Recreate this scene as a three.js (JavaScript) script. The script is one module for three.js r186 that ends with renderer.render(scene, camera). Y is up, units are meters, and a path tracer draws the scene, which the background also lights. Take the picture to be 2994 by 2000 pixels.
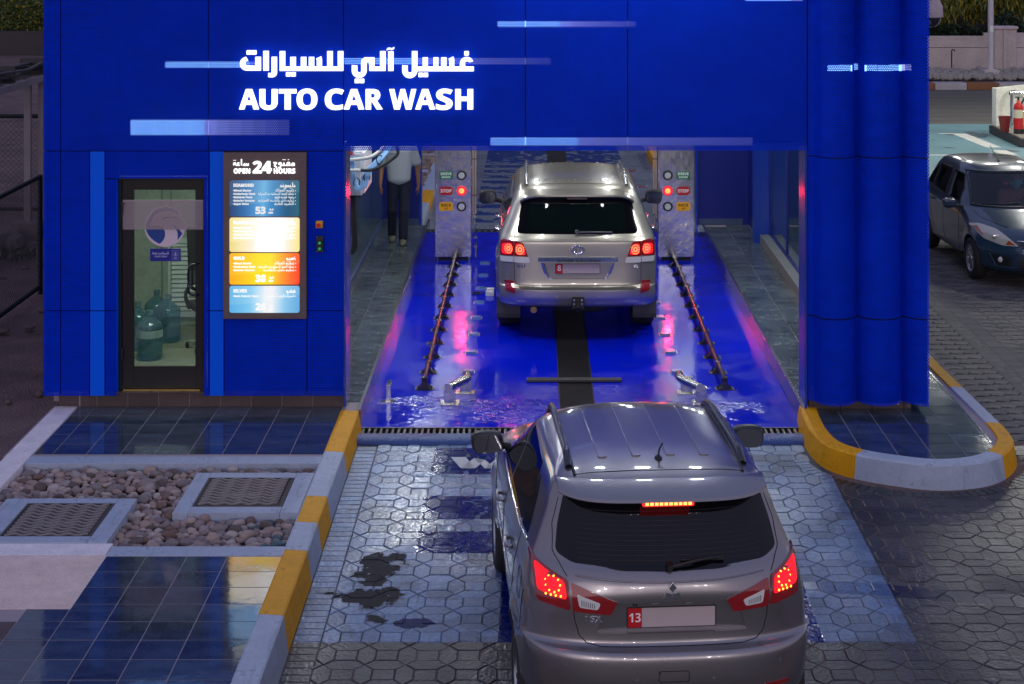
import * as THREE from 'three';
import { mergeGeometries, mergeVertices, toCreasedNormals } from 'three/addons/utils/BufferGeometryUtils.js';
import { RoundedBoxGeometry } from 'three/addons/geometries/RoundedBoxGeometry.js';
import { TextGeometry } from 'three/addons/geometries/TextGeometry.js';
import { FontLoader } from 'three/addons/loaders/FontLoader.js';
import { MarchingCubes } from 'three/addons/objects/MarchingCubes.js';
import { RectAreaLightUniformsLib } from 'three/addons/lights/RectAreaLightUniformsLib.js';
import { Brush, Evaluator, SUBTRACTION } from 'three-bvh-csg';

// ------------------------------------------------------------------ camera, sky, dusk light, exposure
const scene = new THREE.Scene();
const W = 1024, H = 684;
const camera = new THREE.PerspectiveCamera(2 * Math.atan(342 / 1734) * 180 / Math.PI, W / H, 0.1, 600);
camera.position.set(0, 4.91, 16.94);              // level camera on a footbridge height, lens shifted down
camera.setViewOffset(W, H, -25, 417, W, H);
camera.updateProjectionMatrix();
const renderer = new THREE.WebGLRenderer({ antialias: true });
renderer.setSize(W, H);
renderer.toneMapping = THREE.LinearToneMapping;
renderer.toneMappingExposure = 1.12;
renderer.shadowMap.enabled = true;
RectAreaLightUniformsLib.init();

const SKY = { zenith: [0.20, 0.245, 0.45], back: [0.60, 0.51, 0.62], front: [0.14, 0.125, 0.20], ground: [0.03, 0.03, 0.035] };
{
  const w = 256, h = 128, d = new Float32Array(w * h * 4);
  for (let j = 0; j < h; j++) for (let i = 0; i < w; i++) {
    const el = ((j + 0.5) / h - 0.5) * Math.PI, az = ((i + 0.5) / w - 0.5) * 2 * Math.PI;   // row 0 = straight down
    const dz = Math.sin(az), up = Math.max(0, Math.sin(el));
    const k = 0.5 + 0.5 * dz, hz = [0, 1, 2].map((c) => SKY.front[c] * (1 - k) + SKY.back[c] * k);
    const m = Math.pow(up, 0.6), o = (j * w + i) * 4;
    for (let c = 0; c < 3; c++) d[o + c] = el < 0 ? SKY.ground[c] : hz[c] * (1 - m) + SKY.zenith[c] * m;
    d[o + 3] = 1;
  }
  const sky = new THREE.DataTexture(d, w, h, THREE.RGBAFormat, THREE.FloatType);
  sky.mapping = THREE.EquirectangularReflectionMapping; sky.magFilter = THREE.LinearFilter; sky.minFilter = THREE.LinearFilter; sky.needsUpdate = true;
  scene.background = sky; scene.environment = sky;
}
const sun = new THREE.DirectionalLight(new THREE.Color(1.0, 0.86, 0.88), 0.14);       // last afterglow, wide and low behind the camera
sun.position.set(-14, 10, 34); sun.target.position.set(0, 0, -2); sun.castShadow = true; sun.shadow.radius = 60;
Object.assign(sun.shadow.camera, { left: -30, right: 30, top: 30, bottom: -30, near: 1, far: 120 }); sun.shadow.mapSize.set(2048, 2048);
scene.add(sun, sun.target);

// ------------------------------------------------------------------ helpers
let seed = 12345;
const rnd = () => { seed = (seed + 0x6d2b79f5) | 0; let t = Math.imul(seed ^ (seed >>> 15), 1 | seed); t = (t + Math.imul(t ^ (t >>> 7), 61 | t)) ^ t; return ((t ^ (t >>> 14)) >>> 0) / 4294967296; };
const rr = (a, b) => a + (b - a) * rnd();
const lerp = (a, b, t) => a + (b - a) * t, clamp = (v, a, b) => Math.min(b, Math.max(a, v));
const smooth = (a, b, x) => { const t = clamp((x - a) / (b - a), 0, 1); return t * t * (3 - 2 * t); };
const V = (x, y, z) => new THREE.Vector3(x, y, z);
const C = (r, g, b) => new THREE.Color().setRGB(r, g, b);
const used = new Map();
function numbered(name) { const n = used.get(name) ?? 0; used.set(name, n + 1); return n ? name + '_' + String(n).padStart(3, '0') : name; }
function shadows(o) { o.castShadow = true; o.receiveShadow = true; return o; }
function thing(name, label, category, pos = [0, 0, 0], turn = 0, group) {
  const o = new THREE.Group(); o.name = numbered(name); o.position.set(...pos); o.rotation.y = turn;
  o.userData.label = label; o.userData.category = category; if (group) o.userData.group = group;
  scene.add(o); return o;
}
const clean = (g) => { const o = g.index ? g.toNonIndexed() : g; if (!o.attributes.uv) o.setAttribute('uv', new THREE.BufferAttribute(new Float32Array(o.attributes.position.count * 2), 2));
  if (!o.attributes.normal) o.computeVertexNormals(); for (const k of Object.keys(o.attributes)) if (!['position', 'normal', 'uv', 'color'].includes(k)) o.deleteAttribute(k); o.morphAttributes = {}; return o; };
function merge(list) { const l = [list].flat(9).filter(Boolean).map(clean); return l.length === 1 ? l[0] : mergeGeometries(l); }
function part(name, geo, mat, parent, label) {
  const m = shadows(new THREE.Mesh(Array.isArray(geo) ? merge(geo) : geo, mat)); m.name = name;
  if (label) m.userData.label = label; parent.add(m); return m;
}
function single(name, geo, mat, label, category, group) {
  const m = part(numbered(name), geo, mat, scene); m.userData.label = label; m.userData.category = category; if (group) m.userData.group = group; return m;
}
function struct(name, geo, mat, label, parent = scene) { const m = part(parent === scene ? numbered(name) : name, geo, mat, parent); if (parent === scene) m.userData.kind = 'structure'; if (label) m.userData.label = label; return m; }
function structGroup(name, label) { const o = new THREE.Group(); o.name = numbered(name); o.userData.kind = 'structure'; if (label) o.userData.label = label; scene.add(o); return o; }
function stuff(name, geo, mat, label, parent = scene) { const m = part(parent === scene ? numbered(name) : name, geo, mat, parent); m.userData.kind = 'stuff'; if (label) m.userData.label = label; return m; }
// geometry: box given by its extents, with uv in metres and optional bevel
function bx(x0, x1, y0, y1, z0, z1, r = 0) {
  const w = Math.abs(x1 - x0), h = Math.abs(y1 - y0), d = Math.abs(z1 - z0);
  const g = r ? new RoundedBoxGeometry(w, h, d, 2, Math.min(r, w / 2.01, h / 2.01, d / 2.01)) : new THREE.BoxGeometry(w, h, d);
  g.translate((x0 + x1) / 2, (y0 + y1) / 2, (z0 + z1) / 2); return boxUV(clean(g));
}
function boxUV(g) {
  const p = g.attributes.position, n = g.attributes.normal, uv = g.attributes.uv;
  for (let i = 0; i < p.count; i++) { const ax = Math.abs(n.getX(i)), ay = Math.abs(n.getY(i)), az = Math.abs(n.getZ(i));
    if (ay >= ax && ay >= az) uv.setXY(i, p.getX(i), p.getZ(i)); else if (ax >= az) uv.setXY(i, p.getZ(i), p.getY(i)); else uv.setXY(i, p.getX(i), p.getY(i)); }
  return g;
}
function topUV(g) { const p = g.attributes.position, uv = g.attributes.uv; for (let i = 0; i < p.count; i++) uv.setXY(i, p.getX(i), p.getZ(i)); return g; }
function cyl(a, b, r0, r1 = r0, seg = 14, open = false) {
  a = V(...a); b = V(...b); const d = b.clone().sub(a), g = new THREE.CylinderGeometry(r1, r0, d.length(), seg, 1, open);
  g.applyQuaternion(new THREE.Quaternion().setFromUnitVectors(V(0, 1, 0), d.normalize())); g.translate((a.x + b.x) / 2, (a.y + b.y) / 2, (a.z + b.z) / 2); return clean(g);
}
function tube(pts, r, seg = 24, rad = 8, tension = 0.5, type = 'catmullrom') { return clean(new THREE.TubeGeometry(new THREE.CatmullRomCurve3(pts.map((p) => V(...p)), false, type, tension), seg, r, rad, false)); }
function poly(pts) { const s = new THREE.Shape(); pts.forEach(([x, y], i) => (i ? s.lineTo(x, y) : s.moveTo(x, y))); s.closePath(); return s; }
function ext(shape, depth, bevel = 0, seg = 12) { return clean(new THREE.ExtrudeGeometry(shape, { depth: depth - 2 * bevel, bevelEnabled: bevel > 0, bevelSize: bevel, bevelOffset: -bevel, bevelThickness: bevel, bevelSegments: 2, curveSegments: seg }).translate(0, 0, bevel)); }
function rrect(x0, x1, y0, y1, r) { const s = new THREE.Shape(); s.moveTo(x0 + r, y0); s.lineTo(x1 - r, y0); s.absarc(x1 - r, y0 + r, r, -Math.PI / 2, 0); s.lineTo(x1, y1 - r); s.absarc(x1 - r, y1 - r, r, 0, Math.PI / 2); s.lineTo(x0 + r, y1); s.absarc(x0 + r, y1 - r, r, Math.PI / 2, Math.PI); s.lineTo(x0, y0 + r); s.absarc(x0 + r, y0 + r, r, Math.PI, Math.PI * 1.5); return s; }
const move = (g, x, y, z, ry = 0, rx = 0, rz = 0) => { if (rz) g.rotateZ(rz); if (rx) g.rotateX(rx); if (ry) g.rotateY(ry); g.translate(x, y, z); return g; };

// ------------------------------------------------------------------ noise and textures
const P = new Uint8Array(512); { const a = [...Array(256).keys()]; for (let i = 255; i; i--) { const j = Math.floor(rnd() * (i + 1)); [a[i], a[j]] = [a[j], a[i]]; } for (let i = 0; i < 512; i++) P[i] = a[i & 255]; }
function vnoise(x, y, per = 256) { const xi = Math.floor(x), yi = Math.floor(y), xf = x - xi, yf = y - yi, u = xf * xf * (3 - 2 * xf), v = yf * yf * (3 - 2 * yf), q = (i, j) => P[P[((i % per) + per) % per & 255] + (((j % per) + per) % per & 255)] / 255;
  return lerp(lerp(q(xi, yi), q(xi + 1, yi), u), lerp(q(xi, yi + 1), q(xi + 1, yi + 1), u), v); }
function fbm(x, y, o = 4, per = 256) { let s = 0, a = 0.5, t = 0; for (let i = 0; i < o; i++) { s += a * vnoise(x, y, per); t += a; a *= 0.5; x *= 2; y *= 2; per *= 2; } return s / t; }
// f(u, v, x, y) -> [r, g, b] or a number, 0..1; size in texels; metres per repeat
function tex(w, h, f, { srgb = false, rx = 1, ry = 1 } = {}) {
  const d = new Uint8Array(w * h * 4);
  for (let j = 0; j < h; j++) for (let i = 0; i < w; i++) { const v = f((i + 0.5) / w, (j + 0.5) / h, i, j), o = (j * w + i) * 4; for (let c = 0; c < 3; c++) { let q = clamp(typeof v === 'number' ? v : v[c], 0, 1); if (srgb) q = q <= 0.0031308 ? q * 12.92 : 1.055 * Math.pow(q, 1 / 2.4) - 0.055; d[o + c] = q * 255 + 0.5; } d[o + 3] = 255; }
  const t = new THREE.DataTexture(d, w, h, THREE.RGBAFormat); t.wrapS = t.wrapT = THREE.RepeatWrapping; t.magFilter = THREE.LinearFilter; t.minFilter = THREE.LinearMipmapLinearFilter; t.generateMipmaps = true;
  if (srgb) t.colorSpace = THREE.SRGBColorSpace; t.repeat.set(1 / rx, 1 / ry); t.needsUpdate = true; return t;
}
function canvasTex(w, h, draw, srgb = true) { const c = document.createElement('canvas'); c.width = w; c.height = h; draw(c.getContext('2d'), w, h); const t = new THREE.CanvasTexture(c); if (srgb) t.colorSpace = THREE.SRGBColorSpace; t.anisotropy = 8; return t; }
const rep = (t, rx, ry = rx) => { const c = t.clone(); c.repeat.set(1 / rx, 1 / ry); c.needsUpdate = true; return c; };
const nFine = tex(512, 512, (u, v) => fbm(u * 64, v * 64, 4, 64));              // fine grain
const nSoft = tex(512, 512, (u, v) => fbm(u * 8, v * 8, 5, 8));                // broad mottling
const tint = (t, lo, hi) => tex(512, 512, (u, v) => { const n = t(u, v); return [0, 1, 2].map((c) => lerp(lo[c], hi[c], n)); }, { srgb: true });
const mottle = tex(512, 512, (u, v) => { const n = 0.62 + 0.25 * fbm(u * 6, v * 6, 5, 6) + 0.25 * fbm(u * 60 + 3, v * 60, 3, 64); return [n, n, n]; }, { srgb: true, rx: 2.3, ry: 2.3 });
const M = {};
const std = (color, rough = 0.6, metal = 0, more = {}) => new THREE.MeshStandardMaterial({ color: Array.isArray(color) ? C(...color) : color, roughness: rough, metalness: metal, ...more });
const phys = (color, rough, metal, more = {}) => new THREE.MeshPhysicalMaterial({ color: Array.isArray(color) ? C(...color) : color, roughness: rough, metalness: metal, ...more });
const glow = (color, k, base = [0.02, 0.02, 0.02]) => std(base, 0.4, 0, { emissive: C(...color), emissiveIntensity: k });
const noisy = (color, rough, rx = 1.7, bump = 0.002, bx_ = 0.4) => std(color, rough, 0, { map: rep(mottle, rx), bumpMap: rep(nFine, bx_), bumpScale: bump });

// perforated sheet: staggered round holes 14.4 mm apart
const perfHoles = tex(64, 112, (u, v) => { let d = 9; for (const [a, b] of [[0.5, 0.25], [0, 0.75], [1, 0.75]]) d = Math.min(d, Math.hypot((u - a) * 1, (v - b) * 1.75)); return d < 0.29 ? 0 : 1; }, { rx: 0.0185, ry: 0.0324 });
M.perf = phys([0.0003, 0.042, 0.78], 0.5, 0.0, { specularIntensity: 0.06, map: rep(mottle, 5.1, 2.7), alphaMap: perfHoles, alphaTest: 0.5, side: THREE.DoubleSide });
M.bluePanel = phys([0.001, 0.12, 0.92], 0.35, 0.0, { specularIntensity: 0.2, bumpMap: rep(nSoft, 3), bumpScale: 0.002 });
M.blueDark = std([0.002, 0.012, 0.16], 0.5);
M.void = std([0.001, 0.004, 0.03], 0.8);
M.black = std([0.012, 0.012, 0.014], 0.5);
M.blackGloss = phys([0.006, 0.006, 0.007], 0.12, 0, { clearcoat: 0.6, clearcoatRoughness: 0.05 });
M.rubber = std([0.018, 0.018, 0.018], 0.75, 0, { bumpMap: rep(nFine, 0.3), bumpScale: 0.001 });
M.steel = std([0.55, 0.56, 0.56], 0.32, 1, { roughnessMap: rep(nSoft, 0.9), bumpMap: rep(nFine, 0.7), bumpScale: 0.0006 });
M.chrome = std([0.78, 0.79, 0.80], 0.08, 1);
M.darkMetal = std([0.05, 0.05, 0.055], 0.4, 0.7);
M.whitePlastic = std([0.72, 0.73, 0.74], 0.45);
const ORD = ['first', 'second', 'third', 'fourth', 'fifth', 'sixth', 'seventh', 'eighth'];
M.white = noisy([0.62, 0.61, 0.62], 0.7);
M.concrete = noisy([0.36, 0.355, 0.37], 0.75, 1.3, 0.003);
const kerbWear = tex(512, 512, (u, v) => { const a = fbm(u * 7, v * 7, 5, 7), b = vnoise(u * 48, v * 48, 48), sc = fbm(u * 30 + 7, v * 4, 4, 120); let n = 0.86 + 0.22 * (a - 0.45) + 0.10 * (b - 0.5); if (sc > 0.70) n *= 0.86; if (a > 0.66 && b > 0.62) n *= 0.72; return [n, n * 0.985, n * 0.96]; }, { srgb: true });
M.paintGrey = std([0.45, 0.52, 0.66], 0.55, 0, { map: rep(kerbWear, 1.1), bumpMap: rep(nFine, 0.4), bumpScale: 0.003 });
M.paintYellow = phys([0.92, 0.42, 0.006], 0.55, 0, { specularIntensity: 0.35, map: rep(kerbWear, 0.8), bumpMap: rep(nFine, 0.4), bumpScale: 0.003 });
// ------------------------------------------------------------------ ground, lane, pavements
const laneY = (z) => -0.012 - 0.0135 * Math.max(0, z - 0.5);
struct('ground', topUV(bx(-220, 220, -0.9, -0.5, -260, 120)), noisy([0.10, 0.095, 0.09], 0.9, 6));
{ // sand on the left
  const nx = 60, nz = 120, g = new THREE.PlaneGeometry(34, 92, nx, nz); g.rotateX(-Math.PI / 2); g.translate(-21.75, 0, -32); const p = g.attributes.position;
  for (let i = 0; i < p.count; i++) { const x = p.getX(i), z = p.getZ(i); p.setY(i, 0.10 + 0.10 * (fbm(x * 0.6 + 50, z * 0.6 + 90, 4) - 0.5) + 0.04 * (vnoise(x * 3 + 9, z * 3 + 200) - 0.5)); }
  g.computeVertexNormals();
  const sand = tex(512, 512, (u, v) => { const n = fbm(u * 10, v * 10, 6, 10), k = vnoise(u * 120, v * 120, 120); const s = 0.55 + 0.7 * (n - 0.3) + (k > 0.9 ? 0.3 : 0); return [0.22 * s, 0.135 * s, 0.13 * s]; }, { srgb: true, rx: 4, ry: 4 });
  stuff('sand_ground', topUV(clean(g)), std([1, 1, 1], 0.95, 0, { map: sand, bumpMap: rep(nFine, 1.2), bumpScale: 0.02 }), 'bare brown sand beside the blue building');
  const rocks = []; for (let i = 0; i < 70; i++) { const r = rr(0.02, 0.07), x = rr(-9.5, -4.95), z = rr(-14, 5); const q = new THREE.IcosahedronGeometry(r, 1); q.scale(rr(0.8, 1.5), rr(0.4, 0.8), rr(0.8, 1.3)); q.translate(x, 0.12, z); rocks.push(q); }
  stuff('sand_pebbles', rocks, noisy([0.15, 0.11, 0.10], 0.9), 'loose stones scattered on the sand');
}
// paving under the pavers (joint sand)
const laneMat = { joint: noisy([0.10, 0.088, 0.085], 0.9, 0.8) };
{ const g = new THREE.PlaneGeometry(14, 9, 2, 30); g.rotateX(-Math.PI / 2); g.translate(12.2, 0, 4.9); const p = g.attributes.position; for (let i = 0; i < p.count; i++) p.setY(i, laneY(p.getZ(i)) - 0.012); g.computeVertexNormals(); struct('lane_bed', topUV(clean(g)), laneMat.joint); }

// the lane's coating, stripes, wear and water, in metres over X -1.8..5.2, Z 0.4..7.4
const LX = -1.8, LZ = 0.4, LS = 7;
const stripe = (x, z) => { // blue stripes painted across the lane
  if (x < -0.97 + 0.02 * Math.sin(z * 40) || x > 2.0) return 0;
  for (const [a, b] of [[0.62, 1.36], [1.93, 2.49], [2.77, 3.25]]) if (z > a && z < b) return 1;
  return z > 3.5 && z < 4.92 && x > -0.27 ? 1 : 0;
};
function laneCoat(x, z) {
  const e = 0.05 * (fbm(x * 5, z * 5, 3) - 0.5), edge = z < 4.9 && x < 2.64;
  return { edge, wear: fbm(x * 2.2 + 11, z * 2.2 + 5, 5), fine: vnoise(x * 34 + 70, z * 34 + 9), e };
}
const wetMask = (x, z) => smooth(0.34, 0.62, fbm(x * 1.1 + 31, z * 0.9 + 17, 3)) * 0.5 + smooth(1.15, 0.1, Math.abs(x + 0.45)) * smooth(4.6, 2.2, z) * 0.9;
const patchD = (x, z) => { const d1 = Math.hypot((x + 1.25) / 0.26, (z - 3.62) / 0.42), d2 = Math.hypot((x + 1.22) / 0.34, (z - 4.12) / 0.22), d3 = Math.hypot((x + 1.15) / 0.1, (z - 4.5) / 0.1); return Math.min(d1, d2, d3) + 1.5 * (fbm(x * 9 + 3, z * 9, 4) - 0.5) + 0.5 * (vnoise(Math.floor((x + 1.44) / 0.139), Math.floor((z - 0.62) / 0.15)) - 0.5); };
const darkPatch = (x, z) => (patchD(x, z) < 0.62 ? 1 : 0);
const laneColour = tex(1536, 1536, (u, v) => {
  const x = LX + u * LS, z = LZ + v * LS, c = laneCoat(x, z), g = 0.8 + 0.4 * (vnoise(x * 60, z * 60) - 0.5) + 0.25 * (c.wear - 0.5);
  const patch = Math.hypot((x + 0.86) / 0.28, (z - 4.57) / 0.12) + 1.2 * (fbm(x * 11, z * 11 + 40, 4) - 0.5) < 0.62;
  if (patch && c.edge) return x < -1.0 ? [0.016 * g, 0.016 * g, 0.02 * g] : [0.002 * g, 0.010 * g, 0.13 * g];
  if (darkPatch(x, z) && c.edge) return [0.016 * g, 0.016 * g, 0.020 * g];
  if (stripe(x, z) && c.edge) { // worn pavers; the paint's blue is strengthened to stand for blue reflections
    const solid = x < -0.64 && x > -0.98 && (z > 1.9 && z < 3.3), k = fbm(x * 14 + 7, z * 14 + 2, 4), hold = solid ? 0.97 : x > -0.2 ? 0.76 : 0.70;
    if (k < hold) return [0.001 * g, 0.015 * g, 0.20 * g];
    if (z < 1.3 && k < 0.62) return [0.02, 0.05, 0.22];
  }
  if (c.edge) { const k = x > 1.9 ? 0.78 : 1, damp = patchD(x, z) + 0.35 * (c.fine - 0.5) < 0.86 ? 0.66 : 1, w = (c.wear < 0.37 ? 0.72 : 1) * damp; return [0.215 * g * k * w, 0.315 * g * k * w, 0.50 * g * k * w]; }
  const t = 0.7 + 0.6 * (vnoise(Math.floor(x / 0.139) * 3.7, Math.floor(z / 0.15) * 5.1) - 0.5) + 0.3 * (c.wear - 0.5); return [0.066 * g * t, 0.066 * g * t, 0.072 * g * t];
}, { srgb: true });
const laneRough = tex(1024, 1024, (u, v) => { const x = LX + u * LS, z = LZ + v * LS, w = clamp(wetMask(x, z), 0, 1), n = vnoise(x * 45, z * 45), c = laneCoat(x, z); let r = c.edge ? 0.58 : 0.5; r = lerp(r, 0.10, w * (0.6 + 0.5 * n)); if (stripe(x, z) && c.edge) r = 0.10 + 0.1 * n; if (darkPatch(x, z)) r = 0.8; if (Math.hypot((x + 0.86) / 0.28, (z - 4.57) / 0.12) + 1.2 * (fbm(x * 11, z * 11 + 40, 4) - 0.5) < 0.62) r = 0.7; const ch = Math.abs(z - 4.05 - 0.12 * Math.sin(x * 2.2)); if (x > 2 && ch < 0.12) r = 0.22; return clamp(r, 0.08, 0.9); });
const laneBump = tex(1024, 1024, (u, v) => { const x = LX + u * LS, z = LZ + v * LS; if (darkPatch(x, z) || (x > 2 && Math.abs(z - 4.05 - 0.12 * Math.sin(x * 2.2)) < 0.12)) return 0.3 + 0.08 * vnoise(x * 30, z * 30); const q = stripe(x, z) ? 0.22 : 1; return 0.5 + q * (0.6 * vnoise(x * 70, z * 70) + 0.4 * fbm(x * 25, z * 25, 3) - 0.5); });
const chan = (x, z) => x > 1.9 && Math.abs(z - 4.05 - 0.12 * Math.sin(x * 2.2)) < 0.05 + 0.05 * vnoise(x * 6, 3);
const bedTone = tex(512, 512, (u, v) => { const x = LX + u * LS, z = LZ + v * LS, g = 0.8 + 0.4 * vnoise(x * 50, z * 50), k = fbm(x * 3, z * 3, 4); return x < 2.64 && z < 4.9 && k < 0.62 ? [0.045 * g, 0.05 * g, 0.07 * g] : chan(x, z) ? [0.008, 0.008, 0.01] : [0.135 * g, 0.082 * g, 0.072 * g]; }, { srgb: true });
for (const t of [laneColour, laneRough, laneBump, bedTone]) { t.wrapS = t.wrapT = THREE.ClampToEdgeWrapping; }
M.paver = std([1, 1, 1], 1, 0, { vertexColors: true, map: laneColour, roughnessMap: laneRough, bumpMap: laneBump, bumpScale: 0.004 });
const paverUV = (g) => { const p = g.attributes.position, uv = g.attributes.uv; for (let i = 0; i < p.count; i++) uv.setXY(i, (p.getX(i) - LX) / LS, (p.getZ(i) - LZ) / LS); return g; };
// one paver: a chamfered prism over an outline [[x, z]...] counter-clockwise from above
function paverGeo(out, y, h = 0.03, inset = 0.008, tilt = 0) {
  const cx = out.reduce((s, p) => s + p[0], 0) / out.length, cz = out.reduce((s, p) => s + p[1], 0) / out.length, pos = [], n = out.length;
  const sh = (p, d) => { const dx = p[0] - cx, dz = p[1] - cz, l = Math.hypot(dx, dz); return [p[0] - dx / l * d * 1.2, p[1] - dz / l * d * 1.2]; };
  const yy = (p, b) => y(p[1]) + b + tilt * (p[0] - cx) ;
  const lo = out.map((p) => sh(p, 0.0022)), hi = out.map((p) => sh(p, 0.0022 + inset));
  const put = (p, b) => pos.push(p[0], yy(p, b), p[1]);
  for (let i = 0; i < n; i++) { const j = (i + 1) % n; put(lo[i], -h); put(lo[j], -h); put(lo[j], -0.005); put(lo[i], -h); put(lo[j], -0.005); put(lo[i], -0.005);
    put(lo[i], -0.005); put(lo[j], -0.005); put(hi[j], 0); put(lo[i], -0.005); put(hi[j], 0); put(hi[i], 0); }
  for (let i = 1; i < n - 1; i++) { put(hi[0], 0); put(hi[i], 0); put(hi[i + 1], 0); }
  // make every face look outward whatever the winding
  const g = new THREE.BufferGeometry(); const a = new Float32Array(pos);
  for (let t = 0; t < a.length; t += 9) { const ux = a[t + 3] - a[t], uy = a[t + 4] - a[t + 1], uz = a[t + 5] - a[t + 2], vx = a[t + 6] - a[t], vy = a[t + 7] - a[t + 1], vz = a[t + 8] - a[t + 2];
    const nx = uy * vz - uz * vy, ny = uz * vx - ux * vz, nz = ux * vy - uy * vx, mx = (a[t] + a[t + 3] + a[t + 6]) / 3 - cx, mz = (a[t + 2] + a[t + 5] + a[t + 8]) / 3 - cz, my = (a[t + 1] + a[t + 4] + a[t + 7]) / 3 - y(cz) + 0.06;
    if (nx * mx + ny * my + nz * mz < 0) for (let k = 0; k < 3; k++) { const s = a[t + 3 + k]; a[t + 3 + k] = a[t + 6 + k]; a[t + 6 + k] = s; } }
  g.setAttribute('position', new THREE.BufferAttribute(a, 3)); g.setAttribute('uv', new THREE.BufferAttribute(new Float32Array(a.length / 3 * 2), 2)); g.computeVertexNormals();
  const tone = rr(0.74, 1.16), warm = rr(-0.05, 0.05), col = new Float32Array(a.length); for (let i = 0; i < col.length; i += 3) { col[i] = tone * (1 + warm); col[i + 1] = tone; col[i + 2] = tone * (1 - warm); } g.setAttribute('color', new THREE.BufferAttribute(col, 3)); return g;
}
const island = { // kerb line of the right-hand island
  outer: [[2.60, -0.25], [2.56, 0.3], [2.565, 0.8], [2.64, 1.19], [2.84, 1.45], [3.13, 1.63], [3.5, 1.76], [3.9, 1.68], [4.14, 1.49], [4.36, 1.1], [4.41, 0.7], [4.40, 0.2], [4.37, -0.81], [4.34, -2.0], [4.34, -11]],
};
const inIsland = (x, z) => z < 1.86 && x > 2.48 && x < 4.5 && (z < 1.0 || Math.hypot((x - 3.48) / 1.02, (z - 0.86) / 1.0) < 1.03);
const lane = structGroup('lane');
{ const g = new THREE.PlaneGeometry(7, 7, 2, 24); g.rotateX(-Math.PI / 2); g.translate(1.7, 0, 3.9); const p = g.attributes.position; for (let i = 0; i < p.count; i++) p.setY(i, laneY(p.getZ(i)) - 0.0045); g.computeVertexNormals(); part('joint_filling', paverUV(clean(g)), std([1, 1, 1], 0.8, 0, { map: bedTone }), lane); }
{
  const A = 0.126, R = 0.152, S = 0.157, Ch = 0.142, px = A + R, pz = S + Ch, list = [];
  const add = (o) => { if (o.every((p) => p[0] < -1.49)) return; o = o.map((p) => [Math.max(-1.502, p[0]), p[1]]); const cx = o.reduce((s, p) => s + p[0], 0) / o.length, cz = o.reduce((s, p) => s + p[1], 0) / o.length; if (cx > 4.9 || cz < 0.55 || cz > 6.6 || inIsland(cx, cz)) return; list.push({ o, cx, cz }); };
  for (let i = -1; i < 25; i++) for (let j = 0; j < 23; j++) {
    const x = -1.44 + i * px, z = 0.62 + j * pz;
    add([[x - A / 2, z - S / 2], [x, z - S / 2 - Ch / 2], [x + A / 2, z - S / 2], [x + A / 2, z + S / 2], [x, z + S / 2 + Ch / 2], [x - A / 2, z + S / 2]]);
    const q = x + px / 2; add([[q - R / 2, z - S / 2], [q + R / 2, z - S / 2], [q + R / 2, z + S / 2], [q - R / 2, z + S / 2]]);
    const w = z + pz / 2; add([[q - R / 2 - A / 2, w], [q - R / 2, w - Ch / 2], [q + R / 2, w - Ch / 2], [q + R / 2 + A / 2, w], [q + R / 2, w + Ch / 2], [q - R / 2, w + Ch / 2]]);
  }
  const soldier = []; for (let z = 0.58; z < 6.6; z += 0.105) soldier.push({ o: [[-1.70, z], [-1.505, z], [-1.505, z + 0.1], [-1.70, z + 0.1]], cx: -1.6, cz: z + 0.05 });
  const seen = (p) => { const Z = 16.94 - p.cz, px_ = 537 + p.cx * 1734 / Z, py = -75 + (4.91 - laneY(p.cz)) * 1734 / Z; const behindCar = p.cx > -0.1 && p.cx < 1.9 && p.cz > 2.0; return py < 690 && px_ > 240 && px_ < 1030 && !behindCar; };
  list.sort((a, b) => b.cz - a.cz);
  const rest = []; let n = 0;
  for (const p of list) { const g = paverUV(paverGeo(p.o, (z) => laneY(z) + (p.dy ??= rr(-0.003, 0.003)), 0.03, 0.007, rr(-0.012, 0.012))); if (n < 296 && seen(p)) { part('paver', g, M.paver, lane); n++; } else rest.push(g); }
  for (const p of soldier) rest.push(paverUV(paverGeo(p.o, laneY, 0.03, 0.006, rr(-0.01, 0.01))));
  // curved soldier course round the island
  for (let a = 0.1; a < Math.PI - 0.1; a += 0.075) { const c = [3.48, 0.86], f = (r, t) => [c[0] - Math.cos(t) * r * 1.0, c[1] + Math.sin(t) * r * 0.985]; const o = [f(1.0, a), f(1.14, a), f(1.14, a + 0.068), f(1.0, a + 0.068)]; rest.push(paverUV(paverGeo(o, (z) => laneY(z) + 0.004, 0.03, 0.006))); }
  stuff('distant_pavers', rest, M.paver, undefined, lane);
  // white letter strokes painted on the blue stripe, lying on the pavers (the rest of the word is under the car)
  const pm = std([0.5, 0.52, 0.56], 0.4, 0, { map: rep(mottle, 0.7), bumpMap: rep(nFine, 0.3), bumpScale: 0.003 });
  const strokes = [[[-0.80, 0.90], [-0.66, 0.90], [-0.56, 1.22], [-0.69, 1.22]], [[-0.69, 1.22], [-0.56, 1.22], [-0.475, 0.98], [-0.58, 0.93]], [[-0.58, 0.93], [-0.475, 0.98], [-0.39, 1.22], [-0.47, 1.23]], [[-0.47, 1.23], [-0.35, 1.22], [-0.24, 0.90], [-0.36, 0.90]]];
  stuff('painted_letter', strokes.map((s) => { const g = new THREE.BufferGeometry(); const a = []; for (const [x, z] of [s[0], s[3], s[2], s[0], s[2], s[1]]) a.push(x, laneY(z) + 0.0065, z); g.setAttribute('position', new THREE.BufferAttribute(new Float32Array(a), 3)); g.computeVertexNormals(); return topUV(clean(g)); }), pm, undefined, lane);
}
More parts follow.
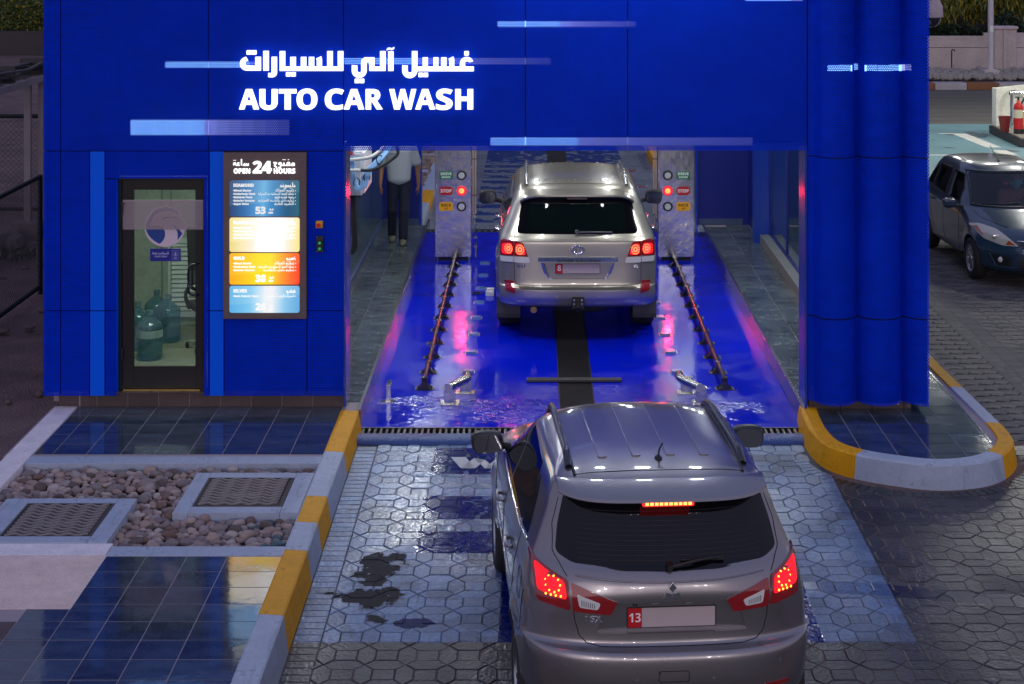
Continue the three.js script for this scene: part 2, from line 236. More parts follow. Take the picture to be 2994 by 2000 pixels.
// forecourt road on the right: interlocking zigzag pavers near, blocks in the material beyond
const roadY = (x) => lerp(-0.1, -0.33, smooth(4.3, 5.6, x));
{
  const zig = tex(512, 512, (u, v) => { const i = Math.floor(u * 16), j = Math.floor(v * 16 + (i % 2) * 0.5), t = vnoise(i * 7.3 + 1, j * 3.1 + 4), e = (u * 16 % 1 < 0.05 || (v * 16 + (i % 2) * 0.5) % 1 < 0.1) ? 0.45 : 1; const s = (0.6 + 0.7 * t) * e; return [0.13 * s, 0.118 * s, 0.112 * s]; }, { srgb: true, rx: 3.2, ry: 1.6 });
  const g = new THREE.PlaneGeometry(60, 80, 60, 2); g.rotateX(-Math.PI / 2); g.translate(34.3, 0, -31); const p = g.attributes.position; for (let i = 0; i < p.count; i++) p.setY(i, roadY(p.getX(i)) - 0.015); g.computeVertexNormals();
  struct('forecourt_road', topUV(clean(g)), std([1, 1, 1], 0.7, 0, { map: zig, bumpMap: rep(nFine, 0.5), bumpScale: 0.004 }));
  const tones = [[0.12, 0.105, 0.10], [0.085, 0.078, 0.085], [0.155, 0.135, 0.12]].map((c) => []), px = 0.22, pz = 0.115;
  for (let i = 0; i < 24; i++) for (let j = 0; j < 130; j++) { const x = 4.46 + i * px, z = 1.7 - j * pz - (i % 2) * 0.0, s = 0.035 * ((j % 2) ? 1 : -1); if (x > 0.283 * (16.94 - z) + 0.4) continue;
    const o = [[x + s, z], [x + px / 2, z - s * 0.8], [x + px + s, z], [x + px - s, z + pz], [x + px / 2, z + pz - s * 0.8], [x - s, z + pz]]; tones[Math.floor(rnd() * 3)].push(paverGeo(o, () => roadY(x + 0.1), 0.02, 0.006, rr(-0.01, 0.01))); }
  const cols = [[0.135, 0.115, 0.108], [0.09, 0.082, 0.088], [0.175, 0.15, 0.135]], names = ['zigzag_pavers', 'zigzag_pavers', 'zigzag_pavers'];
  const rp = structGroup('road_paving'); tones.forEach((l, i) => stuff(names[i], l.map((g2) => topUV(g2)), noisy(cols[i], 0.6, 0.9, 0.004), undefined, rp));
}
// ---- left plaza: slate tiles, kerbs, pebble bed, covers
const slate = (c, k = 0.5) => tex(512, 512, (u, v) => { const n = fbm(u * 5, v * 9, 6, 5 * 9), s = 1 + k * (n - 0.5) * 2 + (vnoise(u * 90, v * 40, 90) - 0.5) * 0.25; return c.map((q) => q * s); }, { srgb: true, rx: 1.1, ry: 1.1 });
const slateRough = tex(256, 256, (u, v) => 0.5 + 0.6 * (fbm(u * 8, v * 8, 4, 8) - 0.5));
M.slates = [0.85, 1, 1.2].map((k) => std([1, 1, 1], 0.13, 0, { map: slate([0.048 * k, 0.068 * k, 0.100 * k]), roughnessMap: rep(slateRough, 0.8), bumpMap: rep(nSoft, 0.9), bumpScale: 0.0005 }));
M.brownTiles = [0.85, 1.1].map((k) => std([1, 1, 1], 0.4, 0, { map: slate([0.075 * k, 0.046 * k, 0.044 * k], 0.35), bumpMap: rep(nFine, 0.9), bumpScale: 0.001 }));
M.grout = std([0.34, 0.28, 0.31], 0.8);
const PY = 0.18;
const tileGeo = (x0, x1, z0, z1, y = PY) => { const dx = rr(0, 5), dz = rr(0, 5), g = bx(x0 + 0.004, x1 - 0.004, y - 0.02, y + rr(-0.0008, 0.0008), z0 + 0.0055, z1 - 0.0055);  const uv = g.attributes.uv; for (let i = 0; i < uv.count; i++) uv.setXY(i, uv.getX(i) + dx, uv.getY(i) + dz); return g; };
const pick = (a) => a[Math.floor(rnd() * a.length)];
{
  const bed = structGroup('pavement'); part('mortar_bed', [bx(-4.75, -1.76, -0.4, PY - 0.0025, -0.1, 1.51), bx(-4.55, -1.76, -0.4, PY - 0.0025, 3.92, 9.5)], M.grout, bed);
  const T = 0.3035;
  for (let j = 0; j < 5; j++) for (let i = 0; i < 9; i++) { const x1 = -1.905 - i * T, x0 = Math.max(-4.5, x1 - T); part('tile', tileGeo(x0, x1, -0.1 + 0.305 * j + (j ? 0.02 : 0), Math.min(1.505, -0.1 + 0.305 * (j + 1) + 0.02)), pick(M.slates), bed); }
  for (let j = 0; j < 9; j++) for (let i = 0; i < 9; i++) { const x1 = -1.905 - i * T + (i === 0 ? 0 : -0.11), x0 = i === 0 ? x1 - 0.413 : x1 - T, z0 = 3.95 + j * T; if (x1 < -4.4) continue;
    const pinkish = x1 < -3.2 && z0 < 4.9; if (pinkish && !(x1 < -3.1 && x1 > -3.3 && z0 > 4.4)) continue; const brown = x1 < -3.3; part('tile', tileGeo(x0, x1, z0, z0 + T), brown ? pick(M.brownTiles) : pick(M.slates), bed); }
  struct('pink_apron', bx(-4.5, -3.225, PY - 0.03, PY + 0.001, 3.93, 4.95), noisy([0.92, 0.70, 0.62], 0.85, 0.7, 0.006));  // pale pink slab beside the slate tiles
  // plain kerbs framing the plaza
  struct('white_kerb_strip', [bx(-4.735, -4.51, -0.35, PY + 0.004, -0.1, 2.46, 0.012), bx(-4.735, -4.51, -0.35, PY + 0.004, 2.465, 6.5, 0.012)], noisy([0.93, 0.84, 0.87], 0.75, 0.9, 0.003));
  struct('grey_kerb_strip', [bx(-4.505, -1.91, -0.3, PY + 0.003, 1.51, 1.712, 0.008), bx(-1.915, -1.90, -0.3, PY + 0.002, 1.715, 3.75), bx(-3.235, -1.905, -0.3, PY + 0.003, 3.742, 3.94, 0.008)], M.paintGrey);
  struct('white_front_strip', bx(-4.505, -3.24, -0.3, PY + 0.003, 3.68, 3.927, 0.008), noisy([0.93, 0.84, 0.88], 0.75, 0.8, 0.003));
}
{ // pebbles
  const bed = structGroup('pebble_bed'); part('soil', bx(-4.5, -1.92, -0.2, 0.085, 1.71, 3.74), noisy([0.10, 0.062, 0.05], 0.95, 0.7, 0.01), bed);
  const shapes = []; for (let s = 0; s < 10; s++) { const g = mergeVertices(clean(new THREE.IcosahedronGeometry(1, s % 3 ? 2 : 1)).deleteAttribute('uv').deleteAttribute('normal')); const p = g.attributes.position, o = s * 13.7, fl = rr(0.55, 0.8), lo = rr(0.75, 1.0);
    for (let i = 0; i < p.count; i++) { const v = V(p.getX(i), p.getY(i), p.getZ(i)), k = 1 + 0.85 * (fbm(v.x * 1.7 + o + 40, v.z * 1.1 + v.y * 0.9 + 40, 2) - 0.5); p.setXYZ(i, v.x * k, v.y * k * fl, v.z * k * lo); } g.computeVertexNormals(); boxUV(clean(g)); const gg = clean(g.toNonIndexed ? g.toNonIndexed() : g); boxUV(gg); gg.computeVertexNormals(); g.setAttribute('uv', new THREE.BufferAttribute(new Float32Array(p.count * 2), 2)); for (let i = 0; i < p.count; i++) g.attributes.uv.setXY(i, p.getX(i) * 0.5, p.getZ(i) * 0.5 + p.getY(i) * 0.4); shapes.push(g); }
  const rgb = [[0.44, 0.31, 0.285], [0.36, 0.275, 0.265], [0.52, 0.37, 0.31], [0.28, 0.225, 0.225], [0.58, 0.45, 0.41], [0.30, 0.25, 0.24], [0.44, 0.37, 0.37], [0.09, 0.17, 0.20], [0.15, 0.11, 0.10], [0.62, 0.52, 0.48], [0.24, 0.15, 0.12]];
  const mats = rgb.map((c) => std(c, 0.6, 0, { map: rep(mottle, 0.6), bumpMap: rep(nFine, 0.4), bumpScale: 0.003 }));
  const inside = (x, z) => !(x > -2.94 && z > 2.0 && z < 3.02) && !(x < -3.29 && z > 2.66) && x > -4.48 && x < -1.94 && z > 1.74 && z < 3.72;
  const spots = []; for (let t = 0; t < 16000 && spots.length < 1400; t++) { const x = rr(-4.48, -1.93), z = rr(1.74, 3.72), r = rr(0.025, 0.056) + (rnd() < 0.10 ? 0.016 : 0); if (!inside(x, z)) continue; if (spots.some((s) => Math.hypot(s.x - x, s.z - z) < (s.r + r) * 0.72)) continue; spots.push({ x, z, r }); }
  spots.sort((a, b) => b.r * (1 + b.z * 0.06) - a.r * (1 + a.z * 0.06));
  const rest = []; spots.forEach((s, i) => { const g = pick(shapes), mi = s.x > -2.25 && rnd() < 0.2 ? 7 : [0, 1, 2, 3, 4, 5, 6, 8, 9, 10][Math.floor(rnd() * 10)], y = 0.085 + s.r * 0.55 + rr(0, 0.025), rot = [rr(-0.4, 0.4), rr(0, 6.3), rr(-0.4, 0.4)];
    if (i < 296) { const m = part('pebble', g, mats[mi], bed); m.position.set(s.x, y, s.z); m.rotation.set(...rot); m.scale.setScalar(s.r * 1.08); }
    else { const c = g.clone(); c.scale(s.r * 1.08, s.r * 1.08, s.r * 1.08); c.rotateX(rot[0]); c.rotateY(rot[1]); c.translate(s.x, y, s.z); (rest[mi % 4] ??= []).push(c); } });
  rest.forEach((l, i) => stuff('small_pebbles', l, mats[i * 2], undefined, bed));
}
function accessCover(x0, x1, z0, z1, c, label) { // cast cover with wavy ribs in a concrete surround
  const t = thing('access_cover', label, 'manhole cover', [(x0 + x1) / 2, 0, (z0 + z1) / 2]); const w = (x1 - x0) / 2, d = (z1 - z0) / 2, cx = (x0 + x1) / 2, cz = (z0 + z1) / 2, o = [c[0] - cx, c[1] - cx, c[2] - cz, c[3] - cz];
  part('concrete_surround', [bx(o[0], -w - 0.004, -0.1, PY + 0.012, o[2], o[3], 0.006), bx(w + 0.004, o[1], -0.1, PY + 0.012, o[2], o[3], 0.006), bx(-w - 0.002, w + 0.002, -0.1, PY + 0.0105, o[2], -d - 0.004), bx(-w - 0.002, w + 0.002, -0.1, PY + 0.0105, d + 0.004, o[3])], M.paintGrey, t);
  const iron = std([0.085, 0.072, 0.068], 0.6, 0.1, { map: rep(mottle, 0.5), bumpMap: rep(nFine, 0.2), bumpScale: 0.002 });
  part('cover_plate', [bx(-w, w, -0.05, PY + 0.0, -d, d), bx(-w, w, 0.1, PY + 0.009, -d, -d + 0.016), bx(-w, w, 0.1, PY + 0.009, d - 0.016, d), bx(-w, -w + 0.016, 0.1, PY + 0.0085, -d + 0.017, d - 0.017), bx(w - 0.016, w, 0.1, PY + 0.0085, -d + 0.017, d - 0.017)], iron, t);
  const ribs = []; for (let z = -d + 0.05; z < d - 0.03; z += 0.067) { const pts = []; for (let x = -w + 0.035; x <= w - 0.03; x += 0.0145) pts.push([x, PY + 0.004, z + 0.021 * Math.sin((x + w) / 0.14 * Math.PI * 2)]); ribs.push(tube(pts, 0.0150, 80, 6)); }
  const rm = std([0.33, 0.285, 0.27], 0.36, 0.45, { map: rep(mottle, 0.4), bumpMap: rep(nFine, 0.2), bumpScale: 0.002 });
  stuff('wavy_ribs', ribs, rm, undefined, t);
  part('name_plate', [bx(-w * 0.36, w * 0.36, 0.1, PY + 0.006, 0.02, 0.14, 0.003), ...[0, 1, 2, 3, 4, 5].map((i) => bx(-w * 0.3 + i * w * 0.105, -w * 0.3 + i * w * 0.105 + 0.016, PY, PY + 0.010, 0.05, 0.105))], rm, t);
  for (const s of [-1, 1]) part('lifting_slot', bx(s * w * 0.56 - 0.02, s * w * 0.56 + 0.02, PY - 0.003, PY + 0.0045, -0.02, 0.01), noisy([0.12, 0.05, 0.02], 0.8), t);
  return t;
}
accessCover(-2.80, -2.07, 2.13, 2.87, [-2.93, -1.918, 2.0, 3.02], 'right-hand wavy iron access cover in the grey concrete arm joined to the striped kerb');
accessCover(-4.155, -3.445, 2.785, 3.55, [-4.36, -3.29, 2.67, 3.678], 'left-hand wavy iron access cover with cracked grey surround among the pebbles');

// ---- yellow and grey kerb left of the lane, built of blocks
{
  const k = thing('striped_kerb', 'yellow and grey painted kerb between the slate plaza and the car wash lane', 'kerb');
  const blocks = [[0.05, 1.367, 1], [1.367, 2.58, 0], [2.58, 3.209, 1], [3.209, 3.822, 0], [3.822, 5.05, 1], [5.05, 6.6, 0]];
  for (const [z0, z1, y] of blocks) { // battered face towards the lane
    const n = 6, shp = (z) => { const b = laneY(z) - 0.05; return [[-1.912, -0.3], [-1.70 + 0.008, b - 0.2], [-1.698, b], [-1.735, PY - 0.012], [-1.748, PY - 0.002], [-1.90, PY + 0.006], [-1.912, PY]]; };
    const pos = []; for (let i = 0; i < n; i++) { const za = lerp(z0 + 0.002, z1 - 0.002, i / n), zb = lerp(z0 + 0.002, z1 - 0.002, (i + 1) / n), A = shp(za), B = shp(zb); for (let q = 0; q < A.length; q++) { const r = (q + 1) % A.length; pos.push(...A[q], za, ...B[r], zb, ...B[q], zb, ...A[q], za, ...A[r], za, ...B[r], zb); } }
    for (const [zz, f] of [[z0 + 0.002, 1], [z1 - 0.002, 0]]) { const A = shp(zz); for (let q = 1; q < A.length - 1; q++) { const t3 = f ? [A[0], A[q], A[q + 1]] : [A[0], A[q + 1], A[q]]; t3.forEach((p) => pos.push(...p, zz)); } }
    let g = new THREE.BufferGeometry(); g.setAttribute('position', new THREE.BufferAttribute(new Float32Array(pos), 3)); g.computeVertexNormals(); g = boxUV(clean(toCreasedNormals(g, 0.5)));
    part('kerb_block', g, y ? M.paintYellow : M.paintGrey, k);
  }
}
// ---- right-hand island with its curved kerb
{
  const curve = new THREE.CatmullRomCurve3(island.outer.map(([x, z]) => V(x, 0, z)), false, 'centripetal'), N = 150, pts = curve.getSpacedPoints(N);
  const inner = pts.map((p, i) => { const a = pts[Math.max(0, i - 1)], b = pts[Math.min(N, i + 1)], t = b.clone().sub(a).normalize(); return V(p.x + t.z * 0.155, 0, p.z - t.x * 0.155); });
  const k = thing('island_kerb', 'curved yellow and grey kerb round the foot of the wavy blue column', 'kerb');
  const cuts = [0, 1e9]; const find = (x, z) => pts.reduce((b, p, i) => (Math.hypot(p.x - x, p.z - z) < Math.hypot(pts[b].x - x, pts[b].z - z) ? i : b), 0);
  const idx = [0, find(2.84, 1.453), find(4.137, 1.485), find(4.405, 0.433), find(4.372, -0.814), find(4.337, -2.0), find(4.34, -3.4), find(4.34, -4.8), N];
  for (let b = 0; b < idx.length - 1; b++) {
    const pos = [], prof = (i) => { const o = pts[i], q = inner[i], dx = o.x - q.x, dz = o.z - q.z, l = Math.hypot(dx, dz), ux = dx / l, uz = dz / l, s = (d, y) => [q.x + ux * d, y, q.z + uz * d]; return [s(0, -0.4), s(0, PY + 0.002), s(0.01, PY + 0.012), s(0.135, PY + 0.004), s(0.152, PY - 0.012), s(0.19, laneY(o.z) - 0.06), s(0.19, -0.45)]; };
    for (let i = idx[b]; i < idx[b + 1]; i++) { const A = prof(i), B = prof(i + 1); for (let q = 0; q < A.length - 1; q++) pos.push(...A[q], ...B[q + 1], ...B[q], ...A[q], ...A[q + 1], ...B[q + 1]); }
    for (const i of [idx[b], idx[b + 1]]) { const A = prof(i); for (let q = 1; q < A.length - 1; q++) { const t3 = i === idx[b] ? [A[0], A[q + 1], A[q]] : [A[0], A[q], A[q + 1]]; t3.forEach((p) => pos.push(...p)); } }
    let g = new THREE.BufferGeometry(); const a = new Float32Array(pos); g.setAttribute('position', new THREE.BufferAttribute(a, 3)); g.computeVertexNormals(); g = boxUV(clean(toCreasedNormals(g, 0.55)));
    part('kerb_block', g, b % 2 ? M.paintGrey : M.paintYellow, k);
  }
  // paved top: tiles cut to the kerb line
  const isl = structGroup('island_paving'), poly2 = inner.map((p) => [p.x + 0.0, p.z]); poly2.push([2.72, -11]);
  const inP = (x, z) => { let c = false; for (let i = 0, j = poly2.length - 1; i < poly2.length; j = i++) { const [xi, zi] = poly2[i], [xj, zj] = poly2[j]; if ((zi > z) !== (zj > z) && x < (xj - xi) * (z - zi) / (zj - zi) + xi) c = !c; } return c; };
  const clip = (sub) => { // Sutherland-Hodgman against the convex front half is enough here
    let out = sub; const edge = inner.filter((p) => p.z > -11.5); for (let i = 0; i < edge.length - 1 && out.length; i++) { const a = edge[i], b = edge[i + 1], side = (p) => (b.x - a.x) * (p[1] - a.z) - (b.z - a.z) * (p[0] - a.x), nxt = []; for (let j = 0; j < out.length; j++) { const p = out[j], q = out[(j + 1) % out.length], sp = side(p), sq = side(q); if (sp <= 0) nxt.push(p); if ((sp < 0 && sq > 0) || (sp > 0 && sq < 0)) { const t = sp / (sp - sq); nxt.push([lerp(p[0], q[0], t), lerp(p[1], q[1], t)]); } } out = nxt; } return out; };
  part('mortar_bed', [ext(poly([...inner.map((p) => [p.x, -p.z]), [2.7, 11]]), 0.02).rotateX(-Math.PI / 2).translate(0, PY - 0.0235, 0)], M.grout, isl);
  const T = 0.3035; for (let i = 0; i < 6; i++) for (let j = 0; j < 14; j++) { const x0 = 2.62 + i * T, z1 = 1.72 - j * T, g0 = 0.0045; const o = clip([[x0 + g0, z1 - g0], [x0 + T - g0, z1 - g0], [x0 + T - g0, z1 - T + g0], [x0 + g0, z1 - T + g0]]); if (o.length < 3 || z1 < -3.2) continue; let A = 0; o.forEach((p, q) => { const r = o[(q + 1) % o.length]; A += p[0] * r[1] - r[0] * p[1]; }); if (Math.abs(A) < 0.004) continue;
    const g = ext(poly(o.map((p) => [p[0], -p[1]])), 0.02).rotateX(-Math.PI / 2).translate(0, PY - 0.02 + rr(-0.0006, 0.0006), 0); part('tile', boxUV(g), pick(M.slates), isl); }
}
// ------------------------------------------------------------------ the blue car wash building
const FB = 2.701, JT = 1.141, PB = 0.306, TOP = 4.95;   // fascia bottom, panel joint, panel bottom, parapet
const bld = thing('car_wash_building', 'blue perforated-metal car wash building with a drive-through bay and wavy column', 'building');
const solidUV = (g) => { const uv = g.attributes.uv; for (let i = 0; i < uv.count; i++) uv.setXY(i, 0.0003, 0.00005); return g; };
function perfPanel(x0, x1, y0, y1, z = 0, parent = bld, name = 'perforated_panel') { // sheet with folded edges
  const g = 0.006, p = clean(new THREE.PlaneGeometry(x1 - x0 - 2 * g, y1 - y0 - 2 * g).translate((x0 + x1) / 2, (y0 + y1) / 2, z)); boxUV(p);
  const a = x0 + g, b = x1 - g, c = y0 + g, d = y1 - g, e = 0.0015;
  const r = [bx(a, a + e, c, d, z - 0.03, z - 0.0005), bx(b - e, b, c, d, z - 0.03, z - 0.0005), bx(a + e, b - e, c, c + e, z - 0.03, z - 0.0005), bx(a + e, b - e, d - e, d, z - 0.03, z - 0.0005)].map(solidUV);
  return part(name, [p, ...r], M.perf, parent);
}
const flatPanel = (x0, x1, y0, y1, z = 0) => part('solid_panel', bx(x0 + 0.005, x1 - 0.005, y0 + 0.005, y1 - 0.005, z - 0.03, z + 0.003, 0.002), M.bluePanel, bld);
for (const [a, b] of [[-4.83, -4.655], [-4.655, -3.21], [-3.21, -1.89], [-1.89, -0.114], [-0.114, 0.886], [0.886, 2.64]]) { perfPanel(a, b, FB, 4.30); perfPanel(a, b, 4.30, TOP); }
for (const [a, b] of [[-4.83, -4.655], [-4.655, -4.37]]) { perfPanel(a, b, PB, JT); perfPanel(a, b, JT, FB); }
flatPanel(-4.37, -4.221, PB, JT); flatPanel(-4.37, -4.221, JT, FB); flatPanel(-3.202, -3.058, PB, JT); flatPanel(-3.202, -3.058, JT, FB);
perfPanel(-4.221, -4.112, PB, JT); perfPanel(-4.221, -4.112, JT, 2.43); perfPanel(-3.257, -3.202, PB, JT); perfPanel(-3.257, -3.202, JT, 2.43); perfPanel(-4.221, -3.202, 2.43, FB);
perfPanel(-3.058, -2.248, PB, 1.07); perfPanel(-2.248, -1.89, PB, JT); perfPanel(-2.248, -1.89, JT, FB);
// returns round the door recess and at the bay jamb
part('door_reveal', [bx(-4.118, -4.113, PB, 2.43, -0.13, -0.031), bx(-3.257, -3.252, PB, 2.43, -0.13, -0.031), bx(-4.112, -3.258, 2.43, 2.435, -0.13, -0.031)].map(solidUV), M.bluePanel, bld);
M.reveal = phys([0.006, 0.04, 0.34], 0.2, 0);
part('bay_jamb', bx(-1.893, -1.868, PB - 0.1, 2.76, -0.40, -0.002, 0.004), M.reveal, bld); part('bay_jamb', bx(2.618, 2.643, 0.19, 2.76, -0.40, -0.002, 0.004), M.reveal, bld);
// backing behind the perforated skin
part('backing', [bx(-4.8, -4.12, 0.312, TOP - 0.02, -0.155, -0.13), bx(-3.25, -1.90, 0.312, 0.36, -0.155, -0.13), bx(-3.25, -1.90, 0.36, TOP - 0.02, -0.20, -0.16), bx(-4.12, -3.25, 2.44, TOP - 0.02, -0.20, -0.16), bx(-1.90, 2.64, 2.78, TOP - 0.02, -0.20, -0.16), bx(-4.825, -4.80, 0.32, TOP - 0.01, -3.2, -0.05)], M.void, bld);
part('fascia_soffit', bx(-1.866, 2.615, 2.745, 2.775, -0.42, -0.04), M.blueDark, bld);
part('parapet_cap', bx(-4.86, 3.84, TOP + 0.002, TOP + 0.05, -0.5, 0.04, 0.006), M.bluePanel, bld);
part('bay_header', bx(-2.6, 3.6, 2.79, 3.42, -0.46, -0.422), M.whitePlastic, bld);
// dark plinth tiles
for (const [x0, x1, y0] of [[-4.70, -4.50, 0], [-4.49, -1.90, 0]]) for (let x = x1; x > x0 + 0.01; x -= 0.303) part('plinth_tile', bx(Math.max(x0, x - 0.303) + 0.003, x - 0.003, PY - 0.05, 0.335 - (x0 < -4.6 ? 0.0 : 0), -0.16, -0.1 + rr(-0.001, 0.001)), pick(M.brownTiles), bld);
part('plinth_core', [bx(-4.69, -2.63, -0.2, 0.325, -2.9, -0.104), bx(-2.629, -1.91, -0.2, 0.325, -0.40, -0.104)], M.grout, bld);
for (let x = -3.18; x > -4.2; x -= 0.303) part('plinth_tile', bx(Math.max(-4.2, x - 0.303) + 0.003, x - 0.003, 0.327, 0.340, -0.21, -0.02), pick(M.brownTiles), bld);
// wavy column: extruded sheet following three bulges
{
  const prof = []; const bump = (x, a, b, h) => (x > a && x < b ? h * Math.sqrt(Math.max(0, 1 - Math.pow((2 * x - a - b) / (b - a), 2))) : 0);
  for (let i = 0; i <= 130; i++) { const x = 2.645 + (3.785 - 2.645) * i / 130; let z = 0.01; const t = (x - 2.74); z += 0.20 * Math.pow(Math.abs(Math.cos(Math.PI * (x - 2.895) / 0.4425)), 0.55) * smooth(2.68, 2.76, x); prof.push([x, z]); }
  const sheet = (y0, y1) => { const pos = [], uv = [], n = [], g = new THREE.BufferGeometry(); let s = 0; for (let i = 0; i < prof.length - 1; i++) { const [xa, za] = prof[i], [xb, zb] = prof[i + 1], l = Math.hypot(xb - xa, zb - za); pos.push(xa, y0, za, xb, y0, zb, xb, y1, zb, xa, y0, za, xb, y1, zb, xa, y1, za); uv.push(s, y0, s + l, y0, s + l, y1, s, y0, s + l, y1, s, y1); s += l; }
    g.setAttribute('position', new THREE.BufferAttribute(new Float32Array(pos), 3)); g.setAttribute('uv', new THREE.BufferAttribute(new Float32Array(uv), 2)); const i = mergeVertices(g); i.computeVertexNormals(); return i; };
  const ys = [[0.265, 1.095], [1.105, 2.655], [2.665, 4.3], [4.31, TOP]];
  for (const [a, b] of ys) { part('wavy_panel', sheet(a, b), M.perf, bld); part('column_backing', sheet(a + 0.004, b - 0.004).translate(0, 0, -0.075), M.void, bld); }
  const capLine = (y) => { const s = poly([...prof.map(([x, z]) => [x, -z + 0.012]), [3.785, 0.2], [2.645, 0.2]]); return boxUV(ext(s, 0.004).rotateX(-Math.PI / 2).translate(0, y, 0)); };
  part('wavy_joint', [1.098, 2.658, 4.303].map((y) => capLine(y)), M.void, bld);
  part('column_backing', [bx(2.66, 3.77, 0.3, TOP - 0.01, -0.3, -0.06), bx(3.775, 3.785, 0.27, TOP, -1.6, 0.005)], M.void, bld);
  part('column_side', bx(3.787, 3.80, 0.265, TOP, -1.7, -0.0), M.bluePanel, bld);
  for (let x = 2.66; x < 3.6; x += 0.31) part('plinth_tile', bx(x + 0.003, Math.min(3.66, x + 0.307), PY - 0.03, 0.40, -0.2, -0.03 + rr(-0.001, 0.001)), pick(M.brownTiles), bld);
  part('column_base', bx(2.66, 3.64, -0.2, 0.39, -0.38, -0.205), M.grout, bld);
}
// bay: floor, kerbs, walkways, walls, roof
const BZ = -10.9;
const foam = (x, z) => { // soapy smears left on the wet floor near the entrance
  const e = (cx, cz, rx, rz) => Math.hypot((x - cx) / rx, (z - cz) / rz); const n = fbm(x * 4 + 20, z * 7 + 30, 5) - 0.5;
  return Math.max(1 - Math.min(e(-1.25, -0.95, 0.5, 0.22), e(-0.55, -0.75, 0.85, 0.42), e(-0.1, -0.45, 0.9, 0.33)), 0.95 - Math.min(e(2.0, -0.75, 0.5, 0.36), e(1.5, -0.35, 0.7, 0.25))) + n * 1.5;
};
const FX = -1.75, FZ = -11, FW = 4.4, FH = 11.2;
const fu = (u) => FX + u * FW, fv = (v) => FZ + v * FH;
const floorCol = tex(768, 1536, (u, v) => { const x = fu(u), z = fv(v), n = fbm(x * 2 + 3, z * 2 + 3, 4), s = 0.75 + 0.5 * n; 
  const old = (Math.abs(x - 0.4) > 1.5 && z < -6) ? 0.8 : 1; return [0.0005 * s, 0.012 * s * old, 0.66 * s * old]; }, { srgb: true });
const floorRough = tex(768, 1536, (u, v) => { const x = fu(u), z = fv(v), n = fbm(x * 3 + 60, z * 3 + 8, 4); return clamp(0.07 + 0.12 * smooth(0.45, 0.7, n), 0.05, 0.5); });
const floorBump = tex(1024, 2048, (u, v) => { const x = fu(u), z = fv(v), a = 0.25 + 0.75 * smooth(-2.2, -0.4, z) + 0.5 * smooth(-5.8, -8.2, z); const w = 0.55 * fbm(x * 9, z * 13, 3) + 0.45 * vnoise(x * 28 + 5, z * 46 + 7); const f = smooth(0.1, 0.5, foam(x, z)); return clamp(0.5 + (w - 0.5) * clamp(a * 0.45, 0.16, 0.6) + f * 0.8 * (vnoise(x * 36 + 3, z * 52) - 0.5), 0, 1); });
for (const t of [floorCol, floorRough, floorBump]) t.wrapS = t.wrapT = THREE.ClampToEdgeWrapping;
M.bayFloor = std([1, 1, 1], 1, 0, { map: floorCol, roughnessMap: floorRough, bumpMap: floorBump, bumpScale: 0.009 });
const floorUV = (g) => { const p = g.attributes.position, uv = g.attributes.uv; for (let i = 0; i < p.count; i++) uv.setXY(i, (p.getX(i) - FX) / FW, (p.getZ(i) - FZ) / FH); return g; };
struct('wash_floor', [floorUV(bx(-1.72, 0.225, -0.3, 0, BZ + 0.14, 0)), floorUV(bx(0.595, 2.60, -0.3, 0, BZ + 0.14, 0)), floorUV(bx(0.225, 0.595, -0.3, 0, -0.6, 0))], M.bayFloor);
{ // centre and cross drains
  const t = thing('centre_drain', 'long black grated drain down the middle of the blue wash floor', 'drain grate', [0.41, 0, -5.7]); part('drain_pit', bx(-0.184, 0.184, -0.3, -0.12, -5.0, 5.09), M.black, t);
  const bars = []; for (let z = -4.99; z < 5.08; z += 0.034) bars.push(bx(-0.18, 0.18, -0.03, -0.003, z, z + 0.013)); part('frame', [bx(-0.184, -0.172, -0.06, 0.002, -5, 5.09), bx(0.172, 0.184, -0.06, 0.002, -5, 5.09)], M.darkMetal, t); stuff('grate_bars', bars, std([0.06, 0.06, 0.065], 0.3, 0.6), undefined, t);
  const d = thing('entrance_drain', 'iron slotted drain grate across the entrance beside the blue ramp', 'drain grate', [0.44, 0, 0.13]); part('drain_pit', bx(-2.15, 2.15, -0.3, -0.14, -0.12, 0.13), M.black, d); part('frame', [bx(-2.15, 2.15, -0.14, 0.004, -0.13, -0.105), bx(-2.15, 2.15, -0.14, 0.004, 0.105, 0.13)], M.darkMetal, d);
  const gb = []; for (let x = -2.14; x < 2.14; x += 0.0575) gb.push(bx(x, x + 0.024, -0.05, -0.001, -0.105, 0.105, 0.003)); stuff('grate_bars', gb, std([0.13, 0.125, 0.12], 0.35, 0.6, { bumpMap: rep(nFine, 0.1), bumpScale: 0.002 }), undefined, d);
  const e = thing('exit_drain', 'slotted drain grate across the far exit of the wash bay', 'drain grate', [0.44, 0, BZ]); part('drain_pit', bx(-2.15, 2.15, -0.3, -0.14, -0.12, 0.12), M.black, e); part('frame', [bx(-2.15, 2.15, -0.14, 0.003, -0.14, -0.115), bx(-2.15, 2.15, -0.14, 0.003, 0.115, 0.14)], M.darkMetal, e); const eb = []; for (let x = -2.14; x < 2.14; x += 0.1) eb.push(bx(x, x + 0.05, -0.05, -0.001, -0.115, 0.115)); stuff('grate_bars', eb, M.steel, undefined, e);
}
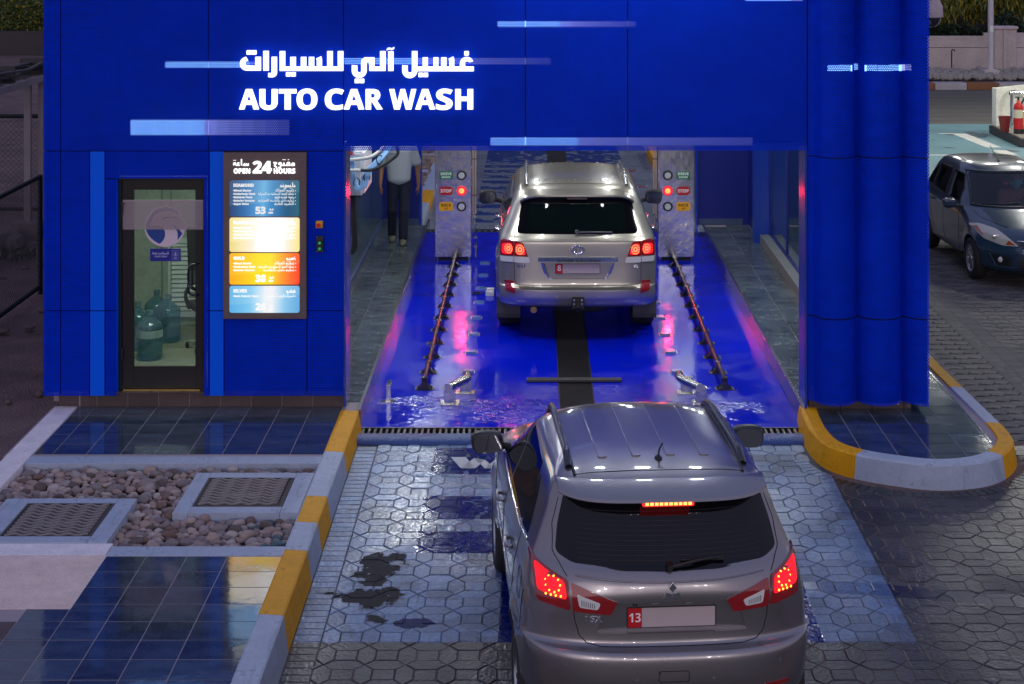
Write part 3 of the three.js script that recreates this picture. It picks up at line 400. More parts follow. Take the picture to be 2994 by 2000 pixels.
{ // blue rounded ramp strip behind the drain
  const s = new THREE.Shape(); s.moveTo(-0.12, -0.1); s.lineTo(0.12, -0.1); s.lineTo(0.12, -0.01); s.quadraticCurveTo(0.10, 0.035, 0.02, 0.04); s.lineTo(-0.09, 0.035); s.quadraticCurveTo(-0.12, 0.03, -0.12, 0.0); s.closePath();
  const g = ext(s, 4.33, 0, 8); g.rotateY(-Math.PI / 2); boxUV(g); g.translate(2.61, 0, 0.40);
  single('entry_ramp', g, std([0.03, 0.085, 0.30], 0.32, 0, { map: rep(mottle, 0.9), bumpMap: rep(nFine, 0.4), bumpScale: 0.006 }), 'rounded blue painted concrete ramp strip between drain and pavers', 'ramp');
}
M.slateWet = [0.9, 1.15].map((k) => std([1, 1, 1], 0.42, 0, { map: slate([0.062 * k, 0.080 * k, 0.088 * k], 0.9), roughnessMap: rep(slateRough, 0.8), bumpMap: rep(nSoft, 0.8), bumpScale: 0.005 }));
{ // raised walkways both sides
  const w = structGroup('bay_walkway'); part('walkway_base', [bx(-2.45, -1.735, -0.3, PY - 0.006, -10.4, 0.04), bx(2.615, 3.34, -0.3, PY - 0.006, -10.4, -0.03)], M.grout, w);
  for (const [x0, n] of [[-2.44, 2], [2.62, 2]]) for (let c = 0; c < n; c++) for (let j = 0; j < 18; j++) { const a = x0 + c * 0.352, z1 = (x0 < 0 ? 0.03 : -0.03) - j * 0.6 - (c ? 0.3 : 0); if (z1 < -10.2) continue; const g = bx(a + 0.002, a + 0.35, PY - 0.02, PY + rr(-0.001, 0.001), Math.max(-10.4, z1 - 0.597), z1); const dx = rr(0, 5), dz = rr(0, 5), uv = g.attributes.uv; for (let i = 0; i < uv.count; i++) uv.setXY(i, uv.getX(i) + dx, uv.getY(i) + dz); part('tile', g, pick(M.slateWet), w); }
  const edge = std([0.20, 0.20, 0.22], 0.16, 0.85, { bumpMap: rep(nSoft, 0.5), bumpScale: 0.004 });
  part('steel_edge', [bx(-1.735, -1.718, -0.2, PY + 0.004, BZ, 0.04), bx(2.598, 2.615, -0.2, PY + 0.004, BZ, 0.02)], edge, w);
  for (const s of [[-1.75, -1.722], [2.602, 2.63]]) part('steel_cap', bx(s[0], s[1], PY + 0.004, PY + 0.012, BZ, 0.02), std([0.5, 0.48, 0.48], 0.22, 1), w);
  part('wall_ledge', [bx(3.32, 3.47, -0.2, PY + 0.13, -8.9, -0.05), bx(3.31, 3.325, PY, PY + 0.136, -8.9, -0.05)], noisy([0.17, 0.18, 0.19], 0.5, 0.8), w);
  part('skirting', [bx(-2.445, -2.425, PY, PY + 0.09, -10.4, -0.42), bx(-2.42, -1.86, PY, PY + 0.1, -10.40, -10.38), bx(2.55, 3.24, PY, PY + 0.1, -10.40, -10.38)], noisy([0.06, 0.09, 0.2], 0.4), w);
}
M.wallBlue = phys([0.004, 0.035, 0.34], 0.22, 0, { clearcoat: 0.6, clearcoatRoughness: 0.1, bumpMap: rep(nSoft, 2.4), bumpScale: 0.003 });
M.wallNavy = phys([0.002, 0.010, 0.20], 0.4, 0);
M.wallGrey = phys([0.07, 0.13, 0.17], 0.16, 0, { clearcoat: 0.5, clearcoatRoughness: 0.06, bumpMap: rep(nSoft, 2.4), bumpScale: 0.003 });
M.ceiling = noisy([0.17, 0.18, 0.20], 0.7, 2);
part('bay_wall', [bx(-2.62, -2.442, PY, 3.45, -4.55, -0.42), bx(-2.62, -2.442, PY, 3.45, -5.85, -5.30)], M.wallBlue, bld);
part('wall_stripe', bx(-2.62, -2.442, PY, 3.45, -5.295, -4.555), noisy([0.42, 0.46, 0.5], 0.3), bld);
part('bay_wall', bx(-2.62, -2.442, PY, 3.45, -10.4, -5.855), M.wallGrey, bld, 'grey glossy stretch of the bay wall');
part('end_wall', bx(-2.62, -1.86, PY, 3.45, -10.56, -10.40), M.wallNavy, bld); part('end_wall', bx(2.53, 3.5, PY, 3.45, -10.56, -10.40), M.wallNavy, bld);
part('exit_jamb', bx(-1.86, -1.82, 0, 3.45, -10.6, -10.36), M.wallBlue, bld); part('exit_jamb', bx(2.49, 2.53, 0, 3.45, -10.6, -10.36), M.wallBlue, bld);
part('exit_header', bx(-1.82, 2.49, 2.75, 3.45, -10.56, -10.40), M.wallNavy, bld);
part('bay_wall', bx(3.33, 3.5, PY, 3.45, -10.4, -9.0), M.wallNavy, bld); part('wall_pier', bx(3.22, 3.5, PY, 3.45, -9.0, -8.82), M.wallBlue, bld);
{ // glazing on the right with a blue room behind it
  const gl = phys([0.55, 0.75, 0.82], 0.03, 0, { transmission: 1, thickness: 0, ior: 1.5, side: THREE.DoubleSide });
  for (let i = 0; i < 5; i++) { const z0 = -8.8 + i * 1.68; const w = part('window', [bx(3.45, 3.50, PY + 0.13, 3.4, z0, z0 + 0.03), bx(3.45, 3.50, PY + 0.13, PY + 0.16, z0 + 0.03, z0 + 1.68)], M.blueDark, bld); part('pane', bx(3.468, 3.474, PY + 0.16, 3.4, z0 + 0.032, z0 + 1.678), gl, w); }
  part('service_room', [bx(3.5, 4.06, 0.0, 0.12, -9, -1.7), bx(4.06, 4.10, 0.1, 3.45, -9, -1.7), bx(3.5, 4.06, 0.1, 3.45, -9.05, -9.0), bx(3.5, 4.1, 0.1, 3.45, -1.70, -1.66), bx(3.66, 3.70, 0.1, 3.45, -1.66, -0.31)], phys([0.05, 0.21, 0.27], 0.35, 0), bld);
  part('room_shelf', [bx(3.75, 4.05, 0.95, 0.99, -7.5, -3), bx(3.75, 4.05, 1.55, 1.59, -7.5, -3), bx(3.75, 3.79, 0.12, 1.6, -7.5, -7.46), bx(3.75, 3.79, 0.12, 1.6, -5.2, -5.16)], std([0.10, 0.16, 0.2], 0.4, 0.4), bld);
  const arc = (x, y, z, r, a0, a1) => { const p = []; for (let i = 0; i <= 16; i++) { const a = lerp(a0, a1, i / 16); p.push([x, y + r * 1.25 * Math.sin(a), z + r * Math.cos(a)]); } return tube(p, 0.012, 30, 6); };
  part('sign_reflection_arcs', [arc(4.05, 1.55, -5.2, 0.42, -0.6, 3.6), arc(4.05, 1.50, -5.3, 0.28, 0, 4.4), arc(4.05, 1.48, -5.1, 0.5, 3.3, 5.4)], std([0.35, 0.5, 0.7], 0.4), bld);  // arcs built in to stand for the sign reflected in the glass
}
part('roof', [bx(-4.82, 3.78, 3.46, 3.62, -10.7, -0.47), bx(-4.82, -2.63, 3.0, 3.46, -10.5, -3.2)], M.blueDark, bld);
part('bay_ceiling', bx(-2.44, 3.44, 3.43, 3.455, -10.4, -0.47), M.ceiling, bld);
part('rear_block', bx(-4.82, -2.63, 0.0, 3.0, -10.5, -3.2), M.wallNavy, bld);
// bay lighting: two LED tube rows, two fill rows added, with area lights
function areaLight(x, y, z, w, h, color, k, dir) { const l = new THREE.RectAreaLight(color, k, w, h); l.position.set(x, y, z); l.lookAt(x + dir[0], y + dir[1], z + dir[2]); scene.add(l); return l; }
const TUBE = 96;
let tubeProto = null; const tubeAt = [];
for (const x of [-0.2, 1.12, -1.75, 2.7]) for (const z of [-2.7, -5.0, -7.3, -9.5]) tubeAt.push([x, 3.36, z]);
tubeAt.forEach(([x, y, z], i) => {
  let t; if (!tubeProto) { t = tubeProto = thing('tube_light', 'white LED tube light fixed to the bay ceiling', 'ceiling light', [x, y, z], 0, 'LED tubes on the wash bay ceiling'); part('housing', bx(-0.06, 0.06, 0.0, 0.06, -0.38, 0.38, 0.006), M.whitePlastic, t); part('diffuser', cyl([0, -0.012, -0.36], [0, -0.012, 0.36], 0.022, 0.022, 10), glow([0.93, 0.98, 1.0], 6), t); }
  else { t = tubeProto.clone(); t.name = numbered('tube_light'); t.position.set(x, y, z); scene.add(t); }
  t.userData.label = 'white LED tube on the bay ceiling, ' + ORD[i % 4] + ' from the entrance, ' + (x < -1 ? 'added fill over left walkway' : x < 0 ? 'over left wheel track' : x < 2 ? 'over right wheel track' : 'added fill over right walkway');
  areaLight(x, y - 0.05, z, 0.08, 0.72, C(0.93, 0.98, 1.0), x < -1 || x > 2 ? (z < -6 ? TUBE * 0.7 : TUBE * 1.9) : TUBE * 0.40, [0, -1, 0]);
});
// ---- lit bars behind the perforated skin
function lightBar(label, x0, x1, y0, y1, k0, k1, zf = () => -0.035) {
  const t = thing('light_bar', label, 'light strip', [(x0 + x1) / 2, y0, 0], 0, 'LED strips behind the blue perforated skin'); const n = Math.max(4, Math.round((x1 - x0) / 0.12));
  const [a, hold] = Array.isArray(k0) ? k0 : [k0, 0.35];
  for (let i = 0; i < n; i++) { const u = (i + 0.5) / n, xa = lerp(x0, x1, i / n), xb = lerp(x0, x1, (i + 1) / n), k = u < hold ? a : lerp(a * 0.45, k1, Math.pow((u - hold) / (1 - hold), 0.6)); const z = zf((xa + xb) / 2), cx = (x0 + x1) / 2;
    part('led_module', bx(xa - cx + 0.001, xb - cx - 0.001, 0, y1 - y0, z - 0.012, z), glow(u < hold ? [0.20, 0.46, 1.0] : [0.30, 0.36, 0.85], k * (u < hold ? 0.42 : 0.62)), t); }
  return t;
}
lightBar('broad lit bar low on the fascia left of the big lettering', -3.98, -2.425, 2.855, 3.0, [5.0, 0.5], 0.35);
lightBar('thin lit bar touching the left end of the Arabic lettering', -3.64, -2.70, 3.512, 3.57, [4.5, 0.9], 0.8);
lightBar('thin lit bar running behind the right half of the Arabic lettering', -1.89, 0.134, 3.546, 3.606, [4.2, 0.34], 0.22);
lightBar('thin bright bar high in the middle of the fascia', -0.387, 0.966, 3.912, 3.97, [4.5, 0.5], 0.3);
lightBar('long lit bar just above the bay opening', -0.456, 2.11, 2.755, 2.832, [3.6, 0.32], 0.35);
lightBar('short lit bar across the wavy column', 2.81, 3.66, 3.495, 3.553, [5.0, 0.85], 1.2, (x) => -0.022 + 0.20 * Math.pow(Math.abs(Math.cos(Math.PI * (x - 2.895) / 0.4425)), 0.55));
lightBar('lit bar at the very top right of the fascia', 2.04, 2.60, 4.168, 4.23, [4, 0.8], 1.5);
// ---- the big illuminated lettering
const font = await new FontLoader().loadAsync('fonts/droid/droid_sans_bold.typeface.json');
const fontR = await new FontLoader().loadAsync('fonts/droid/droid_sans_regular.typeface.json');
function text3(s, size, depth, bevel = 0, fo = font) { const g = new TextGeometry(s, { font: fo, size, depth, curveSegments: 5, bevelEnabled: bevel > 0, bevelSize: bevel, bevelThickness: bevel * 0.5, bevelSegments: 1 }); g.computeBoundingBox(); return g; }
{
  const face = glow([1, 1, 1], 1.5), t = thing('illuminated_sign', 'glowing white raised letters AUTO CAR WASH with Arabic above on the blue fascia', 'sign', [0, 0, 0.035]);
  const K = 1 / 3.173 / 299.3, X = (x) => (680 + x / 3.173 - 1570) / 299.3 * 0.9979, Y = (y) => 4.91 - (110 + y / 3.173 + 220) / 299.3 * 0.9979;
  // Latin: each letter fitted to its place
  const spots = { A: [62, 247], U: [252, 418], T: [432, 594], O: [597, 787], C: [858, 1034], A2: [1033, 1222], R: [1236, 1392], W: [1455, 1705], A3: [1695, 1880], S: [1886, 2042], H: [2066, 2232] };
  for (const [k, [a, b]] of Object.entries(spots)) { const ch = k[0], g = text3(ch, 0.19, 0.03, 0.004), q = g.boundingBox, over = ch === 'O' || ch === 'C' || ch === 'S' ? 4 : 0; const y0 = ch === 'U' || over ? 667 : 662, y1 = over ? 470 : 474; const sx = (X(b) - X(a)) / (q.max.x - q.min.x), sy = (Y(y1) - Y(y0)) / (q.max.y - q.min.y); g.translate(-q.min.x, -q.min.y, 0); g.scale(sx, sy, 1); g.translate(X(a), Y(y0), 0); part('letter', clean(g), face, t); }
  // Arabic: square-cut strokes
  const R = (x0, y0, x1, y1) => poly([[X(x0), Y(y1)], [X(x1), Y(y1)], [X(x1), Y(y0)], [X(x0), Y(y0)]]), D = (x, y) => rrect(X(x), X(x + 42), Y(y + 40), Y(y), 0.006), Q = (p) => poly(p.map(([x, y]) => [X(x), Y(y)]));
  const bowl = (xl, xr, yt, yb, w, left) => { // open bowl: right stem from yt, round bottom, short left arm
    const s = new THREE.Shape(), r = (X(xr) - X(xl)) / 2, cx = (X(xl) + X(xr)) / 2, cy = Y(yb) + r, ww = w * K; s.moveTo(X(xr), Y(yt)); s.lineTo(X(xr), cy); s.absarc(cx, cy, r, 0, -Math.PI, true); s.lineTo(X(xl), Y(left)); s.lineTo(X(xl) + ww, Y(left) - 0.004); s.lineTo(X(xl) + ww, cy); s.absarc(cx, cy, r - ww, -Math.PI, 0, false); s.lineTo(X(xr) - ww, Y(yt)); s.closePath(); return s; };
  const put = (shapes) => part('letter', shapes.map((s) => ext(s, 0.03, 0)), face, t);
  const gh = new THREE.Shape(); { const cx = X(2172), cy = Y(238), r = 0.066, w = 0.05; gh.moveTo(X(2236), cy + 0.012); gh.absarc(cx, cy, r, 0.35, Math.PI * 0.93, false); gh.lineTo(X(2108), Y(264)); gh.lineTo(X(2160), Y(264)); gh.absarc(cx + 0.006, cy, r - w + 0.008, Math.PI * 0.93, 0.6, true); gh.closePath(); }
  put([gh]); put([D(2150, 122)]);                                                        // ghayn and its dot
  put([R(1716, 265, 2238, 308), Q([[2005, 192], [2048, 172], [2057, 200], [2057, 265], [2012, 265], [2012, 210]]), R(1936, 180, 1984, 265), R(1864, 180, 1909, 265), R(1765, 180, 1812, 265)]); put([D(1725, 322)]); put([D(1772, 322)]); put([bowl(1575, 1715, 122, 372, 50, 252)]);
  put([R(1445, 124, 1493, 305)]); put([Q([[1430, 106], [1440, 92], [1460, 90], [1478, 96], [1500, 82], [1500, 100], [1480, 114], [1456, 104], [1432, 116]])]);   // alef madda
  put([R(1370, 122, 1420, 264), R(1270, 265, 1420, 305), R(1270, 226, 1317, 264), Q([[1196, 225], [1200, 200], [1225, 180], [1317, 180], [1317, 225]])]); put([bowl(1108, 1245, 226, 370, 50, 252)]); put([D(1135, 378)]); put([D(1180, 378)]);
  put([R(440, 265, 1028, 305), R(978, 122, 1028, 264), R(880, 122, 930, 264), Q([[778, 190], [822, 170], [830, 196], [830, 264], [784, 264], [784, 206]]), R(710, 176, 758, 264), R(636, 176, 685, 264), R(538, 176, 588, 264), R(440, 122, 489, 264)]); put([D(498, 317)]); put([D(545, 317)]);
  const ra = new THREE.Shape(); ra.moveTo(X(413), Y(175)); ra.lineTo(X(413), Y(320)); ra.quadraticCurveTo(X(411), Y(364), X(366), Y(365)); ra.lineTo(X(333), Y(362)); ra.lineTo(X(334), Y(324)); ra.lineTo(X(352), Y(326)); ra.quadraticCurveTo(X(365), Y(326), X(365), Y(308)); ra.lineTo(X(365), Y(175)); ra.closePath(); put([ra]);
  put([R(288, 120, 337, 302)]);
  const te = new THREE.Shape(); te.moveTo(X(264), Y(175)); te.lineTo(X(264), Y(302)); te.lineTo(X(130), Y(302)); te.absarc(X(135), Y(238), 0.067, -Math.PI / 2, -Math.PI * 1.45, true); te.lineTo(X(146), Y(212)); te.absarc(X(140), Y(235), 0.022, -Math.PI * 1.5, -Math.PI * 0.5, false); te.lineTo(X(214), Y(258)); te.lineTo(X(214), Y(175)); te.closePath(); put([te]); put([D(133, 114)]); put([D(181, 114)]);
  areaLight(-1.77, 3.21, 0.10, 2.2, 0.16, C(0.9, 0.95, 1), 1.2, [0, 0, 1]); areaLight(-1.77, 3.59, 0.10, 2.2, 0.16, C(0.9, 0.95, 1), 1.2, [0, 0, 1]);
}
// ------------------------------------------------------------------ writing helpers
// small joined Arabic writing drawn with strokes; every letter: [advance, strokes, dots above, dots below, joins the next one]
const AR = { 'ا': [0.35, [[0.17, 0, 0.17, 0.8]], 0, 0, 0], 'أ': [0.35, [[0.17, 0, 0.17, 0.75], [0.05, 0.95, 0.28, 0.95]], 0, 0, 0], 'ل': [0.4, [[0.2, 0, 0.2, 0.85]], 0, 0, 1], 'ب': [0.45, [[0.2, 0, 0.2, 0.3]], 0, 1, 1], 'ت': [0.45, [[0.2, 0, 0.2, 0.3]], 2, 0, 1], 'ن': [0.45, [[0.2, 0, 0.2, 0.3]], 1, 0, 1], 'ي': [0.45, [[0.2, 0, 0.2, 0.3]], 0, 2, 1], 'س': [0.9, [[0.2, 0, 0.2, 0.25], [0.45, 0, 0.45, 0.25], [0.7, 0, 0.7, 0.25]], 0, 0, 1], 'ش': [0.9, [[0.2, 0, 0.2, 0.25], [0.45, 0, 0.45, 0.25], [0.7, 0, 0.7, 0.25]], 3, 0, 1],
  'ف': [0.55, [[0.15, 0.3, 0.4, 0.3], [0.15, 0.3, 0.15, 0.1], [0.4, 0.3, 0.4, 0]], 1, 0, 1], 'ق': [0.55, [[0.15, 0.3, 0.4, 0.3], [0.15, 0.3, 0.15, 0.1], [0.4, 0.3, 0.4, 0]], 2, 0, 1], 'م': [0.5, [[0.15, 0.22, 0.38, 0.22], [0.15, 0.22, 0.15, -0.02], [0.38, 0.22, 0.38, 0]], 0, 0, 1], 'و': [0.5, [[0.15, 0.28, 0.4, 0.28], [0.15, 0.28, 0.15, 0.05], [0.4, 0.28, 0.3, -0.25], [0.3, -0.25, 0.05, -0.28]], 0, 0, 0], 'ح': [0.6, [[0.1, 0.3, 0.5, 0.28], [0.5, 0.28, 0.2, 0], [0.2, 0, 0.5, -0.28]], 0, 0, 1], 'ج': [0.6, [[0.1, 0.3, 0.5, 0.28], [0.5, 0.28, 0.2, 0]], 0, 1, 1], 'خ': [0.6, [[0.1, 0.3, 0.5, 0.28], [0.5, 0.28, 0.2, 0]], 1, 0, 1], 'ع': [0.5, [[0.4, 0.32, 0.15, 0.28], [0.15, 0.28, 0.3, 0.06]], 0, 0, 1], 'غ': [0.5, [[0.4, 0.32, 0.15, 0.28], [0.15, 0.28, 0.3, 0.06]], 1, 0, 1],
  'ط': [0.7, [[0.2, 0.28, 0.55, 0.28], [0.55, 0.28, 0.6, 0], [0.22, 0, 0.22, 0.85]], 0, 0, 1], 'ظ': [0.7, [[0.2, 0.28, 0.55, 0.28], [0.55, 0.28, 0.6, 0], [0.22, 0, 0.22, 0.85]], 1, 0, 1], 'ص': [0.8, [[0.2, 0.25, 0.6, 0.3], [0.6, 0.3, 0.7, 0], [0.2, 0.25, 0.2, 0]], 0, 0, 1], 'ض': [0.8, [[0.2, 0.25, 0.6, 0.3], [0.6, 0.3, 0.7, 0], [0.2, 0.25, 0.2, 0]], 1, 0, 1], 'ه': [0.5, [[0.12, 0.25, 0.4, 0.28], [0.12, 0.25, 0.15, 0], [0.4, 0.28, 0.4, 0]], 0, 0, 1], 'ة': [0.45, [[0.12, 0.3, 0.36, 0.3], [0.12, 0.3, 0.12, 0], [0.36, 0.3, 0.36, 0]], 2, 0, 0], 'ر': [0.35, [[0.25, 0.25, 0.22, -0.2], [0.22, -0.2, 0.0, -0.28]], 0, 0, 0], 'ز': [0.35, [[0.25, 0.25, 0.22, -0.2], [0.22, -0.2, 0.0, -0.28]], 1, 0, 0], 'د': [0.4, [[0.1, 0.32, 0.32, 0.1], [0.32, 0.1, 0.3, 0], [0.3, 0, 0.0, 0]], 0, 0, 0], 'ذ': [0.4, [[0.1, 0.32, 0.32, 0.1], [0.32, 0.1, 0.3, 0]], 1, 0, 0], 'ك': [0.6, [[0.45, 0, 0.45, 0.8], [0.15, 0.25, 0.3, 0.4]], 0, 0, 1], 'ى': [0.5, [[0.4, 0.1, 0.1, 0], [0.1, 0, 0.1, -0.28], [0.1, -0.28, 0.45, -0.28]], 0, 0, 0], '.': [0.2, [[0.1, 0, 0.1, 0.08]], 0, 0, 0], ' ': [0.35, [], 0, 0, 0] };
function arabic(c, s, xr, y, size, wt = 0.13) { // right-aligned at xr; returns the left end
  c.lineWidth = size * wt; c.lineCap = 'round'; c.strokeStyle = c.fillStyle; let x = xr; const L = (a, b, d, e) => { c.beginPath(); c.moveTo(a, b); c.lineTo(d, e); c.stroke(); };
  [...s].forEach((ch, i, all) => { const g = AR[ch] ?? AR['ب'], w = g[0] * size, lx = x - w; for (const [a, b, d, e] of g[1]) L(lx + a * size, y - b * size, lx + d * size, y - e * size); const nx = all[i + 1]; if (ch !== ' ') { if (g[4] && nx && nx !== ' ') L(lx - 0.02 * size, y, lx + w * 0.85, y); else if (g[4]) { L(lx, y, lx + w * 0.8, y); L(lx, y, lx, y - 0.22 * size); } }
    for (let k = 0; k < g[2]; k++) c.fillRect(lx + w / 2 + (k - (g[2] - 1) / 2) * size * 0.19 - size * 0.07, y - size * 0.62, size * 0.14, size * 0.14); for (let k = 0; k < g[3]; k++) c.fillRect(lx + w / 2 + (k - (g[3] - 1) / 2) * size * 0.19 - size * 0.07, y + size * 0.22, size * 0.14, size * 0.14); x = lx; }); return x;
}
function arabicW(s, size) { return [...s].reduce((t, ch) => t + (AR[ch] ?? AR['ب'])[0] * size, 0); }
const plate = (w, h, r, d = 0.004) => { const g = ext(rrect(-w / 2, w / 2, -h / 2, h / 2, r), d, 0, 6); const p = g.attributes.position, uv = g.attributes.uv; for (let i = 0; i < p.count; i++) uv.setXY(i, p.getX(i) / w + 0.5, p.getY(i) / h + 0.5); return g; };
// ------------------------------------------------------------------ price board
{
  const t = thing('price_board', 'tall brown price board with four glowing panels under OPEN 24 HOURS', 'price board', [-2.653, 1.07, 0.0]); const w = 0.812, h = 1.622;
  part('board', bx(-w / 2, w / 2, 0, h, -0.05, 0.045, 0.006), noisy([0.16, 0.105, 0.098], 0.5, 0.6, 0.0006), t);
  // zoom measures of the board: 40..750 x 65..1478
  const sx = w / 710, X = (x) => (x - 395) * sx, Y = (y) => h - (y - 65) * h / 1413;
  const pale = glow([0.95, 1, 1], 1.6);
  const fit = (s, x0, x1, y0, y1) => { const g = text3(s, 0.06, 0.008, 0.002), q = g.boundingBox; g.translate(-q.min.x, -q.min.y, 0); g.scale((X(x1) - X(x0)) / (q.max.x - q.min.x), (Y(y0) - Y(y1)) / (q.max.y - q.min.y), 1); g.translate(X(x0), Y(y1), 0.046); return clean(g); };
  part('lettering', fit('OPEN', 132, 272, 198, 242), pale, t); part('lettering', fit('24', 292, 456, 135, 240), pale, t); part('lettering', fit('HOURS', 473, 656, 198, 242), pale, t);
  const ar = (s, x1, y, size) => { const out = []; let x = X(x1); const z = 0.0465; [...s].forEach((ch, i, all) => { const g = AR[ch] ?? AR['ب'], lx = x - g[0] * size, seg = (a, b, c, d, r = size * 0.085) => out.push(cyl([a, b, z], [c + 1e-4, d + 1e-4, z], r, r, 6)); for (const [a, b, c, d] of g[1]) seg(lx + a * size, Y(y) + b * size, lx + c * size, Y(y) + d * size); if (g[4] && all[i + 1]) seg(lx, Y(y), lx + g[0] * size * 0.85, Y(y)); for (let k = 0; k < g[2]; k++) seg(lx + g[0] * size / 2 + (k - (g[2] - 1) / 2) * size * 0.2, Y(y) + size * 0.62, lx + g[0] * size / 2 + (k - (g[2] - 1) / 2) * size * 0.2, Y(y) + size * 0.66); x = lx; }); return out; };
  part('lettering', ar('مفتوح', 655, 172, 0.085), pale, t); part('lettering', ar('ساعة', 268, 172, 0.075), pale, t);
  const panel = (x0, x1, y0, y1, stops, k, title, arTitle, lines, arLines, price, boost) => {
    const pw = X(x1) - X(x0), ph = Y(y0) - Y(y1), cw = 560, ch = Math.round(cw * ph / pw);
    const mk = canvasTex(cw, ch, (c) => { const g = c.createLinearGradient(0, 0, cw, cw * 0.06); stops.forEach(([o, col]) => g.addColorStop(o, col)); c.fillStyle = g; c.fillRect(0, 0, cw, ch);
      c.globalAlpha = 0.13; c.fillStyle = '#fff'; c.beginPath(); c.moveTo(0, ch * 0.7); c.quadraticCurveTo(cw * 0.5, ch * 0.68, cw, ch * 0.32); c.lineTo(cw, 0); c.lineTo(0, 0); c.fill(); c.globalAlpha = 1; c.fillStyle = '#fff'; c.strokeStyle = '#fff';
      c.font = 'bold 34px sans-serif'; c.lineJoin = 'round'; const T = (s, x, y, f, b) => { c.font = 'bold ' + f + 'px sans-serif'; c.lineWidth = b; c.fillText(s, x, y); if (b) c.strokeText(s, x, y); }; T(title, 30, 50, 34, 3.5); arabic(c, arTitle, cw - 30, 50, 40, 0.2);
      lines.forEach((s, i) => T('\u2022' + s, 28, 88 + i * 27, 21, 1.6)); arLines.forEach((s, i) => { const f = Math.min(26, 290 / arabicW(s, 1)); c.fillStyle = '#fff'; c.beginPath(); c.arc(cw - 30, 82 + i * 27, 4, 0, 7); c.fill(); arabic(c, s, cw - 40, 86 + i * 27, f, 0.16); });
      T(price, cw * 0.37, ch - 22, 76, 6); arabic(c, 'د.إ', cw * 0.37 + 148, ch - 52, 30, 0.2); T('AED', cw * 0.37 + 104, ch - 22, 21, 2); });
    const g = plate(pw, ph, 0.022, 0.012); const m = std([0.01, 0.01, 0.01], 0.25, 0, { emissive: C(1, 1, 1), emissiveIntensity: k, emissiveMap: mk }); const p = part('price_panel', g, m, t); p.position.set((X(x0) + X(x1)) / 2, (Y(y0) + Y(y1)) / 2, 0.046);
    areaLight(-2.653 + (X(x0) + X(x1)) / 2, 1.07 + (Y(y0) + Y(y1)) / 2, 0.075, pw, ph, C(...boost), 1.0, [0, 0, 1]);
  };
  panel(97, 690, 300, 604, [[0, '#2c4878'], [0.25, '#3c7cc0'], [0.5, '#6fc0f8'], [0.62, '#4796d8'], [0.85, '#2a638f'], [1, '#2f6d86']], 0.72, 'DIAMOND', 'دايموند', ['Wheel Blaster', 'Underbody Flush', 'Rainbow Foam', 'Interior Vacuum', 'Super Shine'], ['تلميع العجلات', 'شطف الجهة السفلية من السيارة', 'رغوة قوس قزح', 'تنظيف داخلي بالمكنسة الكهربائية', 'التلميع الفائق'], '53', [0.2, 0.5, 0.9]);
  panel(97, 692, 616, 906, [[0, '#d8c070'], [0.12, '#d9cc90'], [0.36, '#f4dccb'], [0.5, '#ffffff'], [0.68, '#ffffff'], [0.85, '#f0d8c8'], [1, '#e0d088']], 1.15, 'PLATINUM', 'بلاتيني', ['Wheel Blaster', 'Underbody Flush', 'Rainbow Foam', 'Interior Vacuum'], ['تلميع العجلات', 'شطف السيارة', 'رغوة قزح', 'تنظيف داخلي'], '44', [1, 0.9, 0.8]);
  panel(97, 692, 918, 1182, [[0, '#ffa000'], [0.15, '#ffb408'], [0.42, '#ffd410'], [0.60, '#ffd410'], [0.8, '#ff8410'], [1, '#ff3c08']], 1.0, 'GOLD', 'ذهبي', ['Wheel Blaster', 'Underbody Flush', 'Interior Vacuum'], ['تنظيف العجلات', 'شطف الجهة السفلية من السيارة', 'تنظيف داخلي بالمكنسة'], '38', [1, 0.6, 0.1]);
  panel(97, 692, 1195, 1422, [[0, '#58b0e8'], [0.3, '#80ccf4'], [0.52, '#f0f6fc'], [0.62, '#f4f6fa'], [0.8, '#8ccaf0'], [1, '#60aae0']], 0.85, 'SILVER', 'فضي', ['Basic Exterior Wash'], ['غسيل خارجي أساسي'], '26', [0.5, 0.8, 1]);
}
{ // emergency stop and button box right of the price board
  const e = thing('emergency_stop', 'yellow emergency stop box with red mushroom button on the blue pillar', 'emergency button', [-2.122, 1.99, 0.004]);
  part('box', bx(-0.034, 0.034, -0.034, 0.034, 0, 0.05, 0.008), std([0.75, 0.36, 0.01], 0.4), e); part('button', cyl([-0.004, -0.002, 0.05], [-0.004, -0.002, 0.085], 0.015, 0.021, 20), std([0.65, 0.02, 0.015], 0.3), e); part('screw', [cyl([-0.024, 0.024, 0.05], [-0.024, 0.024, 0.052], 0.003), cyl([0.024, -0.024, 0.05], [0.024, -0.024, 0.052], 0.003)], M.black, e);
  const b = thing('button_box', 'black push-button box with two green buttons under the emergency stop', 'control box', [-2.118, 1.80, 0.004]);
  part('box', bx(-0.034, 0.034, -0.078, 0.078, 0, 0.045, 0.006), M.black, b); for (const y of [0.012, -0.044]) part('button', cyl([0, y, 0.045], [0, y, 0.054], 0.013, 0.013, 18), std([0.01, 0.35, 0.10], 0.35, 0, { emissive: C(0.0, 0.5, 0.12), emissiveIntensity: 0.35 }), b); part('button', cyl([0, 0.048, 0.045], [0, 0.048, 0.053], 0.013, 0.013, 18), std([0.03, 0.012, 0.012], 0.4), b); part('screw', [[-0.027, 0.07], [0.027, 0.07], [-0.027, -0.07], [0.027, -0.07]].map(([x, y]) => cyl([x, y, 0.044], [x, y, 0.048], 0.0035, 0.0035, 8)), M.steel, b);
}
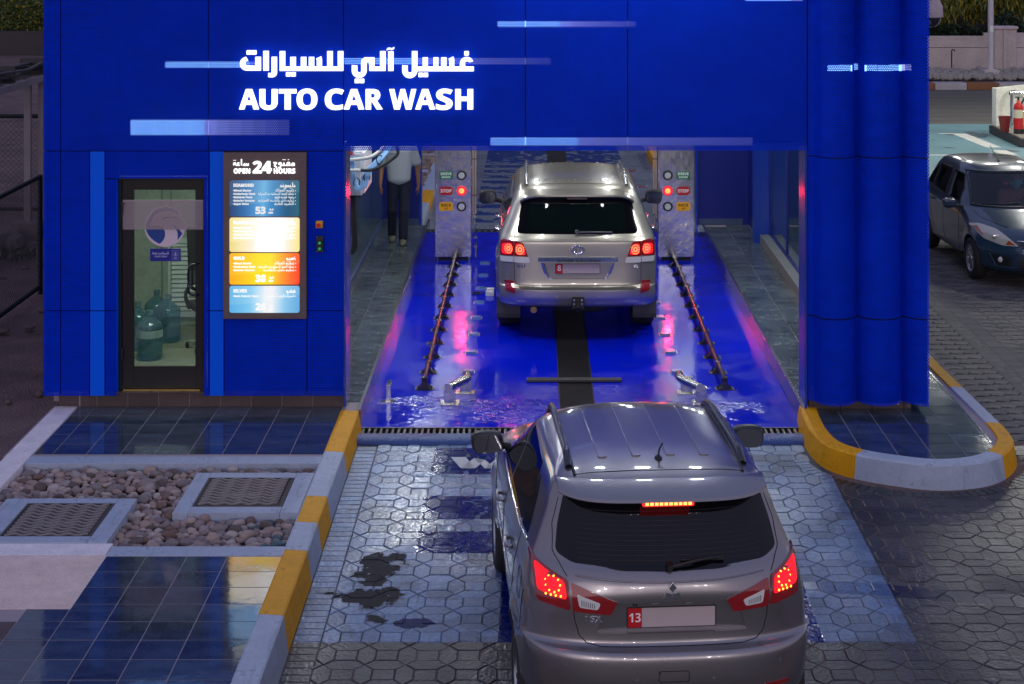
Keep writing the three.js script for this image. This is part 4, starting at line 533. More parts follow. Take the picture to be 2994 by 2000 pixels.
// ------------------------------------------------------------------ staff door and the room behind it
{
  const t = thing('staff_door', 'black framed glass staff door with a round falcon emblem sticker', 'door', [-3.686, 0.34, -0.13]); const w = 0.427, h = 2.08;
  const fr = std([0.012, 0.010, 0.010], 0.35, 0.2);
  part('frame', [bx(-w, -w + 0.03, 0, h, -0.06, 0.03, 0.003), bx(w - 0.022, w, 0, h, -0.06, 0.03, 0.003), bx(-w + 0.03, w - 0.022, h - 0.018, h, -0.06, 0.029)], fr, t);
  const gx0 = -0.282, gx1 = 0.325, gy0 = 0.225, gy1 = 1.965;
  part('leaf', [bx(-w + 0.034, gx0, 0.012, h - 0.022, -0.03, 0.012, 0.003), bx(gx1, w - 0.026, 0.012, h - 0.022, -0.03, 0.012, 0.003), bx(gx0, gx1, 0.012, gy0, -0.03, 0.011), bx(gx0, gx1, gy1, h - 0.022, -0.03, 0.011)], fr, t);
  part('glass', bx(gx0 - 0.006, gx1 + 0.006, gy0 - 0.006, gy1 + 0.006, -0.014, -0.008), phys([0.80, 0.92, 0.86], 0.02, 0, { transmission: 1, thickness: 0, ior: 1.5 }), t);
  part('hinge', [0.35, 1.78].map((y) => [cyl([-w + 0.035, y - 0.05, 0.035], [-w + 0.035, y + 0.05, 0.035], 0.012), bx(-w + 0.012, -w + 0.07, y + 0.05, y + 0.056, 0.02, 0.04)]), M.darkMetal, t);
  part('threshold', bx(-w + 0.05, w - 0.05, 0.0, 0.010, -0.05, 0.045), std([0.6, 0.42, 0.12], 0.3, 1), t);
  part('handle', tube([[0.355, 1.245, 0.012], [0.345, 1.245, 0.07], [0.285, 1.23, 0.085], [0.272, 1.16, 0.09], [0.272, 1.02, 0.09], [0.285, 0.955, 0.085], [0.345, 0.94, 0.07], [0.355, 0.94, 0.012]], 0.012, 50, 10), M.blackGloss, t);
  // perforated pinkish film band across leaf
  const holes = tex(64, 112, (u, v) => { let d = 9; for (const [a, b] of [[0.5, 0.25], [0, 0.75], [1, 0.75]]) d = Math.min(d, Math.hypot(u - a, (v - b) * 1.75)); return d < 0.26 ? 0 : 1; }, { rx: 0.0195, ry: 0.034 });
  part('perforated_band', boxUV(clean(new THREE.PlaneGeometry(0.80, 0.288).translate(0.012, 1.72, 0.017))), std([0.40, 0.31, 0.32], 0.6, 0, { alphaMap: holes, alphaTest: 0.5, side: THREE.DoubleSide }), t);
  part('band_edge', [bx(-0.388, 0.412, 1.852, 1.866, 0.0145, 0.0165)], std([0.46, 0.36, 0.36], 0.6), t);
  // emblem sticker: white disc with blue wing shapes, print on film
  const emblem = canvasTex(512, 512, (c) => { c.fillStyle = '#d9c6cf'; c.fillRect(0, 0, 512, 512); c.fillStyle = '#0a3f8c'; const sc = 512 / 470, X = (x) => (x - 365) * sc, Y = (y) => (y - 447) * sc;
    c.beginPath(); c.moveTo(X(378), Y(690)); c.bezierCurveTo(X(400), Y(560), X(470), Y(455), X(610), Y(457)); c.bezierCurveTo(X(690), Y(457), X(760), Y(500), X(800), Y(590)); c.bezierCurveTo(X(740), Y(510), X(690), Y(500), X(610), Y(497)); c.bezierCurveTo(X(520), Y(505), X(450), Y(560), X(425), Y(690)); c.closePath(); c.fill();
    c.beginPath(); c.moveTo(X(378), Y(700)); c.bezierCurveTo(X(420), Y(672), X(560), Y(655), X(590), Y(712)); c.bezierCurveTo(X(625), Y(780), X(590), Y(850), X(540), Y(882)); c.bezierCurveTo(X(450), Y(840), X(395), Y(780), X(378), Y(700)); c.fill();
    c.beginPath(); c.moveTo(X(560), Y(590)); c.bezierCurveTo(X(620), Y(545), X(740), Y(545), X(815), Y(640)); c.bezierCurveTo(X(740), Y(565), X(660), Y(560), X(590), Y(605)); c.closePath(); c.fill();
    c.beginPath(); c.moveTo(X(665), Y(645)); c.bezierCurveTo(X(720), Y(660), X(760), Y(700), X(805), Y(765)); c.lineTo(X(745), Y(840)); c.bezierCurveTo(X(760), Y(760), X(740), Y(690), X(665), Y(645)); c.fill(); });
  const disc = clean(new THREE.CircleGeometry(0.2, 48)); part('emblem_sticker', disc.translate(0.021, 1.60, -0.004), std([1, 1, 1], 0.5, 0, { map: emblem, side: THREE.DoubleSide }), t);
  const st = canvasTex(360, 144, (c) => { c.fillStyle = '#06128a'; c.fillRect(0, 0, 360, 144); c.fillStyle = '#c8c8e0'; c.font = 'bold 26px sans-serif'; c.fillText('STAFF ONLY', 52, 100); arabic(c, 'للموظفين فقط', 222, 62, 32, 0.14); c.strokeStyle = '#b8b8d8'; c.lineWidth = 3; c.strokeRect(258, 18, 80, 108); c.beginPath(); c.arc(298, 62, 28, 0, 7); c.stroke(); c.beginPath(); c.arc(298, 54, 9, 0, 7); c.fill(); c.beginPath(); c.ellipse(298, 78, 17, 11, 0, Math.PI, 0); c.fill(); c.fillRect(272, 100, 52, 4); c.fillRect(282, 112, 32, 4); });
  part('notice_sticker', plate(0.303, 0.122, 0.008, 0.0015).translate(0.028, 1.322, -0.0035), std([1, 1, 1], 0.5, 0, { map: st }), t);
  // room
  const wall = noisy([0.52, 0.55, 0.50], 0.7, 2), fl = std([1, 1, 1], 0.35, 0, { map: slate([0.33, 0.31, 0.24], 0.2) });
  const room = structGroup('staff_room'); part('floor', bx(-4.78, -2.66, 0.2, 0.338, -2.9, -0.215), M.grout, room);
  for (let i = 0; i < 4; i++) for (let j = 0; j < 5; j++) part('tile', tileGeo(-4.75 + i * 0.6, -4.75 + i * 0.6 + 0.598, -2.9 + j * 0.55, -2.9 + j * 0.55 + 0.548, 0.342), fl, room);
  part('wall', [bx(-4.80, -4.68, 0.34, 3.0, -2.9, -0.21), bx(-2.74, -2.63, 0.34, 3.0, -2.9, -0.21), bx(-4.80, -2.63, 0.34, 3.0, -3.02, -2.9)], wall, room); part('ceiling', bx(-4.8, -2.63, 2.85, 3.0, -2.9, -0.21), M.white, room); part('wall_trim', [bx(-4.30, -4.28, 0.34, 2.85, -2.9, -2.885), bx(-4.19, -4.175, 1.36, 2.85, -2.9, -2.885)], std([0.25, 0.3, 0.26], 0.6), room);
  const lv = thing('louvre_shutter', 'pale slatted louvre shutter at the back of the staff room', 'louvre', [-3.66, 0.50, -2.86]); part('frame', [bx(-0.52, 0.28, -0.06, 0, -0.02, 0.02), bx(-0.52, 0.28, 0.78, 0.84, -0.02, 0.02), bx(-0.55, -0.52, -0.06, 0.84, -0.02, 0.02)], M.whitePlastic, lv); for (let i = 0; i < 15; i++) part('slat', move(bx(-0.51, 0.27, -0.022, 0.022, -0.005, 0.005), 0, 0.03 + i * 0.052, 0, 0, -0.6), M.whitePlastic, lv);
  const l = areaLight(-3.75, 2.80, -0.66, 0.9, 0.5, C(1.0, 1.0, 0.92), 15, [0, -1, 0]); const lt = thing('ceiling_panel', 'square white ceiling lamp inside the staff room', 'ceiling light', [-3.75, 2.83, -0.66]); part('diffuser', bx(-0.45, 0.45, 0, 0.012, -0.25, 0.25), glow([0.92, 1, 0.85], 3), lt); part('frame', [bx(-0.47, 0.47, 0.0, 0.02, -0.27, -0.25), bx(-0.47, 0.47, 0.0, 0.02, 0.25, 0.27)], M.whitePlastic, lt);
  // water bottles
  const prof = [[0, 0], [0.12, 0], [0.135, 0.02], [0.135, 0.09], [0.125, 0.105], [0.135, 0.12], [0.135, 0.2], [0.126, 0.212], [0.135, 0.225], [0.135, 0.33], [0.125, 0.365], [0.085, 0.40], [0.045, 0.43], [0.03, 0.445], [0.03, 0.50], [0.0, 0.502]].map(([x, y]) => new THREE.Vector2(x, y));
  const pet = phys([0.30, 0.58, 0.68], 0.06, 0, { transmission: 0.85, thickness: 0, ior: 1.5, side: THREE.DoubleSide });
  const first = thing('water_bottle', 'large blue water cooler bottle with handprint-size label, front of the group on the staff room floor', 'water bottle', [-4.08, 0.343, -1.33], 0, 'water cooler bottles in the staff room'); part('bottle_body', clean(new THREE.LatheGeometry(prof, 28)), pet, first); part('cap', cyl([0, 0.46, 0], [0, 0.508, 0], 0.033, 0.032, 18), std([0.12, 0.2, 0.26], 0.4), first);
  [[-4.05, -2.1, 'blue water cooler bottle on the right of the group, nearest the louvre'], [-4.23, -2.35, 'blue water cooler bottle at the back of the group'], [-4.30, -1.75, 'blue water cooler bottle behind the labelled one, left of it'], [-4.40, -1.15, 'blue water cooler bottle at the left edge of the door glass']].forEach(([x, z, lab]) => { const c = first.clone(); c.name = numbered('water_bottle'); c.position.set(x, 0.343, z); c.userData.label = lab; scene.add(c); });
  part('label', cyl([0, 0.235, 0], [0, 0.315, 0], 0.1365, 0.1365, 28, true), std([0.35, 0.42, 0.45], 0.6), first);
  first.userData.label = 'large blue water cooler bottle with a pale label, foremost behind the door glass';
  // office chair partly behind the door stile
  const ch = thing('office_chair', 'black office chair with chrome star base at the right side of the staff room', 'office chair', [-3.50, 0.343, -1.75], 0.5); part('backrest', move(new RoundedBoxGeometry(0.42, 0.62, 0.05, 3, 0.024), 0, 0.98, -0.2, 0, -0.12), M.black, ch); part('seat', move(new RoundedBoxGeometry(0.46, 0.08, 0.46, 3, 0.035), 0, 0.47, 0), M.black, ch); part('armrest', [tube([[-0.24, 0.45, -0.05], [-0.29, 0.6, -0.02], [-0.27, 0.70, 0.05], [-0.25, 0.70, 0.18]], 0.02, 20, 8)], M.black, ch); part('armrest', [tube([[0.24, 0.45, -0.05], [0.29, 0.6, -0.02], [0.27, 0.70, 0.05], [0.25, 0.70, 0.18]], 0.02, 20, 8)], M.black, ch); part('column', cyl([0, 0.1, 0], [0, 0.44, 0], 0.025), M.chrome, ch); for (let i = 0; i < 5; i++) { const a = i * 1.2566; part('base_leg', cyl([0, 0.1, 0], [0.28 * Math.cos(a), 0.07, 0.28 * Math.sin(a)], 0.022, 0.015), M.chrome, ch); part('caster', cyl([0.28 * Math.cos(a) - 0.012, 0.032, 0.28 * Math.sin(a)], [0.28 * Math.cos(a) + 0.012, 0.032, 0.28 * Math.sin(a)], 0.032), M.black, ch); }
}
// ------------------------------------------------------------------ wash bay equipment
const glassBack = std([0.01, 0.012, 0.016], 0.15);
const brushed = std([0.62, 0.63, 0.60], 0.20, 1.0, { bumpMap: rep(nSoft, 0.9), bumpScale: 0.0035 });
const signTex = (draw) => canvasTex(256, 160, (c) => { c.textAlign = 'center'; draw(c); });
const signs = { drive: signTex((c) => { c.fillStyle = '#0a6a3c'; c.fillRect(0, 0, 256, 160); c.fillStyle = '#f2f4f4'; c.font = 'bold 74px sans-serif'; c.fillText('DRIVE', 128, 78, 226); c.font = 'bold 52px sans-serif'; c.fillText('AHEAD', 128, 134, 196); }), stop: signTex((c) => { c.fillStyle = '#b00d12'; c.fillRect(0, 0, 256, 160); c.fillStyle = '#fafafa'; c.font = 'bold 88px sans-serif'; c.fillText('STOP', 128, 112, 234); }), back: signTex((c) => { c.fillStyle = '#e8a205'; c.fillRect(0, 0, 256, 160); c.fillStyle = '#15120c'; c.font = 'bold 74px sans-serif'; c.fillText('BACK', 128, 80, 200); c.font = 'bold 52px sans-serif'; c.fillText('UP', 128, 138, 80); }) };
const uvPlate = (shape, w, h, d) => { const g = ext(shape, d, 0, 8), p = g.attributes.position, uv = g.attributes.uv; for (let i = 0; i < p.count; i++) uv.setXY(i, p.getX(i) / w + 0.5, p.getY(i) / h + 0.5); return g; };
function signalPost(x, dir, label) { // dir: +1 lamps on the right-hand side
  const t = thing('signal_post', label, 'signal post', [x, 0, -8.4], 0, 'steel signal posts flanking the bay');
  part('cabinet', bx(-0.266, 0.266, 0.055, 2.55, -0.42, 0, 0.008), brushed, t); part('panel_seam', bx(dir * 0.062 - 0.001, dir * 0.062 + 0.001, 1.45, 2.54, -0.002, 0.0015), M.darkMetal, t);
  part('foot', [bx(-0.2, 0.2, 0, 0.056, -0.38, -0.05)], M.black, t); part('foot_bolt', [[-0.23, -0.04], [0.23, -0.04]].map(([a, z]) => cyl([a, 0, z], [a, 0.06, z], 0.014)), M.steel, t);
  const sx = -dir * 0.102, lx = dir * 0.124;
  const sg = [['drive', 1.253, uvPlate(rrect(-0.1, 0.1, -0.06, 0.06, 0.026), 0.2, 0.12, 0.006), M.driveSign ??= std([1, 1, 1], 0.4, 0, { map: signs.drive })], ['stop', 1.026, uvPlate(poly([[-0.1, 0.03], [-0.066, 0.062], [0.066, 0.062], [0.1, 0.03], [0.1, -0.03], [0.066, -0.062], [-0.066, -0.062], [-0.1, -0.03]]), 0.2, 0.124, 0.006), M.stopSign ??= std([1, 1, 1], 0.4, 0, { map: signs.stop })], ['back', 0.797, uvPlate(rrect(-0.1, 0.1, -0.062, 0.062, 0.03), 0.2, 0.124, 0.006), M.backSign ??= std([1, 1, 1], 0.4, 0, { map: signs.back })]];
  for (const [k, y, g, m] of sg) { const p = part('sign_plate', g, m, t); p.position.set(sx, y, 0.001); }
  for (const [y, on] of [[1.253, 0], [1.026, 1], [0.797, 0]]) {
    const lamp = part('signal_lamp', new THREE.TorusGeometry(0.060, 0.013, 10, 32), on ? glow([1, 0.01, 0.03], 0.8, [0.15, 0.005, 0.008]) : M.black, t); lamp.position.set(lx, y, 0.012);
    part('lens', clean(cyl([0, 0, -0.012], [0, 0, -0.002], 0.056, 0.056, 28)), on ? glow([1, 0.012, 0.035], 3.2) : std([0.5, 0.52, 0.54], 0.3), lamp);
    const dots = []; for (let i = 0; i < 12; i++) { const a = i / 12 * 6.283; dots.push(cyl([0.031 * Math.cos(a), 0.031 * Math.sin(a), -0.003], [0.031 * Math.cos(a), 0.031 * Math.sin(a), 0.004], 0.006, 0.005, 8)); } for (let i = 0; i < 6; i++) { const a = i / 6 * 6.283; dots.push(cyl([0.015 * Math.cos(a), 0.015 * Math.sin(a), -0.003], [0.015 * Math.cos(a), 0.015 * Math.sin(a), 0.004], 0.0065, 0.005, 8)); }
    part('led_cluster', dots, on ? glow([1, 0.40, 0.05], 3.2) : std([0.78, 0.8, 0.82], 0.15), lamp);
    if (on) areaLight(x + lx, y, -8.4 + 0.035, 0.10, 0.10, C(1, 0.02, 0.06), 110, [0, 0, 1]);
  }
  // conduit on the lane side
  part('conduit', [0.29, 0.325].map((d, i) => bx(dir * d - 0.013, dir * d + 0.013, 0.62 + i * 0.06, 2.55, -0.08, -0.05, 0.003)), std([0.45, 0.34, 0.26], 0.4, 0.6), t); part('conduit_clip', [0.95, 1.48, 2.0].map((y) => bx(dir * 0.27, dir * 0.345, y, y + 0.012, -0.09, -0.04)), M.darkMetal, t);
  const hose = [[dir * 0.31, 0.66, -0.06], [dir * 0.32, 0.45, -0.04], [dir * 0.335, 0.25, -0.06], [dir * 0.33, 0.05, -0.02]]; part('hose', [tube(hose, 0.014, 24, 8), ...[0.2, 0.33, 0.5].map((y) => bx(dir * 0.30, dir * 0.35, y, y + 0.02, -0.09, -0.02))], M.steel, t);
  return t;
}
signalPost(-1.226, 1, 'left steel signal post with drive ahead, stop and back up lamps beside the walking man');
signalPost(2.035, -1, 'right steel signal post with its lit stop lamp between silver four-by-four and navy end wall');
for (const [x, lab] of [[-1.19, 'left dark wheel guide rail on black feet beside the left walkway'], [1.985, 'right dark wheel guide rail on black feet beside the right walkway']]) {
  const t = thing('guide_rail', lab, 'guide rail', [x, 0, -1.36], 0, 'wheel guide rails on the wash floor');
  part('rail', [cyl([0, 0.105, -0.02], [0, 0.105, -7.2], 0.024, 0.024, 14), cyl([0, 0.105, -0.02], [0, 0.105, 0.0], 0.024, 0.006, 14)], std([0.16, 0.09, 0.075], 0.22, 0.85), t);
  for (let i = 0; i < 11; i++) { const z = -0.06 - i * 0.66, f = part('foot', [move(ext(poly([[-0.085, 0], [0.085, 0], [0.07, 0.014], [0.028, 0.05], [0.02, 0.09], [-0.02, 0.09], [-0.028, 0.05], [-0.07, 0.014]]), 0.10, 0.003), 0, 0.004, z - 0.05), bx(-0.03, 0.03, 0.072, 0.128, z - 0.035, z + 0.035, 0.006)], phys([0.012, 0.012, 0.013], 0.18, 0.2, { clearcoat: 0.8, clearcoatRoughness: 0.1 }), t); part('foot_plate', bx(-0.10, 0.10, 0, 0.006, z - 0.065, z + 0.065), M.darkMetal, f); }
}
for (const [x, s, lab] of [[-0.80, 1, 'left bent steel guide tube at the entrance, capped end towards the lane'], [1.56, -1, 'right bent steel guide tube at the entrance beside the waiting car roof']]) {
  const t = thing('guide_tube', lab, 'guide tube', [x, 0, -1.05], 0, 'bent steel wheel guides');
  const tubeM = std([0.50, 0.51, 0.50], 0.24, 1, { bumpMap: rep(nFine, 0.3), bumpScale: 0.0008 });
  part('tube', tube([[-0.10 * s, 0.19, 0.30], [-0.02 * s, 0.19, 0.13], [0.055 * s, 0.19, -0.02], [0.075 * s, 0.19, -0.12], [0.06 * s, 0.17, -0.30]], 0.043, 60, 18), tubeM, t); part('end_cap', [cyl([-0.105 * s, 0.19, 0.31], [-0.098 * s, 0.19, 0.294], 0.0435, 0.0435, 24)], std([0.60, 0.60, 0.59], 0.45, 0.4), t);
  part('pedestal', bx(-0.11 * s - 0.04, -0.11 * s + 0.07, 0, 0.17, 0.12, 0.24, 0.004), M.steel, t); part('pedestal', bx(0.02 * s - 0.03, 0.02 * s + 0.09, 0, 0.17, -0.24, -0.18, 0.004), M.steel, t); part('base_plate', bx(-0.11 * s - 0.08, -0.11 * s + 0.11, 0, 0.008, 0.08, 0.28), M.steel, t); part('base_plate', bx(0.02 * s - 0.07, 0.02 * s + 0.13, 0, 0.008, -0.3, -0.14), M.steel, t);
}
{
  const t = thing('floor_bracket', 'small bent flat-steel bracket standing on the wet floor by the left walkway', 'bracket', [-1.53, 0, -0.92]); part('upright', bx(-0.024, 0.024, 0, 0.165, -0.006, 0.006, 0.002), M.steel, t); part('arm', move(bx(-0.024, 0.024, -0.006, 0.006, -0.22, 0, 0.002), 0, 0.165, 0.006), M.steel, t); part('base_plate', bx(-0.07, 0.07, 0, 0.007, -0.05, 0.05), M.steel, t);
  const s = thing('tread_bar', 'chequered steel tread bar lying across the centre drain', 'floor bar', [0.40, 0, -1.72]); part('plate', bx(-0.51, 0.51, 0.003, 0.03, -0.05, 0.05, 0.004), std([0.10, 0.10, 0.10], 0.5, 0.5), s); const st = []; for (let i = 0; i < 26; i++) for (let j = 0; j < 2; j++) st.push(move(bx(-0.014, 0.014, 0, 0.003, -0.003, 0.003), -0.48 + i * 0.0385, 0.0295, -0.02 + j * 0.04, (i + j) % 2 ? 0.7 : -0.7)); stuff('treads', st, M.darkMetal, undefined, s);
}
{ // pale blue lugs along the tracks
  let proto = null; const lug = phys([0.06, 0.20, 0.62], 0.2, 0, { clearcoat: 0.8, clearcoatRoughness: 0.1 });
  for (const x of [-0.755, 1.535]) for (let i = 0; i < 8; i++) { const z = -2.1 - i * 0.875; const lab = ORD[i] + ' pale blue floor lug from the entrance in the ' + (x < 0 ? 'left' : 'right') + ' row'; if (!proto) { proto = thing('floor_lug', lab, 'floor lug', [x, 0, z], 0, 'blue floor lugs along the car track'); part('lug', bx(-0.06, 0.06, 0.0, 0.022, -0.06, 0.06, 0.010), lug, proto); part('lug_rim', bx(-0.072, 0.072, 0, 0.005, -0.072, 0.072), std([0.3, 0.33, 0.4], 0.3, 0.8), proto); } else { const c = proto.clone(); c.name = numbered('floor_lug'); c.position.set(x, 0, z); c.userData.label = lab; scene.add(c); } }
  const s = thing('sensor_block', 'small white sensor block with black cable on the floor left of the silver four-by-four', 'sensor', [-0.62, 0, -6.1]); part('block', [bx(-0.05, 0.05, 0, 0.075, -0.09, -0.01, 0.004), bx(-0.06, 0.05, 0, 0.06, 0.02, 0.09, 0.004)], M.whitePlastic, s); part('cable', tube([[-0.05, 0.03, -0.04], [-0.16, 0.012, 0.02], [-0.24, 0.012, -0.03], [-0.2, 0.012, -0.1], [-0.14, 0.012, -0.08]], 0.008, 40, 6), M.rubber, s);
}
{ // control box with hoses on the left wall
  const t = thing('control_box', 'white control cabinet on the left bay wall behind blue hoses', 'control cabinet', [-2.44, 1.48, -5.55]); part('cabinet', bx(0, 0.22, 0, 0.56, -0.55, 0.5, 0.006), std([0.55, 0.56, 0.60], 0.4), t); part('door', bx(0.222, 0.25, 0.02, 0.54, -0.5, 0.46, 0.006), std([0.62, 0.63, 0.67], 0.35), t); part('cover', bx(0.02, 0.2, 0.03, 0.53, 0.502, 0.52, 0.004), std([0.45, 0.46, 0.5], 0.4), t); part('cable_gland', [0.06, 0.12, 0.17].map((x) => cyl([x, -0.05, 0.35], [x, 0, 0.35], 0.02)), M.black, t);
  const b = thing('hose_bundle', 'bundle of pale blue hoses looping in front of the white control cabinet', 'hoses', [-2.28, 1.55, -4.9]); const hm = std([0.22, 0.42, 0.68], 0.35); for (let i = 0; i < 4; i++) { const o = i * 0.025; part('hose', tube([[-0.06 + o * 0.3, 0.62, 0.03], [-0.05 + o * 0.4, 0.3, 0.03], [-0.02 + o * 0.5, 0.07 + o * 0.2, 0.04], [0.05 + o, 0.04 + o * 0.5, 0.05], [0.10 + o, 0.22 + o * 0.3, 0.03], [0.22 + o * 1.2, 0.36 + o * 0.4, 0.0], [0.36 + o, 0.5 + o * 0.6, -0.05], [0.52 + o, 0.78 + o, -0.1]], 0.017, 60, 8), hm, b); }
  part('cable_tie', [[0.10, 0.19], [0.26, 0.41], [-0.03, 0.12]].map(([x, y]) => move(clean(new THREE.TorusGeometry(0.055, 0.007, 6, 16)), x + 0.04, y, 0.02, 0.9, 0, 0.6)), M.black, b);
  const p = thing('water_pipes', 'pale water pipes with black hose ends and a red valve above the hoses', 'pipes', [-2.42, 1.95, -4.75]); const wp = std([0.55, 0.55, 0.5], 0.3); part('pipe', tube([[0, 0.02, 0], [0.18, 0.03, 0], [0.34, 0.06, 0.0], [0.46, 0.14, -0.05], [0.6, 0.3, -0.1]], 0.022, 30, 8), wp, p); part('pipe', [cyl([0, -0.10, 0.05], [0.22, -0.10, 0.05], 0.017), cyl([0.14, -0.10, 0.05], [0.2, -0.10, 0.05], 0.024)], wp, p); part('black_hose', tube([[0.22, -0.10, 0.05], [0.34, -0.10, 0.05], [0.48, -0.05, 0.03], [0.62, 0.04, 0], [0.68, 0.12, -0.02], [0.62, 0.3, -0.06]], 0.02, 40, 8), M.rubber, p); part('valve', [cyl([0.1, 0.1, 0.04], [0.1, 0.17, 0.04], 0.02), bx(0.04, 0.15, 0.085, 0.097, 0.03, 0.05)], std([0.5, 0.05, 0.03], 0.4), p); part('pipe', [cyl([0.0, 0.15, 0.04], [0.12, 0.15, 0.04], 0.026)], M.steel, p);
  const k = thing('drop_cable', 'black cables looping down the wall below the control cabinet', 'cable', [-2.40, 1.48, -5.15]); part('cable', [0, 1, 2].map((i) => tube([[0.03 + i * 0.02, 0.0, 0], [0.05 + i * 0.02, -0.2, 0.01], [0.05 + i * 0.025, -0.4 - i * 0.02, 0.02], [0.06 + i * 0.02, -0.62 - i * 0.03, 0], [0.02, -0.72 - i * 0.02, 0], [-0.02, -0.6, 0.0]], 0.013, 40, 7)), M.rubber, k); part('wall_rail', bx(-0.03, -0.015, -1.0, -0.45, -0.06, -0.03), M.steel, k);
}
// ------------------------------------------------------------------ beyond the bay
{
  const ex = tex(512, 1024, (u, v) => { const x = -1.95 + u * 4.3, z = -11 - v * 30; const g = 0.8 + 0.4 * (fbm(x * 2.5 + 9, z * 2.5 + 300, 4) - 0.5) + 0.25 * (vnoise(x * 20, z * 20) - 0.5); const band = x > -1.06 - 0 && x < 1.76; let b = 0; if (band) { if (z < -19.0) b = 1; else if (z < -18.72) b = ((x * 2.0 + z * 2) % 0.62 + 0.62) % 0.62 < 0.35 ? 1 : 0; else { const p = (-z - 11) / 0.72; b = (p % 1) < lerp(0.62, 0.5, clamp(p / 10, 0, 1)) && z < -11.6 ? 1 : 0; } if (Math.abs(x - 0.42) < 0.2 && z < -19) return [0.03, 0.03, 0.03]; }
    const w = fbm(x * 6, z * 6 + 70, 4); if (b && w < 0.62) return [0.012 * g, 0.055 * g, 0.27 * g]; return [0.24 * g, 0.27 * g, 0.33 * g]; }, { srgb: true }); ex.wrapS = ex.wrapT = THREE.ClampToEdgeWrapping;
  const g = bx(-1.95, 2.35, -0.3, -0.008, -41, -11); const p = g.attributes.position, uv = g.attributes.uv; for (let i = 0; i < p.count; i++) uv.setXY(i, (p.getX(i) + 1.95) / 4.3, (-11 - p.getZ(i)) / 30); struct('exit_lane', g, std([1, 1, 1], 0.25, 0, { map: ex, bumpMap: rep(nSoft, 0.2), bumpScale: 0.01 }));
  struct('exit_yard', bx(-6, 4.6, -0.34, -0.30, -70, -11), noisy([0.16, 0.15, 0.15], 0.8, 3));
  const bedm = noisy([0.24, 0.16, 0.12], 0.9, 0.8, 0.02); const gb = structGroup('gravel_bed'); part('gravel_base', bx(-4.7, -2.1, -0.2, 0.10, -30, -10.6), bedm, gb);
  const gr = [[], [], []]; for (let i = 0; i < 1500; i++) { const r = rr(0.04, 0.085), q = new THREE.IcosahedronGeometry(r, 0); q.scale(rr(0.9, 1.4), rr(0.6, 0.9), 1); q.rotateY(rr(0, 6)); q.translate(rr(-2.75, -2.1), 0.11 + rr(0, 0.03), rr(-24, -11)); gr[i % 3].push(q); } gr.forEach((l, i) => stuff('gravel', l, noisy([[0.30, 0.20, 0.14], [0.22, 0.15, 0.12], [0.36, 0.26, 0.19]][i], 0.8, 0.5), undefined, gb));
  part('concrete_beam', [bx(-4.7, -2.1, 0.1, 0.17, -16.7, -16.3), bx(-4.7, -2.1, 0.1, 0.17, -19.0, -18.8)], M.paintGrey, gb);
  const k = thing('exit_kerb', 'grey kerb with a yellow block along the left of the exit lane', 'kerb'); [[-10.7, -12.9, 0], [-12.9, -14.3, 1], [-14.3, -20, 0], [-20, -22, 1]].forEach(([a, b, y]) => part('kerb_block', bx(-2.1, -1.86, -0.2, 0.14, b + 0.003, a - 0.003, 0.015), y ? M.paintYellow : M.paintGrey, k));
  const k2 = thing('exit_kerb', 'yellow ended kerb right of the exit lane seen over the four-by-four', 'kerb'); [[-10.7, -17, 0], [-17, -17.9, 0], [-17.9, -20.5, 1], [-20.5, -24, 0]].forEach(([a, b, y]) => part('kerb_block', bx(2.36, 2.62, -0.2, y ? 0.16 : 0.0, b + 0.003, a - 0.003, 0.015), y ? M.paintYellow : M.paintGrey, k2));
  const post = thing('exit_post', 'slim pinkish post beside the left exit kerb', 'post', [-2.32, 0.1, -15.9]); part('shaft', bx(-0.05, 0.05, 0.05, 2.2, -0.05, 0.05, 0.004), noisy([0.5, 0.33, 0.27], 0.6), post); part('foot', bx(-0.09, 0.12, 0, 0.05, -0.09, 0.09), M.darkMetal, post);
  const bol = thing('exit_bollard', 'yellow box post in the gap between right signal post and navy wall', 'bollard', [2.36, 0, -12.6]); part('shaft', bx(-0.1, 0.12, 1.25, 1.75, -0.06, 0.06, 0.01), M.paintYellow, bol); part('lower_post', bx(-0.05, 0.08, 0, 1.25, -0.04, 0.04), noisy([0.3, 0.2, 0.13], 0.7), bol);
  for (const [x, z, lab] of [[1.90, -17.7, 'small red road stud on the exit lane, the farther one'], [1.96, -15.6, 'small red road stud on the exit lane, the nearer one']]) { const t = thing('road_stud', lab, 'road stud', [x, 0, z]); part('stud', bx(-0.09, 0.09, -0.01, 0.03, -0.06, 0.06, 0.012), M.steel, t); part('reflector', bx(-0.07, 0.07, 0.006, 0.024, 0.058, 0.066), std([0.5, 0.03, 0.03], 0.25), t); }
}
